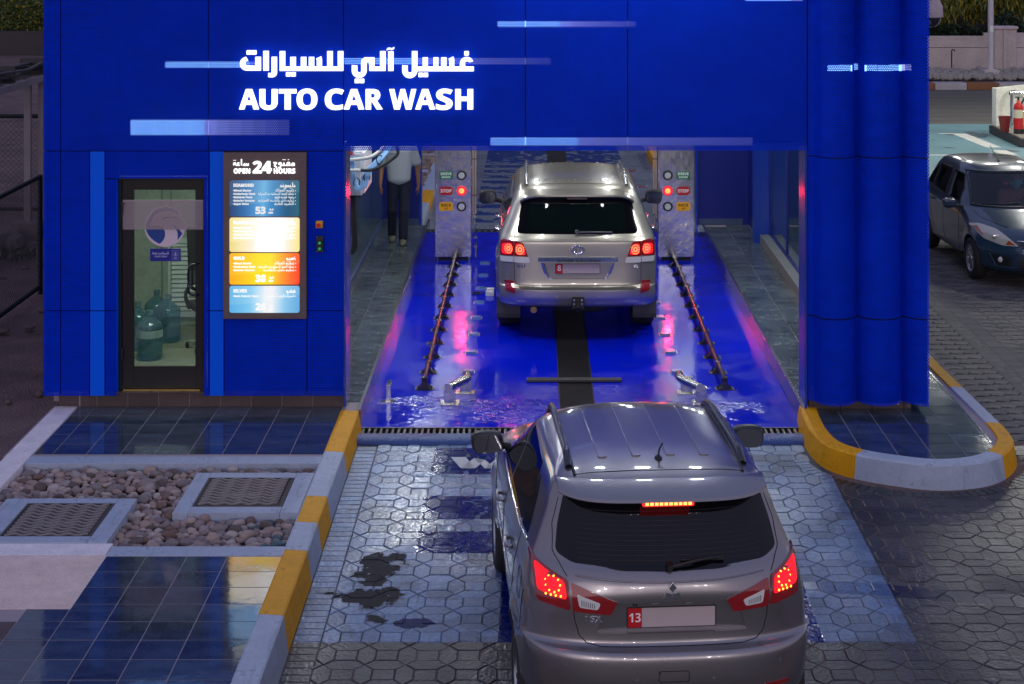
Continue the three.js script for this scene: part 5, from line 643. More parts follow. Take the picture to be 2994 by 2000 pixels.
// ------------------------------------------------------------------ left background: fence, cable tray, planter and glazed building
{
  const pipe = M.darkPipe = phys([0.012, 0.016, 0.018], 0.6, 0, { specularIntensity: 0.4 }), wire = std([0.10, 0.085, 0.08], 0.5, 0.6);
  const mesh = (len, h, s = 0.07) => { const out = [], seg = (a, b) => out.push(clean(cyl([a[0], a[1], 0], [b[0], b[1], 0.0015], 0.0034, 0.0034, 4, true))); for (let k = -h; k < len; k += s) { const a = Math.max(0, k), b = Math.min(len, k + h); if (b > a) { seg([a, a - k], [b, b - k]); seg([a, h - (a - k)], [b, h - (b - k)]); } } return out; };
  const f1 = thing('chain_link_fence', 'nearer chain-link fence panel on dark pipes running beside the sand', 'fence', [-6.5, 0.12, -5.75]); { const L = 5.4, h = 1.5, rot = (g) => { const c = merge(g); c.rotateY(-Math.PI / 2); return c; }; part('rail', [rot(cyl([0, h, 0], [L, h, 0], 0.028)), rot(cyl([0, 0.06, 0], [L, 0.06, 0], 0.028))], pipe, f1); for (const d of [0, 2.7, 5.4]) part('post', cyl([0, -0.1, d], [0, h + 0.02, d], 0.032), pipe, f1); stuff('wire_mesh', rot(mesh(L, h - 0.06).map((g) => g.translate(0, 0.06, 0))), wire, undefined, f1); }
  const f2 = thing('chain_link_fence', 'farther chain-link fence crossing behind the grey tray columns', 'fence', [-13.2, 0.12, -12]); { const L = 8, h = 1.6; part('rail', [cyl([0, h, 0], [L, h, 0], 0.035), cyl([0, 0.05, 0], [L, 0.05, 0], 0.03)], pipe, f2); for (const d of [0, 2.66, 5.3, 8]) part('post', cyl([d, -0.1, 0], [d, h + 0.02, 0], 0.035), pipe, f2); stuff('wire_mesh', mesh(L, h, 0.09), wire, undefined, f2); }
  const t = thing('cable_tray', 'steel cable tray loaded with sagging dark cables on two grey columns', 'cable tray', [-7.85, 0, -9.8]); const gm = noisy([0.28, 0.24, 0.245], 0.6);
  for (const d of [0, 0.17]) { part('column', bx(d - 0.05, d + 0.05, 0.3, 2.55, -d - 0.05, -d + 0.05, 0.005), gm, t); part('footing', bx(d - 0.22, d + 0.2, 0, 0.35 - d * 0.5, -d * 2 - 0.2, -d * 2 + 0.2, 0.02), noisy([0.2, 0.16, 0.155], 0.85), t); }
  part('tray_beam', [bx(-0.16, -0.13, 2.52, 2.62, -14, 5, 0.004), bx(0.28, 0.31, 2.52, 2.62, -14, 5, 0.004), ...Array.from({ length: 30 }, (_, i) => bx(-0.13, 0.28, 2.53, 2.55, 4.8 - i * 0.6, 4.86 - i * 0.6))], noisy([0.30, 0.26, 0.27], 0.5), t);
  const cab = std([0.05, 0.048, 0.055], 0.4); for (let i = 0; i < 6; i++) { const pts = []; for (let z = 5; z >= -14; z -= 0.7) pts.push([-0.08 + i * 0.065, 2.62 + 0.05 * (i % 3) + 0.07 * Math.abs(Math.sin(z * 1.1 + i * 0.4)) + rr(0, 0.02), z]); part('cable', tube(pts, 0.024, 120, 6), cab, t); }
  part('bracket', Array.from({ length: 12 }, (_, i) => bx(-0.12, 0.26, 2.6, 2.86, 4.5 - i * 1.5, 4.53 - i * 1.5)), M.darkMetal, t);
  const b1 = thing('concrete_block', 'pale concrete block lying behind the nearer chain-link fence', 'concrete block', [-7.75, 0.1, -7.3], 0.2); part('block', bx(-0.35, 0.18, 0, 0.36, -0.3, 0.3, 0.03), noisy([0.22, 0.18, 0.175], 0.9, 0.6, 0.01), b1);
  const b2 = thing('rubble_heap', 'dark rubble and litter at the foot of the tray columns', 'rubble', [-8.05, 0.1, -9.0]); { const rm = noisy([0.15, 0.115, 0.11], 0.9); for (let i = 0; i < 14; i++) { const q = new THREE.DodecahedronGeometry(rr(0.08, 0.2)); q.rotateX(rr(0, 3)); q.translate(rr(-0.5, 0.3), 0.05, rr(-0.5, 0.5)); part('stone', clean(q), rm, b2); } } part('litter', [move(bx(-0.08, 0.08, 0, 0.02, -0.05, 0.05), 0.25, 0.03, 1.0, 0.4), move(bx(-0.05, 0.06, 0, 0.03, -0.04, 0.04), 0.35, 0.03, 0.92, 1)], std([0.35, 0.22, 0.22], 0.7), b2);
  const wd = thing('weed', 'low dark weed growing by the concrete block', 'weed', [-7.45, 0.1, -7.9]); part('leaves', Array.from({ length: 60 }, () => { const q = new THREE.PlaneGeometry(0.03, 0.12); q.translate(0, 0.06, 0); q.rotateX(rr(-1.2, 1.2)); q.rotateY(rr(0, 6)); q.translate(rr(-0.25, 0.25), rr(0, 0.1), rr(-0.2, 0.2)); return q; }), std([0.02, 0.035, 0.015], 0.7, 0, { side: THREE.DoubleSide }), wd);
  struct('far_service_road', bx(-60, -6, -0.3, 0.0, -58, -14), noisy([0.40, 0.30, 0.285], 0.85, 5, 0.01));
  struct('far_kerb', bx(-60, -8, -0.2, 0.16, -53, -52.4, 0.02), noisy([0.30, 0.25, 0.25], 0.8));
  const pl = thing('planter_wall', 'long dark low planter wall beside the far road', 'planter', [-20, 0, -47]); part('wall', bx(-20, 12, 0, 1.0, -0.4, 0, 0.02), noisy([0.06, 0.048, 0.052], 0.7, 2), pl); part('soil', bx(-20, 12, 0.7, 0.85, -3, -0.41), noisy([0.05, 0.04, 0.03], 0.9), pl);
  const leafG = (n, w, h, d, s, fl) => { const pos = []; for (let i = 0; i < n; i++) { const cx = rr(-w, w), k = rnd(), cz = rr(-d, d), cy = h * k * (0.6 + 0.6 * vnoise(cx * 1.3 + 30, 5)); const c = V(cx, cy, cz), a = V(rr(-1, 1), rr(-0.4, 1), rr(-1, 1)).normalize().multiplyScalar(s * rr(0.7, 1.5)), b = V(rr(-1, 1), rr(-1, 1), rr(-1, 1)).cross(a).normalize().multiplyScalar(s * 0.5); const p = [c.clone().sub(a), c.clone().add(b), c.clone().add(a), c.clone().sub(b)]; for (const q of [0, 1, 2, 0, 2, 3]) pos.push(p[q].x, p[q].y, p[q].z); } const g = new THREE.BufferGeometry(); g.setAttribute('position', new THREE.BufferAttribute(new Float32Array(pos), 3)); g.computeVertexNormals(); return clean(g); };
  const leafM = (c) => std(c, 0.6, 0, { side: THREE.DoubleSide });
  const sh = thing('flowering_shrub', 'dense yellow-green flowering shrub in the dark planter', 'shrub', [-17.6, 0.9, -47.6]); part('foliage', leafG(9000, 3.2, 1.35, 0.55, 0.07), leafM([0.075, 0.12, 0.018]), sh); part('young_leaves', leafG(2600, 3.2, 1.4, 0.6, 0.06), leafM([0.36, 0.26, 0.02]), sh); part('flowers', leafG(60, 3.2, 1.25, 0.62, 0.08), leafM([0.4, 0.04, 0.10]), sh);
  const gbm = thing('glazed_building', 'dark glazed building front behind the flowering shrub', 'building', [-19, 0, -51.5]); part('wall', [bx(-20, 9, 3.6, 6, -4, 0), bx(-20, 9, 0, 3.6, -4, -1.5)], noisy([0.05, 0.052, 0.06], 0.5, 3), gbm); for (let i = 0; i < 18; i++) { const w = part('window', bx(-20 + i * 1.6, -20 + i * 1.6 + 0.12, 0, 3.6, -0.2, 0.04), M.darkMetal, gbm); part('pane', bx(-20 + i * 1.6 + 0.12, -20 + (i + 1) * 1.6, 0, 3.6, -0.1, -0.06), i % 3 ? phys([0.10, 0.13, 0.13], 0.1, 0) : phys([0.03, 0.07, 0.2], 0.1, 0), w); }
  const rb = thing('added_dark_block', 'tall dark block added out of view beyond the exit lane to darken the floor reflections', 'building', [2, -0.3, -60]); part('wall', bx(-34, 26, 0, 19, -8, 0), noisy([0.045, 0.042, 0.05], 0.8, 4), rb); part('parapet', bx(-34.3, 26.3, 19.01, 19.6, -8.3, 0.3), noisy([0.07, 0.065, 0.07], 0.8, 4), rb); for (let i = 0; i < 14; i++) for (let k = 0; k < 4; k++) part('window', bx(-32 + i * 4.1, -30.2 + i * 4.1, 3 + k * 4.2, 5.2 + k * 4.2, 0.002, 0.06), glassBack, rb);  // unseen block added to keep bright sky out of the floor reflection
  globalThis.leafG = leafG; globalThis.leafM = leafM;
}
// ------------------------------------------------------------------ right background: forecourt, white wall, trees, pump island
{
  const blue = tex(512, 512, (u, v) => { const n = fbm(u * 7, v * 7, 5, 7), st = fbm(u * 14 + 3, v * 14, 3, 14); const s = 0.8 + 0.5 * (n - 0.5); if (st < 0.24) return [0.05, 0.08, 0.10]; return [0.15 * s, 0.29 * s, 0.34 * s]; }, { srgb: true, rx: 9, ry: 9 });
  struct('blue_forecourt', bx(4.8, 60, -0.5, -0.316, -28.6, -16.2), std([1, 1, 1], 0.45, 0, { map: blue, bumpMap: rep(nFine, 1), bumpScale: 0.004 }));
  const far = tex(512, 512, (u, v) => { const n = fbm(u * 12, v * 12, 5, 12), w = 0.5 + 0.5 * Math.sin((v * 7 + 0.6 * u + 0.25 * fbm(u * 3, v * 3, 3, 3)) * Math.PI * 2 * 2); const s = 0.75 + 0.35 * (n - 0.5) + 0.16 * (w - 0.5); return [0.115 * s, 0.108 * s, 0.10 * s]; }, { srgb: true, rx: 14, ry: 14 });
  struct('far_road', bx(4.8, 80, -0.5, -0.320, -38.0, -28.62), std([1, 1, 1], 0.8, 0, { map: far }));
  const ln = noisy([0.62, 0.62, 0.60], 0.6); const strip = (a, b, w) => { const d = V(b[0] - a[0], 0, b[1] - a[1]), l = d.length(), g = bx(-w / 2, w / 2, 0, 0.004, 0, l); g.rotateY(Math.atan2(d.x, d.z)); g.translate(a[0], -0.315, a[1]); return g; };
  const G = (x, y, Y = -0.31) => { const Z = 5070 * (4.91 - Y) / (y + 220); return [(x - 1570) * Z / 5070, 16.94 - Z]; };
  struct('painted_lines', [strip(G(2705, 452), G(2958, 453), 0.14), strip(G(2804, 390), G(2906, 430), 0.35), strip(G(2918, 438), G(2955, 452), 0.35), strip(G(2745, 389), G(2804, 390), 0.12)], ln);
  const kb = thing('far_kerb_row', 'faded red and white kerb in front of the white boundary wall', 'kerb', [0, -0.33, -38.4]); for (let i = 0; i < 22; i++) { const x = 5.5 + i * 1.02 + (i > 6 ? 0.0 : 0); part('kerb_block', bx(x, x + 1.01, 0, 0.22, -0.3, 0.3, 0.02), i % 2 ? noisy([0.40, 0.36, 0.42], 0.7) : noisy([0.22, 0.085, 0.035], 0.7), kb); }
  { const g = new THREE.PlaneGeometry(80, 12, 160, 30); g.rotateX(-Math.PI / 2); g.translate(44, 0, -44.7); const p = g.attributes.position; for (let i = 0; i < p.count; i++) { const x = p.getX(i), z = p.getZ(i); p.setY(i, -0.14 + 0.25 * fbm(x * 0.7 + 9, z * 0.9 + 300, 4) * smooth(-39.2, -41, z)); } g.computeVertexNormals(); stuff('gravel_bank', topUV(clean(g)), noisy([0.12, 0.10, 0.10], 0.95, 1, 0.03), 'rough gravel bank between the kerb and white wall'); const st = []; for (let i = 0; i < 900; i++) { const r = rr(0.05, 0.13), q = new THREE.IcosahedronGeometry(r, 0); q.translate(rr(9, 18), -0.02 + rr(0, 0.05), -38.8 - Math.pow(rnd(), 1.5) * 3); st.push(q); } stuff('bank_stones', st, noisy([0.30, 0.27, 0.26], 0.9), 'pale stones on the gravel bank'); }
  const wl = thing('boundary_wall', 'pale pinkish boundary wall with stepped top and square pillars', 'wall', [0, -0.1, -42.2]); const wm = noisy([0.62, 0.50, 0.48], 0.8, 2.2, 0.004), wm2 = noisy([0.68, 0.55, 0.58], 0.8, 1.2, 0.004);
  const pil = [12.5, 15.95, 19.4, 22.9, 26.3]; pil.forEach((x) => { const pp = part('pillar', [bx(x - 0.38, x + 0.38, 0, 1.46, -0.3, 0.14, 0.02), bx(x - 0.09, x + 0.03, 0, 1.46, 0.142, 0.2, 0.01)], wm, wl); part('pillar_cap', bx(x - 0.42, x + 0.42, 1.462, 1.56, -0.35, 0.2, 0.03), wm2, pp); });
  for (let i = 0; i < pil.length - 1; i++) { const a = pil[i] + 0.39, b = pil[i + 1] - 0.39; part('wall_panel', [bx(a, b, 0, 0.82, -0.2, 0, 0.008), bx(a, b, 0.835, 1.15, -0.2, -0.004, 0.008), bx(a, a + 0.3, 1.152, 1.33, -0.2, -0.008), bx(b - 0.3, b, 1.152, 1.33, -0.2, -0.008), bx(a + 0.3, b - 0.3, 1.152, 1.22, -0.2, -0.002)], i % 2 ? wm2 : wm, wl); }
  part('wall_panel', bx(9, 12.1, 0, 1.15, -0.2, 0), wm, wl);
  const tp = thing('standpipe', 'thin dark standpipe with bent top before the white wall', 'pipe', [14.0, -0.1, -41.6]); part('pipe', tube([[0, 0, 0], [0, 0.7, 0], [0.01, 0.78, 0], [0.07, 0.8, 0], [0.11, 0.74, 0]], 0.022, 30, 6), M.darkPipe, tp);
  const lp = thing('lamp_column', 'tall slender white lamp column on a square plinth by the boundary wall', 'lamp post', [14.9, -0.1, -40.0]); part('shaft', cyl([0, 0.25, 0], [0, 8, 0], 0.098, 0.085, 16), noisy([0.62, 0.57, 0.62], 0.5), lp); part('plinth', [bx(-0.28, 0.24, 0, 0.26, -0.25, 0.25, 0.02), bx(-0.15, 0.15, 0.26, 0.28, -0.15, 0.15)], noisy([0.55, 0.48, 0.48], 0.7), lp); part('access_door', bx(-0.05, 0.05, 1.5, 1.7, 0.08, 0.1), M.whitePlastic, lp); part('lantern', move(bx(-0.1, 1.0, 0, 0.1, -0.15, 0.15, 0.03), 0, 8, 0), M.whitePlastic, lp);
  // slatted fence and trees
  const sf = thing('slat_fence', 'dark horizontal slat fence behind the trees', 'fence', [0, 0, -49.5]); stuff('slats', Array.from({ length: 26 }, (_, i) => bx(8, 34, i * 0.19, i * 0.19 + 0.12, -0.05, 0)), std([0.022, 0.024, 0.03], 0.6), undefined, sf); for (let i = 0; i < 12; i++) part('post', bx(9 + i * 2.1, 9.1 + i * 2.1, 0, 5, -0.15, -0.055), M.darkMetal, sf);
  const tree = (x, z, h, r, label, seedX) => { const t = thing('tree', label, 'tree', [x, -0.1, z], 0); const bark = noisy([0.14, 0.07, 0.05], 0.9, 0.6, 0.01); part('trunk', [cyl([0, 0, 0], [0.08, 1.1, 0], 0.14, 0.11, 10), cyl([0.08, 1.1, 0], [-0.35, 2.6, 0.1], 0.10, 0.05, 8), cyl([0.08, 1.1, 0], [0.5, 2.8, -0.1], 0.09, 0.05, 8), cyl([0.08, 1.1, 0], [0.1, 3.6, 0.3], 0.08, 0.04, 8)], bark, t);
    const pos = [[], []]; for (let k = 0; k < 46; k++) { const a = rr(0, 6.28), rad = r * Math.sqrt(rnd()), cy = rr(h * 0.45, h), c = [rad * Math.cos(a), cy, rad * Math.sin(a) * 0.8]; for (let i = 0; i < 150; i++) { const s = rr(0.06, 0.15), drop = rr(0, 1.1), q = V(c[0] + rr(-0.45, 0.45), c[1] - drop * rnd(), c[2] + rr(-0.4, 0.4)), d = V(rr(-0.5, 0.5), -1, rr(-0.5, 0.5)).normalize().multiplyScalar(s * 1.5), w = V(rr(-1, 1), rr(-0.2, 0.2), rr(-1, 1)).normalize().multiplyScalar(s * 0.28); const P4 = [q.clone().sub(w), q.clone().add(d), q.clone().add(w), q.clone().sub(d.clone().multiplyScalar(0.5))]; for (const j of [0, 1, 2, 0, 2, 3]) pos[i % 3 ? 0 : 1].push(P4[j].x, P4[j].y, P4[j].z); } }
    pos.forEach((p, i) => { const g = new THREE.BufferGeometry(); g.setAttribute('position', new THREE.BufferAttribute(new Float32Array(p), 3)); g.computeVertexNormals(); part(i ? 'young_leaves' : 'crown', clean(g), leafM(i ? [0.34, 0.26, 0.02] : [0.11, 0.13, 0.02]), t); }); };
  tree(13.3, -45.4, 4.2, 1.5, 'yellow-green drooping tree behind the wall, just right of the dome camera'); tree(14.7, -45.0, 4.4, 1.7, 'yellow-green drooping tree behind the wall and the lamp column'); tree(16.9, -45.8, 4.6, 1.9, 'yellow-green tree behind the wall at the far right of the view'); tree(11.4, -46, 4.6, 1.6, 'yellow-green tree partly hidden behind the blue column edge');
  const hd = thing('hedge', 'dark low hedge along the back of the boundary wall', 'hedge', [15, -0.1, -44.2]); part('foliage', leafG(16000, 6, 1.75, 0.6, 0.09), leafM([0.016, 0.035, 0.014]), hd); part('stems', Array.from({ length: 30 }, () => { const x = rr(-6, 6); return cyl([x, 0, 0], [x + rr(-0.2, 0.2), 1, rr(-0.3, 0.3)], 0.03, 0.015, 5); }), noisy([0.08, 0.05, 0.04], 0.9), hd);
  // pump island: white block with arched recesses, steel rail, extinguishers
  const pi = thing('pump_island', 'white forecourt island block with arched recesses on a dark plinth', 'pump island', [11.4, -0.31, -26.2]); const cream = noisy([0.85, 0.84, 0.74], 0.6, 1.5);
  const face = poly([[0, 0], [3.2, 0], [3.2, 0.94], [0.8, 1.04], [0, 0.96]]); for (const c of [0.42, 1.22, 2.02]) { const h = new THREE.Path(); h.moveTo(c - 0.34, 0.06); h.lineTo(c - 0.34, 0.42); h.absellipse(c, 0.42, 0.34, 0.48, Math.PI, 0, true); h.lineTo(c + 0.34, 0.06); h.closePath(); face.holes.push(h); }
  part('wall', [ext(face, 0.06, 0.006, 20).translate(0, 0.22, 0.02), bx(0.002, 3.2, 0.22, 1.15, -0.3, 0.0)], cream, pi); part('plinth', [ext(poly([[-0.05, -2.4], [3.2, -2.4], [3.2, 0.4], [-0.05, 0.4]]), 0.2, 0.02).rotateX(-Math.PI / 2)], noisy([0.04, 0.032, 0.032], 0.45), pi); part('plinth_top', bx(0, 3.18, 0.201, 0.212, -0.3, 2.38), std([0.28, 0.27, 0.24], 0.35), pi); part('guard_rail', [tube([[0.28, 0.2, 0.5], [0.28, 1.0, 0.5], [0.32, 1.07, 0.5], [0.42, 1.08, 0.5], [2.8, 1.08, 0.5]], 0.045, 60, 12), cyl([0.28, 0.62, 0.5], [2.8, 0.62, 0.5], 0.03)], M.chrome, pi); part('nozzle_hose', tube([[0.75, 1.5, 0.7], [0.5, 1.05, 0.9], [0.22, 0.6, 1.0], [0.22, 0.3, 1.05], [0.4, 0.24, 1.2], [0.8, 0.23, 1.3]], 0.025, 60, 8), M.rubber, pi); part('corner_trim', cyl([1.38, 0.02, 2.4], [1.38, 0.22, 2.4], 0.14, 0.14, 20), M.chrome, pi);
  for (const [x, lab] of [[11.56, 'left red fire extinguisher standing on the pump island'], [11.80, 'right red fire extinguisher at the edge of view on the pump island']]) { const e = thing('fire_extinguisher', lab, 'fire extinguisher', [x, -0.1, -24.7]); part('cylinder', clean(new THREE.LatheGeometry([[0, 0.08], [0.105, 0.08], [0.11, 0.1], [0.11, 0.62], [0.095, 0.7], [0.04, 0.75], [0.035, 0.8], [0, 0.8]].map(([a, b]) => new THREE.Vector2(a, b)), 24)), std([0.5, 0.012, 0.015], 0.3), e); part('base', cyl([0, 0, 0], [0, 0.12, 0], 0.112, 0.112, 24), M.black, e); part('valve', [cyl([0, 0.8, 0], [0, 0.86, 0], 0.025), bx(-0.08, 0.03, 0.86, 0.885, -0.012, 0.012)], M.darkMetal, e); part('paper_label', cyl([0, 0.38, 0], [0, 0.58, 0], 0.1115, 0.1115, 24, true), std([0.6, 0.55, 0.4], 0.6), e); }
  const bk = thing('fire_bucket', 'dark red fire bucket beside the extinguishers', 'bucket', [11.34, -0.1, -25.1]); part('pail', clean(new THREE.LatheGeometry([[0, 0], [0.1, 0], [0.15, 0.36], [0.165, 0.37], [0.14, 0.35], [0.09, 0.02], [0, 0.02]].map(([a, b]) => new THREE.Vector2(a, b)), 20)), std([0.22, 0.02, 0.02], 0.5), bk); part('handle', tube([[-0.15, 0.36, 0], [0, 0.28, 0.1], [0.15, 0.36, 0]], 0.008, 12, 5), M.darkMetal, bk);
  const hz = thing('ground_hose', 'black hose lying on the forecourt behind the hatchback', 'hose'); part('hose', tube([[5.2, -0.29, -15.0], [6.0, -0.29, -15.8], [6.5, -0.29, -16.6], [7.5, -0.29, -17.2]], 0.02, 30, 6), M.rubber, hz);
  // fuel canopy over the forecourt, out of frame, with its downlights: these are the spots mirrored on the hatchback's roof
  const cn = thing('fuel_canopy', 'white fuel station canopy with square downlights over the blue forecourt', 'canopy', [16, 5.6, -22]); part('slab', bx(-9, 12, 0, 0.7, -10, 9, 0.03), M.whitePlastic, cn); for (const [x, z] of [[3, -7], [10, -7], [3, 6.5], [10, 6.5]]) part('column', bx(x - 0.2, x + 0.2, -5.9, 0, z - 0.2, z + 0.2, 0.02), M.whitePlastic, cn);
  for (const x of [-6.5, -2.5, 2, 6.5]) for (const z of [-7, -2, 3, 7.5]) { const f = part('downlight', bx(x - 0.26, x + 0.26, -0.03, 0, z - 0.26, z + 0.26), M.whitePlastic, cn); part('diffuser', [bx(x - 0.22, x - 0.03, -0.036, -0.031, z - 0.2, z + 0.2), bx(x + 0.03, x + 0.22, -0.036, -0.031, z - 0.2, z + 0.2)], glow([1, 0.97, 0.86], 14), f); areaLight(16 + x, 5.6 - 0.06, -22 + z, 0.45, 0.4, C(1, 0.97, 0.86), 170, [0, -1, 0]); }
}
{ // dome camera on the column's side
  const t = thing('dome_camera', 'pale pink-white dome security camera hanging beside the blue column', 'security camera', [3.905, 4.0, -0.25]); const w = noisy([0.60, 0.50, 0.52], 0.45);
  part('housing', [clean(new THREE.LatheGeometry([[0, 0.30], [0.035, 0.30], [0.04, 0.26], [0.06, 0.25], [0.062, 0.215], [0.085, 0.20], [0.088, 0.16], [0.118, 0.10], [0.124, -0.0], [0.1, -0.008], [0, -0.008]].map(([a, b]) => new THREE.Vector2(a, b)), 12))], w, t); part('dome', clean(new THREE.SphereGeometry(0.098, 28, 14, 0, 6.283, Math.PI / 2, Math.PI / 2).translate(0, -0.008, 0)), phys([0.02, 0.02, 0.03], 0.05, 0, { clearcoat: 1 }), t); part('lens', [cyl([-0.035, -0.045, 0.07], [-0.04, -0.055, 0.092], 0.024, 0.024, 20)], M.chrome, t); part('mounting_arm', [cyl([0, 0.30, 0], [0, 0.44, 0], 0.03), cyl([0, 0.43, 0], [-0.13, 0.43, 0], 0.03)], w, t);
}
// unseen floodlights above the fascia, lighting the lane
const floodAt = [-0.4, 0.35, 1.05, 1.75];
let flood = null; floodAt.forEach((x, fi) => { if (!flood) { flood = thing('unseen_floodlight', 'first floodlight from the left above the fascia', 'unseen_floodlight', [x, 5.05, 0.55], 0, 'unseen floodlights above the fascia'); part('arm', [cyl([0, -0.05, -0.55], [0, 0.04, 0], 0.02)], M.darkMetal, flood); part('body', bx(-0.11, 0.11, 0.0, 0.08, -0.08, 0.08, 0.01), M.darkMetal, flood); part('diffuser', bx(-0.09, 0.09, -0.006, -0.001, -0.06, 0.06), glow([0.95, 0.97, 1], 9), flood); } else { const c = flood.clone(); c.name = numbered('unseen_floodlight'); c.position.x = x; c.userData.label = ORD[fi] + ' floodlight from the left above the fascia'; scene.add(c); } areaLight(x, 5.03, 0.55, 0.18, 0.12, C(0.84, 0.92, 1), 70, [0, -1, 0.35]); });
// lamp posts behind the viewpoint: mirrored as small bright spots on the waiting car's tail
let lampPost = null; for (const [x, z, lab] of [[-7, 40, 'tall grey lamp post behind the viewer, left of the lane'], [3, 44, 'tall grey lamp post behind the viewer, in line with the lane'], [13, 41, 'tall grey lamp post behind the viewer, right of the lane']]) {
  if (!lampPost) { lampPost = thing('street_lamp', lab, 'lamp post', [x, -0.5, z], 0, 'lamp posts over the approach road'); part('pole', cyl([0, 0, 0], [0, 8.2, 0], 0.11, 0.07, 14), M.darkMetal, lampPost); for (const s of [-1, 1]) { part('arm', cyl([0, 8.1, 0], [s * 0.9, 8.3, -0.1], 0.04, 0.035, 10), M.darkMetal, lampPost); const h = part('lantern', move(bx(-0.35, 0.35, 0, 0.09, -0.2, 0.2, 0.02), s * 1.1, 8.28, -0.1, 0, 0.9), M.darkMetal, lampPost); part('diffuser', move(bx(-0.30, 0.30, -0.006, -0.001, -0.16, 0.16), s * 1.1, 8.28, -0.1, 0, 0.9), glow([1, 0.94, 0.86], 22), h); } }
  else { const c = lampPost.clone(); c.name = numbered('street_lamp'); c.position.set(x, -0.5, z); c.userData.label = lab; scene.add(c); }
  for (const s of [-1, 1]) areaLight(x + s * 1.1, 7.76, z - 0.13, 0.6, 0.3, C(1, 0.93, 0.90), 430, [0, -0.62, -0.78]);
}
// ------------------------------------------------------------------ car bodies: stacked plan outlines, smooth between control rows
function pchip(rows) { // rows of equal length; returns t in [0, n-1] -> row
  const n = rows.length, m = rows[0].length, d = [];
  for (let c = 0; c < m; c++) { const s = []; for (let i = 0; i < n - 1; i++) s.push(rows[i + 1][c] - rows[i][c]); d.push(rows.map((_, i) => (i === 0 ? s[0] : i === n - 1 ? s[n - 2] : s[i - 1] * s[i] <= 0 ? 0 : 2 * s[i - 1] * s[i] / (s[i - 1] + s[i])))); }
  return (t) => { const i = Math.min(n - 2, Math.max(0, Math.floor(t))), f = t - i, f2 = f * f, f3 = f2 * f; return rows[0].map((_, c) => rows[i][c] * (2 * f3 - 3 * f2 + 1) + d[c][i] * (f3 - 2 * f2 + f) + rows[i + 1][c] * (3 * f2 - 2 * f3) + d[c][i + 1] * (f3 - f2)); };
}
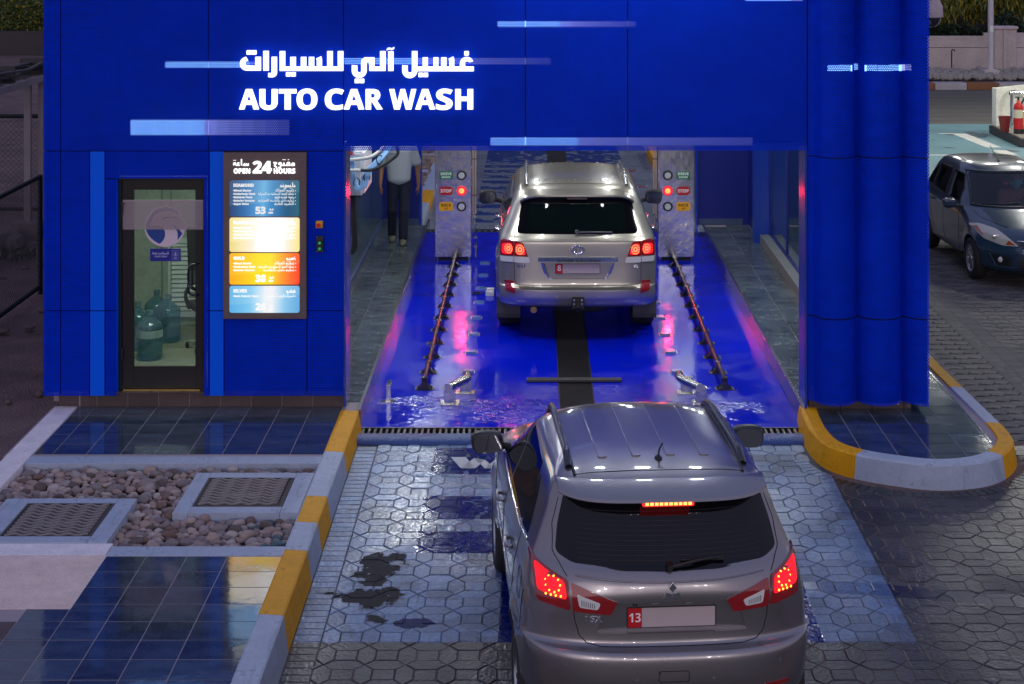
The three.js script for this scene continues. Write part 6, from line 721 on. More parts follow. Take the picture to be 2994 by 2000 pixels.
class Shell { // rows: [y, halfWidth, zRear, zFront, rearCornerDepth, frontCornerDepth, rearPower, frontPower]
  constructor(rows, o = {}) { this.rows = rows; this.f = pchip(rows); this.n = rows.length - 1; this.o = o; this.zc = o.zc ?? -2.1; this.half = o.half ?? 2.1; }
  t(y) { let a = 0, b = this.n; for (let i = 0; i < 36; i++) { const m = (a + b) / 2; if (this.f(m)[0] < y) a = m; else b = m; } return (a + b) / 2; }
  at(y) { return this.f(this.t(y)); }
  deform(x, y, z) { const { taper = 0, flares = [] } = this.o; let k = 1 - taper * Math.pow(Math.abs((z - this.zc) / this.half), 2.6); let X = x * k; for (const f of flares) { const d = Math.hypot(z - f.z, y - f.y) / f.r; if (d < 1.3 && Math.abs(x) > 0.5) X += Math.sign(x) * f.amt * smooth(1.28, 0.98, d); } return V(X, y, z); }
  rear(x, y) { const p = this.at(y), t = Math.min(1, Math.abs(x) / p[1]); return this.deform(x, y, p[2] - p[4] + p[4] * Math.pow(1 - Math.pow(t, p[6]), 1 / p[6])); }
  front(x, y) { const p = this.at(y), t = Math.min(1, Math.abs(x) / p[1]); return this.deform(x, y, p[3] + p[5] - p[5] * Math.pow(1 - Math.pow(t, p[7]), 1 / p[7])); }
  sx(z, p) { let s; if (z > p[2] - p[4]) { s = Math.min(1, (z - p[2] + p[4]) / p[4]); return p[1] * Math.pow(1 - Math.pow(s, p[6]), 1 / p[6]); } if (z < p[3] + p[5]) { s = Math.min(1, (p[3] + p[5] - z) / p[5]); return p[1] * Math.pow(1 - Math.pow(s, p[7]), 1 / p[7]); } return p[1]; }
  side(sg) { return (z, y) => this.deform(sg * this.sx(z, this.at(y)), y, z); }
  roof(x, z) { let a = this.n * 0.4, b = this.n; for (let i = 0; i < 34; i++) { const m = (a + b) / 2, p = this.f(m); if (z < p[2] && z > p[3] && this.sx(z, p) > Math.abs(x)) a = m; else b = m; } return this.deform(x, this.f(a)[0], z); }
  mesh(sub = 5, q = 15, sideN = 24) {
    const ring = (p) => { const o = []; const [, w, zr, zf, br, bf, nr, nf] = p; const half = []; for (let i = 0; i <= q; i++) { const a = i / q * Math.PI / 2; half.push([w * Math.pow(Math.sin(a), 2 / nr), zr - br + br * Math.pow(Math.cos(a), 2 / nr)]); } for (let i = 1; i < sideN; i++) half.push([w, lerp(zr - br, zf + bf, i / sideN)]); for (let i = q; i >= 0; i--) { const a = i / q * Math.PI / 2; half.push([w * Math.pow(Math.sin(a), 2 / nf), zf + bf - bf * Math.pow(Math.cos(a), 2 / nf)]); } for (const h of half) o.push(h); for (let i = half.length - 2; i > 0; i--) o.push([-half[i][0], half[i][1]]); return o; };
    const pos = [], idx = []; const T = []; for (let i = 0; i < this.n; i++) for (let j = 0; j < sub; j++) T.push(i + j / sub); T.push(this.n); let R = 0;
    for (const t of T) { const p = this.f(t), r = ring(p); R = r.length; for (const [x, z] of r) { const v = this.deform(x, p[0], z); pos.push(v.x, v.y, v.z); } }
    for (let k = 0; k < T.length - 1; k++) for (let i = 0; i < R; i++) { const j = (i + 1) % R, a = k * R + i, b = k * R + j, c = (k + 1) * R + j, d = (k + 1) * R + i; idx.push(a, b, c, a, c, d); }
    const cap = (k, flip) => { const p = this.f(T[k]); const v = this.deform(0, p[0], (p[2] + p[3]) / 2), n = pos.length / 3; pos.push(v.x, v.y, v.z); for (let i = 0; i < R; i++) { const a = k * R + i, b = k * R + (i + 1) % R; flip ? idx.push(n, b, a) : idx.push(n, a, b); } }; cap(0, true); cap(T.length - 1, false);
    const g = new THREE.BufferGeometry(); g.setAttribute('position', new THREE.BufferAttribute(new Float32Array(pos), 3)); g.setIndex(idx); g.computeVertexNormals(); g.setAttribute('uv', new THREE.BufferAttribute(new Float32Array(pos.length / 3 * 2), 2)); return g;
  }
}
// patch lying on a surface function f(a, b) -> point, over the polygon [[a, b]...]; off = how proud, deep = skirt depth
function patch(f, pg, off, deep = 0.012, N = 14, out = null) {
  const bs = [...new Set(pg.map((p) => p[1]))].sort((x, y) => x - y); const rows = []; for (let i = 0; i < bs.length - 1; i++) { const m = Math.max(1, Math.ceil((bs[i + 1] - bs[i]) / 0.035)); for (let j = 0; j < m; j++) rows.push(lerp(bs[i], bs[i + 1], j / m)); } rows.push(bs[bs.length - 1]);
  const span = (b) => { const e = 1e-6, bb = clamp(b, bs[0] + e, bs[bs.length - 1] - e), xs = []; for (let i = 0; i < pg.length; i++) { const p = pg[i], q = pg[(i + 1) % pg.length]; if ((p[1] <= bb) !== (q[1] <= bb)) xs.push(lerp(p[0], q[0], (bb - p[1]) / (q[1] - p[1]))); } xs.sort((x, y) => x - y); return [xs[0] ?? 0, xs[xs.length - 1] ?? 0]; };
  const nrm = (a, b) => { const h = 0.004, u = f(a + h, b).sub(f(a - h, b)), v = f(a, b + h).sub(f(a, b - h)), n = u.cross(v).normalize(); if (out && n.dot(out) < 0) n.negate(); return n; };
  const pos = [], uv = [], idx = [], M = rows.length; const base = [];
  const a0 = Math.min(...pg.map((p) => p[0])), a1 = Math.max(...pg.map((p) => p[0]));
  for (const b of rows) { const [l, r] = span(b); for (let i = 0; i <= N; i++) { const a = lerp(l, r, i / N), n = nrm(a, b), p = f(a, b); base.push([p, n]); const q = p.clone().addScaledVector(n, off); pos.push(q.x, q.y, q.z); uv.push((a - a0) / (a1 - a0), (b - bs[0]) / (bs[bs.length - 1] - bs[0])); } }
  for (let j = 0; j < M - 1; j++) for (let i = 0; i < N; i++) { const a = j * (N + 1) + i, b = a + 1, c = a + N + 2, d = a + N + 1; idx.push(a, b, c, a, c, d); }
  // orientation from the first good face
  { const k = Math.floor(M / 2) * (N + 1) + (N >> 1), a = V(...pos.slice(k * 3, k * 3 + 3)), kk = Math.min(M - 1, Math.floor(M / 2) + 1) === Math.floor(M / 2) ? k - N - 1 : k + N + 1, b = V(...pos.slice((k + 1) * 3, k * 3 + 6)), d = V(...pos.slice(kk * 3, kk * 3 + 3)); const n = b.sub(a).cross(d.sub(a)); if (kk < k) n.negate(); if (n.dot(base[k][1]) < 0) for (let i = 0; i < idx.length; i += 3) { const t = idx[i + 1]; idx[i + 1] = idx[i + 2]; idx[i + 2] = t; } }
  const loop = []; for (let i = 0; i <= N; i++) loop.push(i); for (let j = 1; j < M; j++) loop.push(j * (N + 1) + N); for (let i = N - 1; i >= 0; i--) loop.push((M - 1) * (N + 1) + i); for (let j = M - 2; j > 0; j--) loop.push(j * (N + 1));
  const g = new THREE.BufferGeometry(); g.setAttribute('position', new THREE.BufferAttribute(new Float32Array(pos), 3)); g.setAttribute('uv', new THREE.BufferAttribute(new Float32Array(uv), 2)); g.setIndex(idx); g.computeVertexNormals();
  const sk = []; for (let i = 0; i < loop.length; i++) { const a = loop[i], b = loop[(i + 1) % loop.length], A = V(...pos.slice(a * 3, a * 3 + 3)), B = V(...pos.slice(b * 3, b * 3 + 3)), A2 = A.clone().addScaledVector(base[a][1], -deep - off), B2 = B.clone().addScaledVector(base[b][1], -deep - off); for (const p of [A, A2, B2, A, B2, B]) sk.push(p.x, p.y, p.z); }
  const s = new THREE.BufferGeometry(); s.setAttribute('position', new THREE.BufferAttribute(new Float32Array(sk), 3)); s.computeVertexNormals(); return merge([g, s]);
}
const onSurf = (f, pts, off = 0.001, out) => { const res = []; for (let i = 0; i < pts.length - 1; i++) { const L = Math.hypot(pts[i + 1][0] - pts[i][0], pts[i + 1][1] - pts[i][1]), m = Math.max(1, Math.ceil(L / 0.05)); for (let j = i ? 1 : 0; j <= m; j++) res.push(f(lerp(pts[i][0], pts[i + 1][0], j / m), lerp(pts[i][1], pts[i + 1][1], j / m))); } if (off && out) res.forEach((p) => p.addScaledVector(out, off)); return res.map((p) => [p.x, p.y, p.z]); };
const seam = (f, pts, r = 0.0028) => tube(onSurf(f, pts), r, pts.length * 14, 5);
const smoothPoly = (pts, n = 6) => { const c = new THREE.CatmullRomCurve3(pts.map(([a, b]) => V(a, b, 0)), true, 'catmullrom', 0.5); return c.getPoints(pts.length * n).slice(0, -1).map((p) => [p.x, p.y]); };
const roundPoly = (pts, r, n = 5) => { const o = []; const L = pts.length; for (let i = 0; i < L; i++) { const a = pts[(i + L - 1) % L], b = pts[i], c = pts[(i + 1) % L], ra = Array.isArray(r) ? r[i] : r; const d1 = Math.hypot(a[0] - b[0], a[1] - b[1]), d2 = Math.hypot(c[0] - b[0], c[1] - b[1]), k1 = Math.min(0.45, ra / d1), k2 = Math.min(0.45, ra / d2), p = [lerp(b[0], a[0], k1), lerp(b[1], a[1], k1)], q = [lerp(b[0], c[0], k2), lerp(b[1], c[1], k2)]; for (let j = 0; j <= n; j++) { const t = j / n; o.push([(1 - t) * (1 - t) * p[0] + 2 * t * (1 - t) * b[0] + t * t * q[0], (1 - t) * (1 - t) * p[1] + 2 * t * (1 - t) * b[1] + t * t * q[1]]); } } return o; };
const ev = new Evaluator(); ev.attributes = ['position', 'normal', 'uv']; ev.useGroups = false;
function cut(g, tools) { let a = new Brush(g); a.updateMatrixWorld(); for (const t of tools) { const tg = clean(t.index ? t : t); const b = new Brush(tg); b.updateMatrixWorld(); a = ev.evaluate(a, b, SUBTRACTION); a.updateMatrixWorld(); } return clean(a.geometry); }
function wheel(parent, x, y, z, r, w, spokes, rimM, sg) {
  const t = new THREE.Group(); t.name = 'wheel'; t.position.set(x, y, z); t.rotation.y = sg > 0 ? 0 : Math.PI; parent.add(t); // outer face towards +x
  const rr_ = r * 0.64, prof = [[-w / 2 + 0.01, rr_ + 0.005], [-w / 2, r - 0.05], [-w / 2 + 0.02, r - 0.012], [-w / 2 + 0.05, r], [w / 2 - 0.05, r], [w / 2 - 0.02, r - 0.012], [w / 2, r - 0.05], [w / 2 - 0.01, rr_ + 0.005], [w / 2 - 0.02, rr_ - 0.01]].map(([a, b]) => new THREE.Vector2(b, a));
  const ty = clean(new THREE.LatheGeometry(prof, 40)); ty.rotateZ(-Math.PI / 2); part('tyre', ty, M.rubber, t);
  const rim = [clean(new THREE.LatheGeometry([[rr_ + 0.006, w / 2 - 0.008], [rr_ - 0.012, w / 2 - 0.012], [rr_ - 0.03, w / 2 - 0.04], [rr_ - 0.035, -w / 2 + 0.02]].map(([a, b]) => new THREE.Vector2(a, b)), 40)).rotateZ(-Math.PI / 2), cyl([w / 2 - 0.05, 0, 0], [w / 2 - 0.012, 0, 0], 0.055, 0.045, 20)];
  for (let i = 0; i < spokes; i++) { const a = i / spokes * 6.283; for (const o of [-0.10, 0.10]) { const s = ext(poly([[0.03, -0.012], [rr_ * 0.6, -0.017], [rr_ - 0.012, -0.026], [rr_ - 0.012, 0.012], [rr_ * 0.6, 0.014], [0.03, 0.012]]), 0.022, 0.004); s.rotateZ(a + o * 1.4); s.rotateY(Math.PI / 2); s.translate(w / 2 - 0.045, 0, 0); rim.push(s); } }
  part('rim', rim, rimM, t); part('brake_disc', cyl([w / 2 - 0.09, 0, 0], [w / 2 - 0.075, 0, 0], rr_ * 0.8, rr_ * 0.8, 24), M.darkMetal, t); return t;
}
const arch = (x0, x1, y, z, r) => { const g = cyl([x0, y, z], [x1, y, z], r, r, 36); return g; };
const glassDark = phys([0.004, 0.004, 0.006], 0.03, 0, { specularIntensity: 0.75 });
const trimBlack = std([0.012, 0.012, 0.013], 0.45), gapM = std([0.004, 0.004, 0.004], 0.8);
const paint = (c, metal = 0.55, rough = 0.38) => phys(c, rough, metal, { clearcoat: 1, clearcoatRoughness: 0.04, bumpMap: rep(nFine, 0.02), bumpScale: 0.00001 });
function numberPlate(parent, w, h, code, pos, seedText) {
  const t = new THREE.Group(); t.name = 'number_plate'; t.position.set(...pos); parent.add(t); const bw = w * 0.16;
  part('plate_frame', ext(rrect(-w / 2 - 0.006, w / 2 + 0.006, -h / 2 - 0.006, h / 2 + 0.006, 0.006), 0.006), M.darkMetal, t); part('plate_face', ext(rrect(-w / 2 + bw, w / 2, -h / 2, h / 2, 0.004), 0.004).translate(0, 0, 0.006), std([0.50, 0.40, 0.40], 0.4), t);
  const tx = canvasTex(128, 160, (c) => { c.fillStyle = '#c01420'; c.fillRect(0, 0, 128, 160); c.fillStyle = '#f2e8e8'; c.textAlign = 'center'; c.font = 'bold ' + (code.length > 1 ? 104 : 136) + 'px sans-serif'; c.fillText(code, 64, 116); });
  const g = ext(rrect(-bw / 2, bw / 2, -h / 2, h / 2, 0.004), 0.004), p = g.attributes.position, uv = g.attributes.uv; for (let i = 0; i < p.count; i++) uv.setXY(i, p.getX(i) / bw + 0.5, p.getY(i) / h + 0.5); part('plate_code', g.translate(-w / 2 + bw / 2, 0, 0.006), std([1, 1, 1], 0.4, 0, { map: tx }), t); return t;
}
const badge = (s, size, m, parent, pos, sx = 1) => { const g = text3(s, size, 0.004, 0.001); g.center(); g.scale(sx, 1, 1); const p = part('badge', clean(g), m, parent); p.position.set(...pos); return p; };
function mirror(parent, sg, p, s, bodyM, glassM, turn = 0.12) { // door mirror: housing, glass, arm
  const t = new THREE.Group(); t.name = 'door_mirror'; t.position.set(...p); t.rotation.y = -sg * turn; parent.add(t); const w = s[0], h = s[1], d = s[2];
  const sh = roundPoly([[-w / 2, -h * 0.42], [w * 0.42, -h / 2], [w / 2, h * 0.3], [w * 0.30, h / 2], [-w * 0.36, h / 2], [-w / 2, h * 0.2]].map(([a, b]) => [a * sg, b]), w * 0.30);
  part('mirror_housing', ext(poly(sg < 0 ? sh.slice().reverse() : sh), d, d * 0.3).translate(0, 0, -d * 0.6), bodyM, t); const gl = sh.map(([a, b]) => [a * 0.86, b * 0.83]); part('mirror_glass', ext(poly(sg < 0 ? gl.slice().reverse() : gl), 0.006).translate(0, 0, d * 0.4 - 0.003), glassM, t); part('mirror_arm', tube([[-sg * w * 0.42, -h * 0.2, -d * 0.3], [-sg * w * 0.75, -h * 0.3, -d * 0.35], [-sg * w * 1.05, -h * 0.38, -d * 0.4]], h * 0.16, 12, 10), trimBlack, t); return t;
}
function carLight(t, x, y, z, w, h, k) { const l = new THREE.RectAreaLight(C(1, 0.02, 0.05), k, w, h); l.position.set(x, y, z); l.rotation.y = Math.PI; t.add(l); }
const darkMirror = std([0.16, 0.17, 0.19], 0.06, 1);
M.mirrorGlass = std([0.55, 0.56, 0.58], 0.03, 1);
const redLens = phys([0.27, 0.008, 0.010], 0.12, 0, { clearcoat: 1, clearcoatRoughness: 0.03 });
const hot = glow([1, 0.004, 0.014], 1.15, [0.3, 0.01, 0.01]), hotLed = glow([1, 0.30, 0.03], 4), clearLens = phys([0.66, 0.64, 0.62], 0.18, 0, { clearcoat: 1 });
// ------------------------------------------------------------------ silver hatch-back SUV waiting at the entrance
{
  const t = thing('silver_suv', 'silver-grey compact SUV with lit tail lights waiting nose-in at the bay entrance', 'car', [0.80, -0.058, 6.92], 0.075);
  const B = paint([0.275, 0.25, 0.255], 0.80, 0.28);
  const sh = new Shell([
    [0.24, 0.70, -0.30, -4.05, 0.35, 0.5, 2.6, 2.6], [0.34, 0.80, -0.12, -4.22, 0.42, 0.6, 2.6, 2.5], [0.46, 0.862, -0.03, -4.27, 0.45, 0.65, 2.7, 2.5], [0.60, 0.880, 0.0, -4.28, 0.46, 0.68, 2.8, 2.4], [0.715, 0.890, -0.008, -4.26, 0.46, 0.7, 2.8, 2.4],
    [0.752, 0.890, -0.028, -4.24, 0.45, 0.7, 2.8, 2.4], [0.763, 0.888, -0.075, -4.235, 0.42, 0.7, 2.7, 2.4], [0.785, 0.885, -0.098, -4.22, 0.41, 0.7, 2.7, 2.4], [0.92, 0.880, -0.108, -4.12, 0.41, 0.75, 2.7, 2.3], [1.03, 0.862, -0.105, -3.95, 0.42, 0.8, 2.6, 2.2], [1.10, 0.842, -0.115, -3.45, 0.43, 0.7, 2.5, 2.2], [1.165, 0.820, -0.15, -3.10, 0.44, 0.55, 2.5, 2.3],
    [1.20, 0.805, -0.185, -3.02, 0.44, 0.55, 2.5, 2.4], [1.36, 0.738, -0.29, -2.72, 0.42, 0.55, 2.6, 2.5], [1.49, 0.690, -0.375, -2.46, 0.40, 0.5, 2.7, 2.5], [1.56, 0.650, -0.44, -2.32, 0.38, 0.45, 2.8, 2.5], [1.60, 0.595, -0.56, -2.22, 0.42, 0.42, 2.7, 2.5], [1.632, 0.50, -0.80, -2.12, 0.42, 0.4, 2.6, 2.4], [1.650, 0.36, -1.05, -2.0, 0.35, 0.33, 2.3, 2.2], [1.658, 0.17, -1.35, -1.85, 0.2, 0.2, 2, 2]],
    { taper: 0.05, zc: -2.1, half: 2.15, flares: [{ z: -0.82, y: 0.36, r: 0.37, amt: 0.025 }, { z: -3.42, y: 0.36, r: 0.37, amt: 0.025 }] });
  let g = sh.mesh(5); const tools = []; for (const z of [-0.82, -3.42]) for (const s of [-1, 1]) tools.push(arch(s * 0.58, s * 1.1, 0.34, z, 0.375));
  const rec = ext(poly([[-0.395, 1.01], [0.395, 1.01], [0.44, 0.835], [-0.44, 0.835]]), 0.2, 0); rec.translate(0, 0, -0.158); tools.push(rec);
  part('body', cut(g, tools), B, t);
  const R = (x, y) => sh.rear(x, y), zo = V(0, 0, 1), L = sh.side(-1), Rt = sh.side(1), xo = V(-1, 0, 0), RF = (x, z) => sh.roof(x, z), yo = V(0, 1, 0);
  part('rear_window', patch(R, roundPoly([[-0.61, 1.525], [-0.66, 1.37], [-0.685, 1.235], [-0.60, 1.20], [-0.3, 1.178], [0, 1.172], [0.3, 1.178], [0.60, 1.20], [0.685, 1.235], [0.66, 1.37], [0.61, 1.525]], 0.03), 0.003, 0.01, 28, zo), glassDark, t);
  stuff('heater_lines', Array.from({ length: 11 }, (_, i) => seam((x, y) => { const p = sh.rear(x, y); p.z += 0.0042; return p; }, [[-0.56, 1.225 + i * 0.024], [0.56, 1.225 + i * 0.024]], 0.0011)), std([0.05, 0.04, 0.035], 0.5), undefined, t);
  // spoiler lip with the high brake lamp
  { const s = new THREE.Shape(); s.moveTo(0, 0); s.lineTo(0.115, -0.036); s.lineTo(0.125, -0.052); s.lineTo(0.10, -0.066); s.lineTo(-0.08, -0.075); s.lineTo(-0.13, 0.012); s.closePath(); const N = 24, pos = [], P2 = s.getPoints(); const prof = (u) => { const x = u * 0.635, f = 1 - 0.35 * Math.pow(Math.abs(u), 6), q = sh.rear(x * 0.98, 1.535), k = q; return P2.map((p) => [x, 1.598 + p.y * f - 0.012 * u * u, q.z + 0.03 + p.x * f ]); };
    for (let i = 0; i < N; i++) { const A = prof(-1 + 2 * i / N), C2 = prof(-1 + 2 * (i + 1) / N); for (let j = 0; j < A.length - 1; j++) pos.push(...A[j], ...C2[j + 1], ...C2[j], ...A[j], ...A[j + 1], ...C2[j + 1]); } for (const [u, f] of [[-1, 0], [1, 1]]) { const A = prof(u); for (let j = 1; j < A.length - 1; j++) { const q = f ? [A[0], A[j], A[j + 1]] : [A[0], A[j + 1], A[j]]; q.forEach((p) => pos.push(...p)); } }
    let sg = new THREE.BufferGeometry(); sg.setAttribute('position', new THREE.BufferAttribute(new Float32Array(pos), 3)); sg.computeVertexNormals(); part('roof_spoiler', clean(toCreasedNormals(sg, 0.6)), B, t);
    const z0 = sh.rear(0, 1.535).z + 0.03; const bl = part('high_brake_lamp', bx(-0.155, 0.155, 1.518, 1.552, z0 + 0.04, z0 + 0.118, 0.008), glow([1, 0.03, 0.03], 0.9, [0.3, 0.01, 0.01]), t); part('led_cluster', Array.from({ length: 10 }, (_, i) => [bx(-0.138 + i * 0.0285, -0.118 + i * 0.0285, 1.528, 1.545, z0 + 0.117, z0 + 0.121)]), glow([1, 0.16, 0.03], 7), bl);
    carLight(t, 0, 1.53, z0 + 0.13, 0.26, 0.03, 5); }
  // lamps
  for (const s of [-1, 1]) {
    const m = (a) => a.map(([x, y]) => [x * s, y]);
    const tl = part('tail_lamp', patch(R, roundPoly(m([[0.822, 1.185], [0.628, 1.118], [0.612, 0.958], [0.80, 0.985]]), 0.018), 0.012, 0.03, 10, zo), redLens, t);
    part('lit_lens', patch(R, roundPoly(m([[0.80, 1.165], [0.642, 1.105], [0.632, 1.015], [0.795, 1.04]]), 0.02), 0.0145, 0.004, 10, zo), hot, tl);
    const dots = []; for (let i = 0; i < 13; i++) { const a = i / 9 * 6.283, rad = i < 9 ? 0.042 : 0, dx = i < 9 ? 0.042 * Math.cos(a) : (i - 10.5) * 0.028, dy = i < 9 ? 0.040 * Math.sin(a) : -0.055; const p = sh.rear(s * 0.714 + dx, 1.088 + dy); p.z += 0.017; dots.push(clean(new THREE.SphereGeometry(0.0075, 8, 6).scale(1, 1, 0.6).translate(p.x, p.y, p.z))); } part('led_cluster', dots, hotLed, tl);
    const il = part('tail_lamp', patch(R, roundPoly(m([[0.606, 1.108], [0.335, 1.018], [0.375, 0.945], [0.60, 0.955]]), 0.014), 0.010, 0.03, 14, zo), redLens, t); part('reverse_lens', patch(R, roundPoly(m([[0.575, 1.052], [0.435, 1.01], [0.452, 0.972], [0.56, 0.98]]), 0.014), 0.0125, 0.004, 10, zo), clearLens, il);
    part('lens_bars', Array.from({ length: 7 }, (_, i) => { const x = s * (0.475 + i * 0.0125), p = sh.rear(x, 0.995); return bx(p.x - 0.002, p.x + 0.002, p.y - 0.014 + i * 0.001, p.y + 0.012 + i * 0.003, p.z + 0.009, p.z + 0.0145); }), M.chrome, il);
    { const q = sh.rear(s * 0.714, 1.08); carLight(t, q.x, q.y, q.z + 0.03, 0.12, 0.12, 5); }
    // roof rails
    const rp = []; for (let i = 0; i <= 10; i++) { const z = -0.78 - i * 0.155, p = sh.roof(s * lerp(0.555, 0.545, i / 10), z); rp.push([p.x, p.y + (i === 0 || i === 10 ? 0.0 : 0.038), p.z]); } part('roof_rail', tube(rp, 0.023, 60, 10), std([0.055, 0.06, 0.07], 0.25, 0.5), t);
    const rl = [[s * 0.53, -0.66], [s * 0.535, -1.5], [s * 0.525, -2.2]]; part('roof_gutter', tube(onSurf(RF, rl), 0.010, 60, 6), trimBlack, t);
    part('reflector_lip', patch(R, roundPoly(m([[0.72, 0.545], [0.56, 0.545], [0.56, 0.52], [0.72, 0.52]]), 0.008), 0.004, 0.01, 6, zo), redLens, t);
    mirror(t, s, [s * 0.965, 1.19, -2.72], [0.24, 0.165, 0.13], s < 0 ? trimBlack : trimBlack, M.mirrorGlass, 0.05);
    for (const z of [-0.82, -3.42]) wheel(t, s * 0.775, 0.335, z, 0.335, 0.215, 5, M.steel, s);
  }
  for (const x of [-0.33, -0.115, 0.105, 0.32]) part('roof_rib', patch(RF, roundPoly([[x - 0.028, -0.86], [x + 0.028, -0.86], [x + 0.028, -1.98], [x - 0.028, -1.98]], 0.02), 0.009, 0.006, 6, yo), B, t);
  { const p = sh.roof(0.0, -0.82), a = part('antenna', [clean(new THREE.SphereGeometry(0.034, 14, 8).scale(0.7, 0.6, 1.2).translate(p.x + 0.02, p.y, p.z)), tube([[p.x + 0.02, p.y + 0.01, p.z + 0.01], [p.x + 0.025, p.y + 0.06, p.z + 0.01], [p.x + 0.05, p.y + 0.085, p.z - 0.03]], 0.006, 12, 6)], trimBlack, t); }
  part('panel_gap', [seam(RF, [[-0.52, -0.67], [-0.3, -0.655], [0, -0.65], [0.3, -0.655], [0.52, -0.67]]), seam(R, [[-0.60, 0.98], [-0.59, 0.90], [-0.565, 0.82], [-0.52, 0.78], [-0.44, 0.768], [0, 0.767], [0.44, 0.768], [0.52, 0.78], [0.565, 0.82], [0.59, 0.90], [0.60, 0.98]]), ...[-1, 1].map((s) => seam(R, [[s * 0.63, 1.135], [s * 0.70, 1.235], [s * 0.69, 1.36], [s * 0.645, 1.49]])), ...[-1, 1].flatMap((s) => { const S = sh.side(s); return [seam(S, [[-1.02, 1.165], [-1.0, 1.0], [-1.12, 0.72], [-1.2, 0.55]]), seam(S, [[-2.02, 1.12], [-2.02, 0.9], [-2.05, 0.42]]), seam(S, [[-3.0, 1.10], [-3.02, 0.9], [-2.95, 0.42]]), seam(S, [[-0.46, 0.98], [-0.52, 0.80], [-0.5, 0.70]])]; })], gapM, t);
  part('crease', [seam(R, [[-0.58, 1.145], [-0.3, 1.128], [0, 1.122], [0.3, 1.128], [0.58, 1.145]], 0.005)], B, t);
  for (const s of [-1, 1]) { const S = sh.side(s), o = V(s, 0, 0); part('side_window', patch(S, roundPoly([[-2.78, 1.125], [-2.05, 1.135], [-2.02, 1.535], [-2.32, 1.50]], 0.05), 0.002, 0.01, 14, o), glassDark, t); part('side_window', patch(S, roundPoly([[-1.98, 1.135], [-1.16, 1.155], [-1.05, 1.27], [-1.18, 1.515], [-1.96, 1.54]], 0.05), 0.002, 0.01, 14, o), glassDark, t); part('side_window', patch(S, roundPoly([[-1.10, 1.16], [-0.80, 1.19], [-0.98, 1.40], [-1.10, 1.48]], 0.03), 0.002, 0.01, 8, o), glassDark, t); part('belt_trim', seam(S, [[-2.85, 1.108], [-2.0, 1.118], [-1.1, 1.138], [-0.76, 1.172]], 0.008), M.chrome, t); for (const z of [-1.32, -2.22]) { const p = S(z, 0.96); part('door_handle', tube([[p.x, 0.955, z - 0.09], [p.x + s * 0.035, 0.965, z - 0.06], [p.x + s * 0.035, 0.968, z + 0.06], [p.x, 0.96, z + 0.09]], 0.013, 16, 8), B, t); } }
  part('fuel_flap', seam(L, roundPoly([[-0.78, 1.02], [-0.60, 1.02], [-0.60, 0.86], [-0.78, 0.86]], 0.05).concat([[-0.735, 1.02]]), 0.0022), gapM, t);
  // wiper, emblem, badge, plate, bumper details
  { const w0 = sh.rear(-0.01, 1.20), w1 = sh.rear(0.33, 1.238), wm = sh.rear(0.18, 1.23); part('rear_wiper', [tube([[w0.x, w0.y, w0.z + 0.035], [wm.x, wm.y + 0.005, wm.z + 0.045], [w1.x, w1.y, w1.z + 0.03]], 0.010, 20, 8), cyl([w0.x, w0.y, w0.z - 0.01], [w0.x, w0.y, w0.z + 0.05], 0.024, 0.018, 16), bx(0.06, 0.33, 1.222, 1.236, wm.z + 0.012, wm.z + 0.028, 0.004)], trimBlack, t); }
  { const p = sh.rear(0, 1.065), d = (a) => { const q = poly([[0, 0.004], [0.0205, 0.0235], [0, 0.052], [-0.0205, 0.0235]]); const e = ext(q, 0.006, 0.002); e.rotateZ(a); return e; }; part('emblem', [0, 2.094, -2.094].map((a) => d(a).scale(1.2, 1.2, 1)), M.chrome, t).position.set(0, p.y + 0.004, p.z + 0.001); }
  const bd = sh.rear(-0.47, 0.90); badge('ASX', 0.034, M.chrome, t, [-0.468, 0.915, bd.z + 0.002], 1.3);
  numberPlate(t, 0.515, 0.112, '13', [0, 0.912, -0.157]);
  part('plate_lamp', [-0.10, 0.10].map((x) => bx(x - 0.022, x + 0.022, 0.995, 1.006, -0.145, -0.115, 0.004)), B, t); part('camera_bump', bx(-0.235, -0.205, 0.998, 1.012, -0.145, -0.10, 0.004), trimBlack, t);
  part('parking_sensor', [[-0.65, 0.665], [0.66, 0.665], [-0.23, 0.60], [0.24, 0.60]].map(([x, y]) => { const p = sh.rear(x, y); return cyl([p.x, p.y, p.z - 0.01], [p.x, p.y, p.z + 0.004], 0.012, 0.011, 16); }), B, t);
  part('tow_cover', seam(R, roundPoly([[-0.10, 0.655], [0.085, 0.655], [0.085, 0.595], [-0.10, 0.595]], 0.015).concat([[-0.09, 0.655]]), 0.0022), gapM, t);
  part('windscreen', patch((x, y) => sh.front(x, y), roundPoly([[-0.62, 1.18], [0.62, 1.18], [0.52, 1.52], [-0.52, 1.52]], 0.05), 0.002, 0.01, 16, V(0, 0, -1)), glassDark, t);
  for (const s of [-1, 1]) part('headlamp', patch((x, y) => sh.front(x, y), roundPoly([[s * 0.45, 0.80], [s * 0.74, 0.88], [s * 0.74, 0.98], [s * 0.45, 0.88]], 0.02), 0.008, 0.02, 10, V(0, 0, -1)), clearLens, t);
  part('grille', patch((x, y) => sh.front(x, y), roundPoly([[-0.42, 0.50], [0.42, 0.50], [0.36, 0.86], [-0.36, 0.86]], 0.05), 0.005, 0.02, 14, V(0, 0, -1)), trimBlack, t);
}
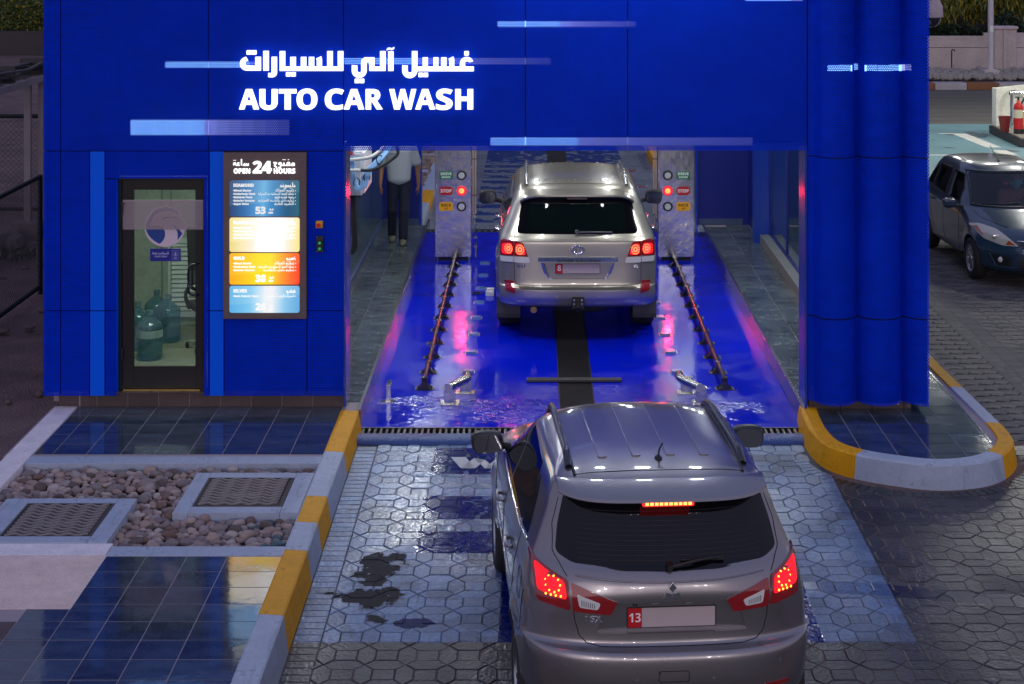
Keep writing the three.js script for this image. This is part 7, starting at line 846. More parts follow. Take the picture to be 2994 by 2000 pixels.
// ------------------------------------------------------------------ large champagne silver four-by-four inside the bay
{
  const t = thing('silver_four_by_four', 'large wet champagne-silver four-by-four stopped inside the wash bay between the signal posts', 'car', [0.482, 0, -3.46], 0.007);
  const B = paint([0.47, 0.435, 0.37], 0.72, 0.30);
  const sh = new Shell([
    [0.36, 0.90, -0.20, -4.75, 0.3, 0.4, 2.8, 2.6], [0.42, 0.94, -0.06, -4.88, 0.34, 0.5, 2.9, 2.6], [0.52, 0.956, -0.005, -4.94, 0.36, 0.55, 3.0, 2.6], [0.60, 0.955, 0.0, -4.95, 0.36, 0.55, 3.0, 2.6], [0.632, 0.956, -0.010, -4.95, 0.36, 0.55, 3.0, 2.6], [0.642, 0.956, -0.05, -4.95, 0.33, 0.55, 3.0, 2.6], [0.66, 0.956, -0.072, -4.95, 0.32, 0.55, 3.1, 2.6], [0.92, 0.962, -0.088, -4.88, 0.31, 0.6, 3.2, 2.5], [1.06, 0.956, -0.09, -4.78, 0.31, 0.6, 3.2, 2.5], [1.15, 0.945, -0.094, -4.5, 0.31, 0.6, 3.2, 2.4], [1.19, 0.937, -0.112, -3.9, 0.31, 0.5, 3.1, 2.4], [1.225, 0.925, -0.135, -3.62, 0.31, 0.45, 3.0, 2.5], [1.255, 0.912, -0.155, -3.55, 0.31, 0.45, 3.0, 2.6],
    [1.45, 0.835, -0.26, -3.22, 0.32, 0.45, 3.0, 2.7], [1.60, 0.775, -0.345, -2.95, 0.32, 0.42, 3.0, 2.7], [1.67, 0.740, -0.39, -2.78, 0.32, 0.4, 3.0, 2.7], [1.73, 0.700, -0.45, -2.62, 0.33, 0.4, 3.0, 2.7], [1.775, 0.63, -0.56, -2.48, 0.36, 0.4, 2.9, 2.6], [1.80, 0.52, -0.74, -2.35, 0.36, 0.4, 2.7, 2.5], [1.812, 0.36, -1.0, -2.2, 0.3, 0.3, 2.4, 2.2], [1.816, 0.15, -1.3, -1.9, 0.2, 0.2, 2, 2]],
    { taper: 0.03, zc: -2.4, half: 2.5, flares: [{ z: -1.02, y: 0.42, r: 0.47, amt: 0.035 }, { z: -3.87, y: 0.42, r: 0.47, amt: 0.035 }] });
  const tools = []; for (const z of [-1.02, -3.87]) for (const s of [-1, 1]) tools.push(arch(s * 0.62, s * 1.2, 0.40, z, 0.455)); const rec = ext(poly([[-0.40, 0.915], [0.40, 0.915], [0.355, 0.76], [0.31, 0.728], [-0.31, 0.728], [-0.355, 0.76]]), 0.2, 0); rec.translate(0, 0, -0.112); tools.push(rec); part('body', cut(sh.mesh(5), tools), B, t);
  const R = (x, y) => sh.rear(x, y), zo = V(0, 0, 1), RF = (x, z) => sh.roof(x, z), yo = V(0, 1, 0);
  part('rear_window', patch(R, roundPoly([[-0.655, 1.655], [-0.735, 1.262], [-0.70, 1.245], [0.70, 1.245], [0.735, 1.262], [0.655, 1.655]], 0.03), 0.003, 0.01, 26, zo), glassDark, t);
  part('rear_glass_clear', patch(R, roundPoly([[-0.56, 1.60], [-0.60, 1.36], [-0.57, 1.275], [0.57, 1.275], [0.60, 1.36], [0.56, 1.60]], 0.05), 0.0045, 0.002, 24, zo), phys([0.003, 0.007, 0.0065], 0.03, 0), t);
  { const f = (u) => 1 - 0.28 * Math.pow(Math.abs(u), 5), N = 24, pos = []; const prof = (u) => { const x = u * 0.685, q = sh.rear(Math.min(0.66, Math.abs(x)) * Math.sign(x), 1.66).z, dy = -0.085 * Math.pow(Math.abs(u), 7), k = f(u); return [[x, 1.745 + dy, q - 0.16], [x, 1.715 + dy, q + 0.05 * k], [x, 1.695 + dy, q + 0.13 * k], [x, 1.675 + dy, q + 0.135 * k], [x, 1.655 + dy, q + 0.10 * k], [x, 1.635 + dy, q - 0.02]]; }; for (let i = 0; i < N; i++) { const A = prof(-1 + 2 * i / N), D = prof(-1 + 2 * (i + 1) / N); for (let j = 0; j < A.length; j++) { const k = (j + 1) % A.length; pos.push(...A[j], ...D[k], ...D[j], ...A[j], ...A[k], ...D[k]); } } for (const [u, fl] of [[-1, 0], [1, 1]]) { const A = prof(u); for (let j = 1; j < A.length - 1; j++) { const q = fl ? [A[0], A[j], A[j + 1]] : [A[0], A[j + 1], A[j]]; q.forEach((p) => pos.push(...p)); } }
    const sg = new THREE.BufferGeometry(); sg.setAttribute('position', new THREE.BufferAttribute(new Float32Array(pos), 3)); sg.computeVertexNormals(); part('roof_spoiler', clean(toCreasedNormals(sg, 0.7)), B, t); const q = sh.rear(0, 1.66).z; part('high_brake_lamp', bx(-0.12, 0.12, 1.632, 1.652, q + 0.02, q + 0.085, 0.005), std([0.22, 0.16, 0.12], 0.3), t); }
  for (const s of [-1, 1]) { const m = (a) => a.map(([x, y]) => [x * s, y]);
    const tl = part('tail_lamp', patch(R, roundPoly(m([[0.925, 1.155], [0.878, 1.175], [0.772, 1.165], [0.772, 0.995], [0.932, 0.985]]), 0.016), 0.012, 0.03, 12, zo), redLens, t); const il = part('tail_lamp', patch(R, roundPoly(m([[0.765, 1.165], [0.66, 1.15], [0.595, 0.985], [0.765, 0.992]]), 0.016), 0.012, 0.03, 12, zo), redLens, t);
    part('lit_lens', patch(R, roundPoly(m([[0.905, 1.13], [0.79, 1.14], [0.79, 1.01], [0.91, 1.01]]), 0.03), 0.014, 0.003, 10, zo), glow([1, 0.008, 0.02], 1.05, [0.3, 0.01, 0.01]), tl); part('lit_lens', patch(R, roundPoly(m([[0.748, 1.14], [0.67, 1.13], [0.625, 1.01], [0.748, 1.012]]), 0.03), 0.014, 0.003, 10, zo), glow([1, 0.008, 0.02], 1.05, [0.3, 0.01, 0.01]), il);
    const ring = (cx, cy, r) => Array.from({ length: 14 }, (_, i) => { const a = i / 14 * 6.283, p = sh.rear(s * (cx + r * Math.cos(a)), cy + r * 1.15 * Math.sin(a)); return clean(new THREE.SphereGeometry(0.008, 6, 5).translate(p.x, p.y, p.z + 0.016)); }); part('led_cluster', [...ring(0.838, 1.075, 0.042), ...ring(0.838, 1.075, 0.018)], glow([1, 0.10, 0.04], 4.5), tl); part('led_cluster', [...ring(0.70, 1.07, 0.045), ...ring(0.70, 1.07, 0.02)], glow([1, 0.10, 0.04], 4.5), il);
    part('reverse_lens', patch(R, roundPoly(m([[0.935, 0.98], [0.772, 0.985], [0.772, 0.92], [0.92, 0.915]]), 0.014), 0.012, 0.03, 10, zo), clearLens, tl); part('reverse_lens', patch(R, roundPoly(m([[0.765, 0.985], [0.592, 0.98], [0.572, 0.915], [0.765, 0.915]]), 0.014), 0.012, 0.03, 10, zo), clearLens, il);
    part('bumper_reflector', patch(R, roundPoly(m([[0.885, 0.70], [0.765, 0.70], [0.755, 0.565], [0.86, 0.585]]), 0.012), 0.010, 0.03, 8, zo), redLens, t);
    { const q = sh.rear(s * 0.78, 1.08); carLight(t, q.x, q.y, q.z + 0.035, 0.24, 0.14, 4); }
    const rp = []; for (let i = 0; i <= 10; i++) { const z = -0.62 - i * 0.175, p = sh.roof(s * lerp(0.61, 0.60, i / 10), z); rp.push([p.x, p.y + [0.0, 0.05, 0.06, 0.065, 0.066, 0.066, 0.066, 0.065, 0.06, 0.05, 0.005][i], p.z]); } part('roof_rail', [tube(rp, 0.023, 60, 10), ...[1, 5, 9].map((i) => cyl([rp[i][0], rp[i][1] - 0.07, rp[i][2]], rp[i], 0.02, 0.02, 10))], std([0.55, 0.57, 0.60], 0.2, 0.9), t);
    mirror(t, s, [s * 1.13, 1.22, -3.15], [0.24, 0.20, 0.14], trimBlack, darkMirror, 0.05); for (const z of [-1.02, -3.87]) wheel(t, s * 0.82, 0.385, z, 0.385, 0.275, 5, M.steel, s);
    part('mud_flap', bx(s * 0.68, s * 0.965, 0.22, 0.43, -0.56, -0.545), noisy([0.07, 0.065, 0.06], 0.6), t); part('mud_flap_edge', bx(s * 0.68, s * 0.965, 0.17, 0.22, -0.562, -0.543), trimBlack, t);
    const S = sh.side(s), o = V(s, 0, 0); part('side_window', patch(S, roundPoly([[-3.30, 1.265], [-2.32, 1.265], [-2.32, 1.64], [-2.88, 1.64]], 0.05), 0.002, 0.01, 12, o), glassDark, t); part('side_window', patch(S, roundPoly([[-2.26, 1.265], [-1.45, 1.27], [-1.45, 1.645], [-2.26, 1.645]], 0.05), 0.002, 0.01, 12, o), glassDark, t); part('side_window', patch(S, roundPoly([[-1.39, 1.27], [-0.62, 1.29], [-0.78, 1.60], [-1.39, 1.64]], 0.05), 0.002, 0.01, 12, o), glassDark, t); part('belt_trim', seam(S, [[-3.4, 1.245], [-2.0, 1.248], [-0.6, 1.262]], 0.009), M.chrome, t); for (const z of [-1.55, -2.45]) { const p = S(z, 1.08); part('door_handle', tube([[p.x, 1.075, z - 0.1], [p.x + s * 0.04, 1.085, z - 0.06], [p.x + s * 0.04, 1.085, z + 0.06], [p.x, 1.075, z + 0.1]], 0.014, 16, 8), M.chrome, t); }
    part('headlamp', patch((x, y) => sh.front(x, y), roundPoly([[s * 0.5, 0.9], [s * 0.85, 0.92], [s * 0.85, 1.08], [s * 0.5, 1.05]], 0.03), 0.008, 0.02, 10, V(0, 0, -1)), clearLens, t); }
  for (const x of [-0.42, -0.25, -0.05, 0.15, 0.34]) for (const d of [-0.035, 0.035]) part('roof_rib', patch(RF, [[x + d - 0.008, -0.74], [x + d + 0.008, -0.74], [x + d + 0.008, -2.25], [x + d - 0.008, -2.25]], 0.009, 0.004, 3, yo), B, t);
  part('sunroof', patch(RF, roundPoly([[-0.42, -2.3], [0.42, -2.3], [0.42, -2.5], [-0.42, -2.5]], 0.03), 0.004, 0.006, 10, yo), glassDark, t); part('windscreen', patch((x, y) => sh.front(x, y), roundPoly([[-0.72, 1.25], [0.72, 1.25], [0.62, 1.66], [-0.62, 1.66]], 0.05), 0.002, 0.01, 16, V(0, 0, -1)), glassDark, t); part('grille', patch((x, y) => sh.front(x, y), roundPoly([[-0.45, 0.82], [0.45, 0.82], [0.45, 1.06], [-0.45, 1.06]], 0.05), 0.006, 0.02, 14, V(0, 0, -1)), M.chrome, t);
  part('panel_gap', [seam(R, [[-0.768, 0.915], [-0.768, 0.72], [-0.74, 0.655], [0, 0.652], [0.74, 0.655], [0.768, 0.72], [0.768, 0.915]]), ...[-1, 1].map((s) => seam(R, [[s * 0.768, 1.165], [s * 0.76, 1.24], [s * 0.70, 1.45], [s * 0.665, 1.64]])), seam(RF, [[-0.44, -0.60], [0, -0.585], [0.44, -0.60]]), ...[-1, 1].flatMap((s) => { const S = sh.side(s); return [seam(S, [[-1.42, 1.25], [-1.42, 0.9], [-1.5, 0.6]]), seam(S, [[-2.29, 1.25], [-2.29, 0.9], [-2.3, 0.45]]), seam(S, [[-3.35, 1.24], [-3.3, 0.9], [-3.3, 0.45]])]; })], gapM, t);
  { const y0 = 0.953, p = sh.rear(0, y0).z; part('chrome_strip', [ext(poly([[-0.475, -0.026], [0.475, -0.026], [0.47, 0.026], [-0.47, 0.026]]), 0.02, 0.005).translate(0, y0 + 0.01, p)], M.chrome, t); const bg = text3('LAND CRUISER', 0.030, 0.003, 0.0005); bg.center(); bg.scale(1.75, 1, 1); part('badge', clean(bg), M.darkMetal, t).position.set(0.02, y0 - 0.004, p + 0.021);
    part('chrome_frame', [tube([[-0.42, 0.915, p + 0.005], [-0.385, 0.83, p + 0.0], [-0.355, 0.762, p - 0.003], [-0.31, 0.728, p - 0.004], [0, 0.722, p - 0.003], [0.31, 0.728, p - 0.004], [0.355, 0.762, p - 0.003], [0.385, 0.83, p], [0.42, 0.915, p + 0.005]], 0.011, 90, 8), ...[-1, 1].map((s) => { const q = poly([[0.395, 0.92], [0.44, 0.92], [0.40, 0.80], [0.345, 0.735], [0.33, 0.75], [0.36, 0.80]].map(([a, b]) => [a * s, b])); return ext(q, 0.012, 0.003).translate(0, 0, p - 0.012); })], M.chrome, t); }
  badge('VXR', 0.034, M.chrome, t, [-0.66, 0.875, sh.rear(-0.66, 0.875).z + 0.002], 1.3); badge('V8', 0.034, M.chrome, t, [0.69, 0.87, sh.rear(0.69, 0.87).z + 0.002], 1.1);
  { const e = part('emblem', [new THREE.TorusGeometry(0.06, 0.012, 8, 36).scale(1.15, 0.8, 0.9), new THREE.TorusGeometry(0.046, 0.010, 8, 30).scale(0.45, 0.95, 0.9), new THREE.TorusGeometry(0.05, 0.010, 8, 30).scale(0.9, 0.42, 0.9).translate(0, 0.022, 0)], M.chrome, t); e.position.set(0, 1.073, sh.rear(0, 1.07).z + 0.008); }
  numberPlate(t, 0.52, 0.108, '8', [0.0, 0.845, -0.111]);
  { const w0 = sh.rear(-0.01, 1.262), w1 = sh.rear(0.42, 1.278), wm = sh.rear(0.2, 1.275); part('rear_wiper', [tube([[w0.x, w0.y + 0.01, w0.z + 0.035], [wm.x, wm.y, wm.z + 0.045], [w1.x, w1.y - 0.01, w1.z + 0.03]], 0.011, 20, 8), cyl([w0.x, w0.y + 0.01, w0.z - 0.01], [w0.x, w0.y + 0.01, w0.z + 0.05], 0.026, 0.02, 14)], std([0.10, 0.10, 0.11], 0.25), t); }
  part('bumper_step', patch(R, roundPoly([[-0.72, 0.637], [0.72, 0.637], [0.68, 0.610], [-0.68, 0.610]], 0.012), 0.004, 0.01, 20, zo), std([0.08, 0.078, 0.07], 0.45, 0.3), t); part('parking_sensor', [[-0.25, 0.535], [0.25, 0.535]].map(([x, y]) => { const p = sh.rear(x, y); return cyl([x, y, p.z - 0.01], [x, y, p.z + 0.005], 0.014, 0.013, 16); }), B, t);
  { const z = sh.rear(0, 0.48).z; const h = part('tow_hitch', [ext(rrect(-0.075, 0.075, 0.415, 0.535, 0.02), 0.03).translate(0, 0, z), cyl([0, 0.43, z], [0, 0.40, z + 0.09], 0.03, 0.03, 14), cyl([-0.05, 0.425, z + 0.02], [-0.05, 0.425, z + 0.07], 0.022), cyl([0.05, 0.425, z + 0.02], [0.05, 0.425, z + 0.07], 0.022)], M.black, t); part('hitch_bolts', [[-0.045, 0.50], [0.045, 0.50], [-0.045, 0.455], [0.045, 0.455]].map(([x, y]) => cyl([x, y, z + 0.03], [x, y, z + 0.04], 0.012, 0.012, 8)), M.steel, h); }
  part('spare_tyre', clean(new THREE.TorusGeometry(0.28, 0.10, 12, 40).scale(1.1, 1, 1).rotateX(Math.PI / 2 - 0.08).translate(0.05, 0.37, -0.55)), M.rubber, t); part('exhaust', cyl([-0.52, 0.35, -0.5], [-0.52, 0.36, -0.10], 0.035, 0.038, 16), std([0.3, 0.18, 0.1], 0.5, 0.8), t);
}
// ------------------------------------------------------------------ grey-blue hatchback on the forecourt, facing the viewer
{
  const TX = 7.14, TZ = -12.05, t = thing('grey_hatchback', 'grey-blue hatchback facing the viewer on the forecourt right of the blue column', 'car', [TX, -0.33, TZ], Math.PI + 0.037);
  const B = paint([0.018, 0.045, 0.085], 0.25, 0.28);
  const rows = [
    [0.20, 0.70, -0.20, -3.98, 0.4, 0.6, 2.5, 2.4], [0.28, 0.80, -0.05, -4.08, 0.45, 0.75, 2.6, 2.3], [0.40, 0.825, -0.01, -4.10, 0.5, 0.82, 2.6, 2.2], [0.50, 0.835, 0, -4.10, 0.5, 0.85, 2.6, 2.2], [0.58, 0.845, -0.01, -4.07, 0.5, 0.87, 2.6, 2.2], [0.70, 0.848, -0.04, -4.02, 0.5, 0.9, 2.6, 2.15], [0.80, 0.842, -0.07, -3.86, 0.5, 0.95, 2.6, 2.1], [0.88, 0.832, -0.10, -3.58, 0.5, 0.9, 2.6, 2.1], [0.95, 0.815, -0.13, -3.30, 0.5, 0.8, 2.6, 2.2], [1.0, 0.795, -0.16, -3.10, 0.5, 0.7, 2.6, 2.3],
    [1.10, 0.765, -0.22, -2.93, 0.5, 0.65, 2.6, 2.4], [1.30, 0.69, -0.36, -2.62, 0.5, 0.6, 2.6, 2.5], [1.42, 0.64, -0.46, -2.42, 0.5, 0.55, 2.6, 2.5], [1.49, 0.59, -0.56, -2.26, 0.5, 0.5, 2.6, 2.5], [1.53, 0.51, -0.75, -2.12, 0.5, 0.45, 2.5, 2.4], [1.55, 0.38, -0.95, -1.95, 0.4, 0.4, 2.3, 2.2], [1.558, 0.16, -1.2, -1.7, 0.2, 0.2, 2, 2]];
  const opt = { taper: 0.05, zc: -2.0, half: 2.05, flares: [{ z: -0.75, y: 0.32, r: 0.35, amt: 0.02 }, { z: -3.25, y: 0.32, r: 0.35, amt: 0.02 }] }; const sh = new Shell(rows, opt);
  const inner = new Shell([[0.5, 0.70, -0.3, -3.0, 0.4, 0.3, 2.6, 2.4], [0.95, 0.74, -0.24, -3.05, 0.45, 0.5, 2.6, 2.4], [1.10, 0.715, -0.28, -2.88, 0.48, 0.6, 2.6, 2.4], [1.30, 0.645, -0.42, -2.57, 0.48, 0.55, 2.6, 2.5], [1.42, 0.595, -0.52, -2.37, 0.48, 0.5, 2.6, 2.5], [1.475, 0.53, -0.64, -2.2, 0.45, 0.45, 2.6, 2.5]], opt);
  const F = (x, y) => sh.front(x, y), zi = V(0, 0, -1); const tools = []; for (const z of [-0.75, -3.25]) for (const s of [-1, 1]) tools.push(arch(s * 0.55, s * 1.1, 0.31, z, 0.345)); tools.push(inner.mesh(4, 10, 14));
  const ws = roundPoly([[-0.665, 1.035], [0.665, 1.035], [0.555, 1.435], [-0.555, 1.435]], 0.04); const prism = (pg, z0, z1) => ext(poly(pg), z1 - z0).translate(0, 0, z0); tools.push(prism(ws, -3.6, -2.15));
  const w1 = roundPoly([[-2.50, 1.015], [-1.85, 1.02], [-1.80, 1.425], [-2.18, 1.40], [-2.42, 1.20]], 0.04), w2 = roundPoly([[-1.72, 1.02], [-1.02, 1.04], [-1.0, 1.40], [-1.68, 1.43]], 0.04), w3 = roundPoly([[-0.94, 1.045], [-0.62, 1.06], [-0.74, 1.26], [-0.94, 1.38]], 0.03);
  for (const w of [w1, w2, w3]) { const e = ext(poly(w), 2.2).translate(0, 0, -1.1); e.rotateY(-Math.PI / 2); tools.push(e); }
  part('body', cut(sh.mesh(5), tools), B, t);
  const tinted = phys([0.42, 0.50, 0.55], 0.03, 0, { transmission: 1, thickness: 0, ior: 1.5 });
  part('windscreen', patch(F, roundPoly([[-0.69, 1.02], [0.69, 1.02], [0.575, 1.45], [-0.575, 1.45]], 0.04), -0.006, 0.0, 18, zi), tinted, t);
  part('screen_border', [seam(F, [[-0.69, 1.02], [0, 1.015], [0.69, 1.02]], 0.018), ...[-1, 1].map((s) => seam(F, [[s * 0.685, 1.02], [s * 0.57, 1.45]], 0.014)), seam(F, [[-0.575, 1.45], [0.575, 1.45]], 0.016)], trimBlack, t);
  for (const s of [-1, 1]) { const S = sh.side(s), o = V(s, 0, 0); for (const w of [w2, w3]) part('side_window', patch(S, w.map(([a, b]) => [a, b]), -0.010, 0.0, 10, o), tinted, t); if (s < 0) part('side_window', patch(S, w1, -0.01, 0, 10, o), tinted, t);
    part('window_trim', [w1, w2, w3].map((w) => seam(S, [...w, w[0]], 0.009)), trimBlack, t); part('panel_gap', [seam(S, [[-2.62, 0.98], [-2.66, 0.7], [-2.6, 0.3]]), seam(S, [[-1.78, 1.0], [-1.78, 0.6], [-1.8, 0.3]]), seam(S, [[-0.98, 1.02], [-0.95, 0.85], [-1.15, 0.55], [-1.2, 0.35]])], gapM, t); for (const z of [-1.12, -2.0]) { const p = S(z, 0.87); part('door_handle', tube([[p.x, 0.865, z - 0.09], [p.x + s * 0.035, 0.872, z - 0.06], [p.x + s * 0.035, 0.872, z + 0.06], [p.x, 0.865, z + 0.09]], 0.013, 16, 8), B, t); } part('sill_strip', seam(S, [[-2.75, 0.30], [-1.3, 0.30]], 0.025), trimBlack, t);
    const m = (a) => a.map(([x, y]) => [x * s, y]); const hl = part('headlamp', patch(F, roundPoly(m([[0.835, 0.80], [0.74, 0.83], [0.58, 0.80], [0.36, 0.605], [0.56, 0.60], [0.76, 0.66]]), 0.03), 0.010, 0.02, 16, zi), phys([0.62, 0.56, 0.46], 0.12, 0.1, { clearcoat: 1, clearcoatRoughness: 0.03 }), t);
    part('reflector_bowl', [[0.62, 0.71, 0.055]].map(([x, y, r]) => { const p = sh.front(x * s, y); return clean(new THREE.SphereGeometry(r, 18, 10).scale(1.25, 0.85, 0.35).translate(p.x, p.y, p.z - 0.006)); }), phys([0.7, 0.66, 0.56], 0.12, 0.6, { clearcoat: 1 }), hl); part('indicator_lens', [patch(F, roundPoly(m([[0.825, 0.775], [0.765, 0.80], [0.755, 0.69]]), 0.01), 0.0125, 0.004, 6, zi), patch(F, roundPoly(m([[0.48, 0.675], [0.40, 0.615], [0.53, 0.612]]), 0.01), 0.0125, 0.004, 6, zi)], phys([0.42, 0.07, 0.015], 0.15, 0, { clearcoat: 1 }), hl);
    const fg = part('fog_lamp_recess', patch(F, roundPoly(m([[0.70, 0.47], [0.46, 0.44], [0.47, 0.31], [0.64, 0.31]]), 0.03), 0.003, 0.01, 10, zi), trimBlack, t); { const p = sh.front(s * 0.60, 0.40); part('fog_lamp', clean(new THREE.SphereGeometry(0.042, 18, 10).scale(1, 1, 0.5).translate(p.x, p.y, p.z - 0.005)), clearLens, fg); } part('fog_trim', seam(F, m([[0.72, 0.475], [0.65, 0.30], [0.44, 0.295]]), 0.010), B, t);
    mirror(t, s, [s * 0.985, 1.02, -2.62], [0.21, 0.145, 0.13], B, M.mirrorGlass, 0.05).rotation.y = s * 0.1;
    for (const z of [-0.75, -3.25]) wheel(t, s * 0.755, 0.31, z, 0.31, 0.19, z < -2 ? 7 : 7, std([0.48, 0.44, 0.44], 0.3, 0.85), s);
    part('tail_lamp', patch((x, y) => sh.rear(x, y), roundPoly(m([[0.815, 1.02], [0.62, 1.03], [0.60, 0.78], [0.80, 0.80]]), 0.03), 0.014, 0.03, 10, V(0, 0, 1)), redLens, t); part('tail_lamp', patch(S, roundPoly([[-0.40, 0.80], [-0.16, 0.80], [-0.22, 1.02], [-0.42, 1.0]], 0.03), 0.012, 0.02, 8, o), redLens, t); }
  part('grille', patch(F, roundPoly([[-0.36, 0.665], [0.36, 0.665], [0.30, 0.56], [-0.30, 0.56]], 0.02), 0.003, 0.01, 14, zi), trimBlack, t); part('grille_bar', [0.585, 0.615, 0.645].map((y) => seam(F, [[-0.33, y], [0.33, y]], 0.006)), M.darkMetal, t); part('grille_chrome', [seam(F, [[-0.37, 0.675], [0, 0.678], [0.37, 0.675]], 0.011), seam(F, [[-0.31, 0.552], [0.31, 0.552]], 0.010)], M.chrome, t); part('lower_grille', patch(F, roundPoly([[-0.40, 0.42], [0.40, 0.42], [0.36, 0.28], [-0.36, 0.28]], 0.03), 0.003, 0.01, 14, zi), trimBlack, t); part('grille_bar', [0.32, 0.36, 0.40].map((y) => seam(F, [[-0.37, y], [0.37, y]], 0.007)), M.darkMetal, t);
  part('hood_line', [-1, 1].map((s) => seam((x, z) => sh.roof(x, z), [[s * 0.70, -2.92], [s * 0.66, -3.2], [s * 0.50, -3.55], [s * 0.42, -3.72]], 0.0035)), gapM, t);
  part('antenna', [clean(new THREE.SphereGeometry(0.03, 12, 8).scale(0.7, 0.6, 1.2).translate(0, 1.555, -1.9)), cyl([0, 1.56, -1.9], [0.05, 1.76, -1.62], 0.006, 0.004, 6)], trimBlack, t);
  part('wiper', [tube(onSurf(F, [[-0.5, 1.05], [0.05, 1.04]], 0.012, zi), 0.008, 20, 6), tube(onSurf(F, [[0.0, 1.07], [0.55, 1.05]], 0.012, zi), 0.008, 20, 6)], trimBlack, t);
  // cabin
  const seatM = std([0.03, 0.03, 0.034], 0.8); for (const x of [-0.36, 0.36]) part('seat', [move(new RoundedBoxGeometry(0.46, 0.14, 0.5, 2, 0.05), x, 0.62, -1.95), move(new RoundedBoxGeometry(0.44, 0.62, 0.13, 2, 0.05), x, 0.92, -1.68, 0, 0.2), move(new RoundedBoxGeometry(0.24, 0.18, 0.09, 2, 0.04), x, 1.27, -1.58, 0, 0.15)], seatM, t); part('rear_bench', [move(new RoundedBoxGeometry(1.2, 0.55, 0.14, 2, 0.05), 0, 0.9, -0.75, 0, 0.2)], seatM, t); part('dashboard', [move(new RoundedBoxGeometry(1.36, 0.26, 0.4, 2, 0.08), 0, 0.88, -2.72)], std([0.035, 0.04, 0.05], 0.7), t); part('steering_wheel', [move(clean(new THREE.TorusGeometry(0.17, 0.016, 8, 28)), -0.36, 0.98, -2.40, 0, -0.45), cyl([-0.36, 0.98, -2.40], [-0.36, 0.92, -2.55], 0.03)], M.black, t); part('rear_view_mirror', move(new RoundedBoxGeometry(0.2, 0.06, 0.03, 2, 0.012), 0, 1.33, -2.38), M.black, t); part('screen_tag', [move(bx(-0.04, 0.04, -0.022, 0.022, -0.002, 0.002), 0.06, 1.29, -2.46)], std([0.5, 0.04, 0.10], 0.5), t);
  globalThis.hatch = { TX, TZ };
}
// ------------------------------------------------------------------ people
function sdfMesh(prims, lo, hi, res, k = 0.03) { // prims: [a, b, ra, rb, k?]
  const mc = new MarchingCubes(res, new THREE.MeshStandardMaterial(), false, false, 400000); mc.isolation = 0; const S = mc.size, h = S / 2, c = lo.map((v, i) => (v + hi[i]) / 2), e = lo.map((v, i) => (hi[i] - v) / 2);
  const B = prims.map(([a, b, ra, rb, kk]) => { const d = b.map((v, i) => v - a[i]); return { a, d, l: Math.max(1e-9, d[0] * d[0] + d[1] * d[1] + d[2] * d[2]), ra, rb, k: kk ?? k }; });
  for (let z = 0; z < S; z++) for (let y = 0; y < S; y++) for (let x = 0; x < S; x++) { const p = [c[0] + e[0] * (x - h) / h, c[1] + e[1] * (y - h) / h, c[2] + e[2] * (z - h) / h]; let s = 1e3; for (const q of B) { const px = p[0] - q.a[0], py = p[1] - q.a[1], pz = p[2] - q.a[2], t = clamp((px * q.d[0] + py * q.d[1] + pz * q.d[2]) / q.l, 0, 1), dx = px - q.d[0] * t, dy = py - q.d[1] * t, dz = pz - q.d[2] * t; const v = Math.sqrt(dx * dx + dy * dy + dz * dz) - (q.ra + (q.rb - q.ra) * t); const m = Math.max(q.k - Math.abs(s - v), 0) / q.k; s = Math.min(s, v) - m * m * q.k * 0.25; } mc.field[z * S * S + y * S + x] = -s; }
  mc.update(); const n = mc.count, g = new THREE.BufferGeometry(), P3 = mc.positionArray.slice(0, n * 3); for (let i = 0; i < n; i++) for (let j = 0; j < 3; j++) P3[i * 3 + j] = c[j] + e[j] * P3[i * 3 + j];
  g.setAttribute('position', new THREE.BufferAttribute(P3, 3)); const w = mergeVertices(g, 1e-5); w.computeVertexNormals(); return clean(w);
}
const hand = (w, dir, side, curl = 0.5) => { // palm and five fingers hanging from the wrist
  const p = []; const palm = [w[0] + dir[0] * 0.085, w[1] + dir[1] * 0.085, w[2] + dir[2] * 0.085]; for (const o of [-0.026, -0.009, 0.009, 0.026]) p.push([[w[0], w[1], w[2] + o * 0.5], [palm[0], palm[1], palm[2] + o], 0.017, 0.0125, 0.012]);
  [[-0.029, 0.062], [-0.010, 0.075], [0.010, 0.072], [0.029, 0.055]].forEach(([o, l]) => { const a = [palm[0], palm[1], palm[2] + o], b = [a[0] + dir[0] * l * 0.55 - side * 0.004, a[1] + dir[1] * l * 0.55, a[2] + o * 0.1], c = [b[0] - side * 0.018 * curl * 2, b[1] + dir[1] * l * 0.45, b[2]]; p.push([a, b, 0.0098, 0.0088, 0.006], [b, c, 0.0088, 0.0075, 0.004]); });
  const t0 = [w[0] + dir[0] * 0.03, w[1] + dir[1] * 0.03, w[2] + 0.022], t1 = [t0[0] - side * 0.02, t0[1] - 0.035, t0[2] + 0.035], t2 = [t1[0] - side * 0.012, t1[1] - 0.03, t1[2] + 0.008]; p.push([t0, t1, 0.013, 0.0105, 0.01], [t1, t2, 0.0105, 0.009, 0.006]); return p; };
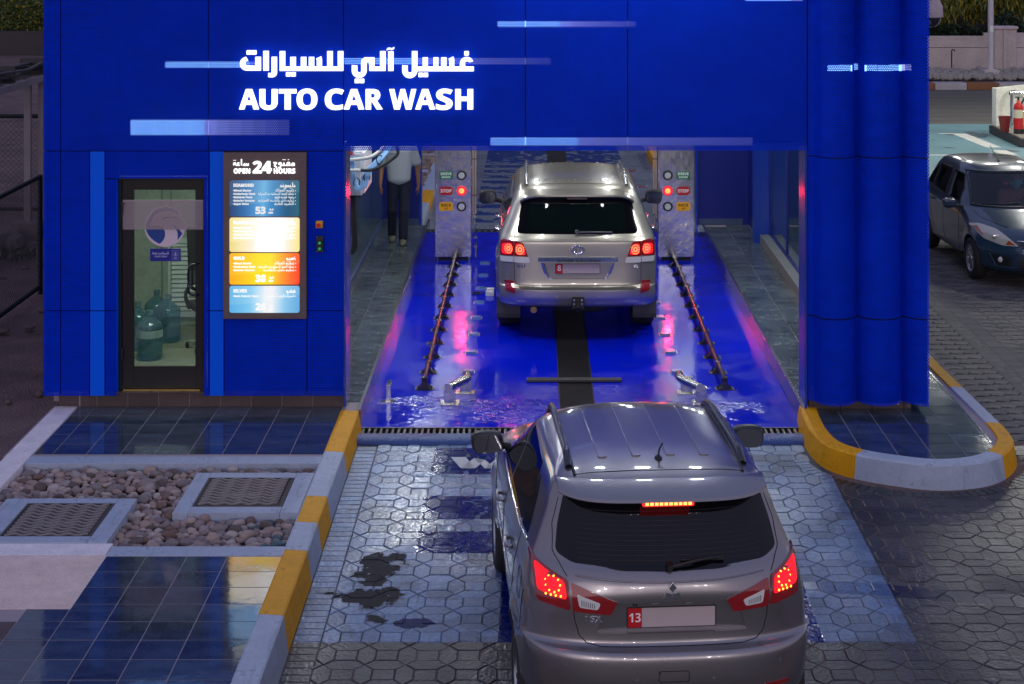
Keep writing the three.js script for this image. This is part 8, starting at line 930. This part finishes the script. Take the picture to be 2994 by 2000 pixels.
const headPrims = (x, y, z) => [[[x, y + 0.05, z - 0.02], [x, y + 0.045, z + 0.0], 0.088, 0.086], [[x, y, z + 0.01], [x, y - 0.045, z + 0.045], 0.07, 0.055], [[x, y - 0.062, z + 0.062], [x, y - 0.085, z + 0.058], 0.036, 0.028], [[x, y + 0.02, z + 0.082], [x, y - 0.022, z + 0.105], 0.010, 0.016, 0.012], [[x - 0.045, y + 0.035, z + 0.066], [x + 0.045, y + 0.035, z + 0.066], 0.014, 0.014, 0.02], [[x - 0.022, y - 0.058, z + 0.09], [x + 0.022, y - 0.058, z + 0.09], 0.009, 0.009, 0.012], [[x - 0.086, y, z - 0.005], [x - 0.092, y + 0.02, z - 0.015], 0.016, 0.018, 0.01], [[x + 0.086, y, z - 0.005], [x + 0.092, y + 0.02, z - 0.015], 0.016, 0.018, 0.01]];
{ // attendant walking towards the viewer on the left walkway (local: facing +z)
  const t = thing('person', 'walking person in white polo shirt and navy trousers on the left bay walkway', 'person', [-2.05, PY, -8.85], 0.05);
  const skin = std([0.23, 0.105, 0.062], 0.55), sho = [[-0.185, 1.40, -0.01], [0.185, 1.40, -0.01]], el = [[-0.265, 1.13, -0.04], [0.27, 1.13, -0.05]], wr = [[-0.275, 0.89, 0.06], [0.285, 0.88, 0.0]];
  const body = [[[0, 1.42, 0], [0, 1.53, 0.015], 0.062, 0.056], [[0, 1.3, 0], [0, 1.1, 0.01], 0.085, 0.075], [[0, 1.1, 0.01], [0, 0.95, 0.01], 0.075, 0.08]]; for (const i of [0, 1]) body.push([[sho[i][0] * 0.3, 1.40, 0], sho[i], 0.06, 0.055], [sho[i], el[i], 0.052, 0.041], [el[i], wr[i], 0.042, 0.028]); const legs = [[[-0.09, 0.93, 0], [-0.10, 0.50, -0.02], 0.07, 0.05], [[-0.10, 0.50, -0.02], [-0.105, 0.11, -0.16], 0.05, 0.038], [[0.09, 0.93, 0], [0.075, 0.50, 0.10], 0.07, 0.05], [[0.075, 0.50, 0.10], [0.06, 0.10, 0.13], 0.05, 0.038]];
  const H0 = sdfMesh(headPrims(0, 1.62, 0.02), [-0.14, 1.45, -0.16], [0.14, 1.80, 0.18], 72, 0.03); const hands = [hand(wr[0], [0.0, -0.97, 0.15], -1), hand(wr[1], [0.0, -1, 0.02], 1)].map((p) => { const q = p.map((b) => b[0]), lo = [0, 1, 2].map((i) => Math.min(...p.flatMap((b) => [b[0][i], b[1][i]])) - 0.025), hi = [0, 1, 2].map((i) => Math.max(...p.flatMap((b) => [b[0][i], b[1][i]])) + 0.025); return sdfMesh(p, lo, hi, 60, 0.012); });
  part('body', [sdfMesh([...body, ...legs], [-0.42, 0.03, -0.32], [0.42, 1.62, 0.32], 96, 0.05), H0, ...hands], skin, t);
  const cloth = noisy([0.40, 0.44, 0.48], 0.8, 0.4, 0.002), navy = noisy([0.006, 0.010, 0.030], 0.85, 0.3, 0.003);
  const shirt = [[[-0.085, 1.35, 0.02], [-0.07, 0.98, 0.02], 0.112, 0.104], [[0.085, 1.35, 0.02], [0.07, 0.98, 0.02], 0.112, 0.104], [[0, 1.34, 0.03], [0, 0.98, 0.03], 0.118, 0.11]]; for (const i of [0, 1]) { const m = [0, 1, 2].map((j) => lerp(sho[i][j], el[i][j], 0.72)); shirt.push([[sho[i][0] * 0.4, 1.39, 0], sho[i], 0.085, 0.08], [sho[i], m, 0.076, 0.078]); }
  part('polo_shirt', sdfMesh(shirt, [-0.4, 0.82, -0.25], [0.4, 1.52, 0.27], 92, 0.045), cloth, t); part('collar', [clean(new THREE.TorusGeometry(0.066, 0.014, 8, 24).rotateX(Math.PI / 2 + 0.25).translate(0, 1.475, 0.01))], cloth, t); part('chest_print', move(text3('FOR LIFE', 0.022, 0.001).center(), -0.07, 1.345, 0.152), std([0.05, 0.06, 0.10], 0.7), t); part('sleeve_badge', [bx(0.30, 0.302, 1.22, 1.27, -0.02, 0.03)], std([0.03, 0.03, 0.04], 0.6), t);
  part('trousers', sdfMesh([[[-0.07, 0.96, 0.01], [0.07, 0.96, 0.01], 0.098, 0.098], [[-0.085, 0.88, 0], [-0.102, 0.50, -0.02], 0.098, 0.072], [[-0.102, 0.50, -0.02], [-0.108, 0.12, -0.16], 0.072, 0.064], [[0.085, 0.88, 0.0], [0.078, 0.50, 0.10], 0.098, 0.072], [[0.078, 0.50, 0.10], [0.062, 0.12, 0.13], 0.072, 0.068]], [-0.3, 0.02, -0.32], [0.3, 1.12, 0.32], 96, 0.03), navy, t); part('belt', clean(new THREE.CylinderGeometry(0.109, 0.109, 0.035, 28).scale(1.5, 1, 1).translate(0, 1.0, 0.015)), M.black, t);
  const shoe = std([0.12, 0.11, 0.08], 0.6); part('shoe', sdfMesh([[[0.06, 0.05, 0.10], [0.055, 0.045, 0.26], 0.05, 0.042], [[0.06, 0.07, 0.11], [0.06, 0.11, 0.13], 0.045, 0.045], [[0.055, 0.035, 0.12], [0.052, 0.03, 0.29], 0.04, 0.034]], [-0.05, -0.02, 0.0], [0.17, 0.2, 0.36], 44, 0.03), shoe, t); part('shoe', sdfMesh([[[-0.108, 0.07, -0.19], [-0.11, 0.035, -0.05], 0.05, 0.042], [[-0.108, 0.09, -0.18], [-0.107, 0.12, -0.16], 0.045, 0.045]], [-0.22, -0.03, -0.30], [0.0, 0.2, 0.05], 40, 0.03), shoe, t);
  part('hair', sdfMesh([[[0, 1.685, -0.005], [0, 1.66, -0.05], 0.088, 0.085], [[0, 1.60, -0.075], [0, 1.57, -0.06], 0.055, 0.045]], [-0.13, 1.48, -0.19], [0.13, 1.80, 0.12], 44, 0.03), std([0.012, 0.010, 0.009], 0.7), t); part('eyes', [-0.03, 0.03].map((x) => clean(new THREE.SphereGeometry(0.0115, 10, 8).translate(x, 1.637, 0.092))), std([0.35, 0.33, 0.3], 0.3), t);
}
{ // driver of the hatchback (local axes of the car: facing -z)
  const t = thing('person', 'driver in a pink top and blue face mask behind the hatchback windscreen', 'person', [7.42, -0.33, -9.98], 0.037); const skin = std([0.25, 0.12, 0.075], 0.55);
  const pink = noisy([0.42, 0.13, 0.12], 0.85, 0.4, 0.003); const P0 = (x, y, z) => [x, y, z];
  const sho = [P0(-0.19, 1.06, 0.0), P0(0.19, 1.06, 0.0)], el = [P0(-0.27, 0.84, 0.14), P0(0.27, 0.84, 0.14)], wr = [P0(-0.13, 0.96, 0.36), P0(0.13, 0.96, 0.36)];
  const arms = [0, 1].flatMap((i) => [[sho[i], el[i], 0.05, 0.04], [el[i], wr[i], 0.04, 0.028], [wr[i], [wr[i][0] * 0.9, wr[i][1] + 0.02, wr[i][2] + 0.07], 0.03, 0.025]]); const hands = [0, 1].flatMap((i) => [-0.02, -0.005, 0.01, 0.024].map((o, j) => [[wr[i][0] * 0.9, wr[i][1] + 0.02 + o, wr[i][2] + 0.07], [wr[i][0] * 0.9 - Math.sign(wr[i][0]) * 0.03, wr[i][1] + 0.02 + o, wr[i][2] + 0.10], 0.01, 0.009, 0.005]));
  part('body', [sdfMesh([[[0, 1.02, 0], [0, 0.72, -0.06], 0.12, 0.12], [[0, 1.08, 0.0], [0, 1.19, 0.02], 0.06, 0.055], ...arms, ...hands, [[-0.09, 0.70, -0.02], [-0.12, 0.72, 0.4], 0.08, 0.06], [[0.09, 0.70, -0.02], [0.12, 0.72, 0.4], 0.08, 0.06], [[-0.12, 0.72, 0.4], [-0.12, 0.42, 0.6], 0.055, 0.04], [[0.12, 0.72, 0.4], [0.12, 0.42, 0.6], 0.055, 0.04]], [-0.4, 0.36, -0.25], [0.4, 1.25, 0.72], 84, 0.045), sdfMesh(headPrims(0, 1.28, 0.03), [-0.14, 1.11, -0.15], [0.14, 1.46, 0.19], 56, 0.03)], skin, t);
  part('pink_top', sdfMesh([[[-0.10, 1.0, 0.01], [0.10, 1.0, 0.01], 0.135, 0.135], [[-0.08, 0.76, -0.03], [0.08, 0.76, -0.03], 0.14, 0.14], ...[0, 1].flatMap((i) => [[[sho[i][0] * 0.4, 1.06, 0], sho[i], 0.09, 0.08], [sho[i], el[i], 0.075, 0.062], [el[i], wr[i].map((v, j) => lerp(el[i][j], v, 0.85)), 0.062, 0.045]])], [-0.42, 0.55, -0.28], [0.42, 1.22, 0.5], 72, 0.05), pink, t); part('face_mask', sdfMesh([[[0, 1.275, 0.10], [0, 1.20, 0.085], 0.052, 0.05], [[-0.06, 1.255, 0.05], [0.06, 1.255, 0.05], 0.045, 0.045]], [-0.13, 1.12, -0.02], [0.13, 1.36, 0.18], 40, 0.03), std([0.15, 0.40, 0.48], 0.7), t); part('hair', sdfMesh([[[0, 1.345, 0.0], [0, 1.32, -0.05], 0.092, 0.09]], [-0.13, 1.18, -0.17], [0.13, 1.47, 0.12], 40, 0.03), std([0.012, 0.010, 0.009], 0.7), t); part('eyes', [-0.03, 0.03].map((x) => clean(new THREE.SphereGeometry(0.0115, 10, 8).translate(x, 1.297, 0.102))), std([0.35, 0.33, 0.3], 0.3), t);
}
renderer.render(scene, camera);
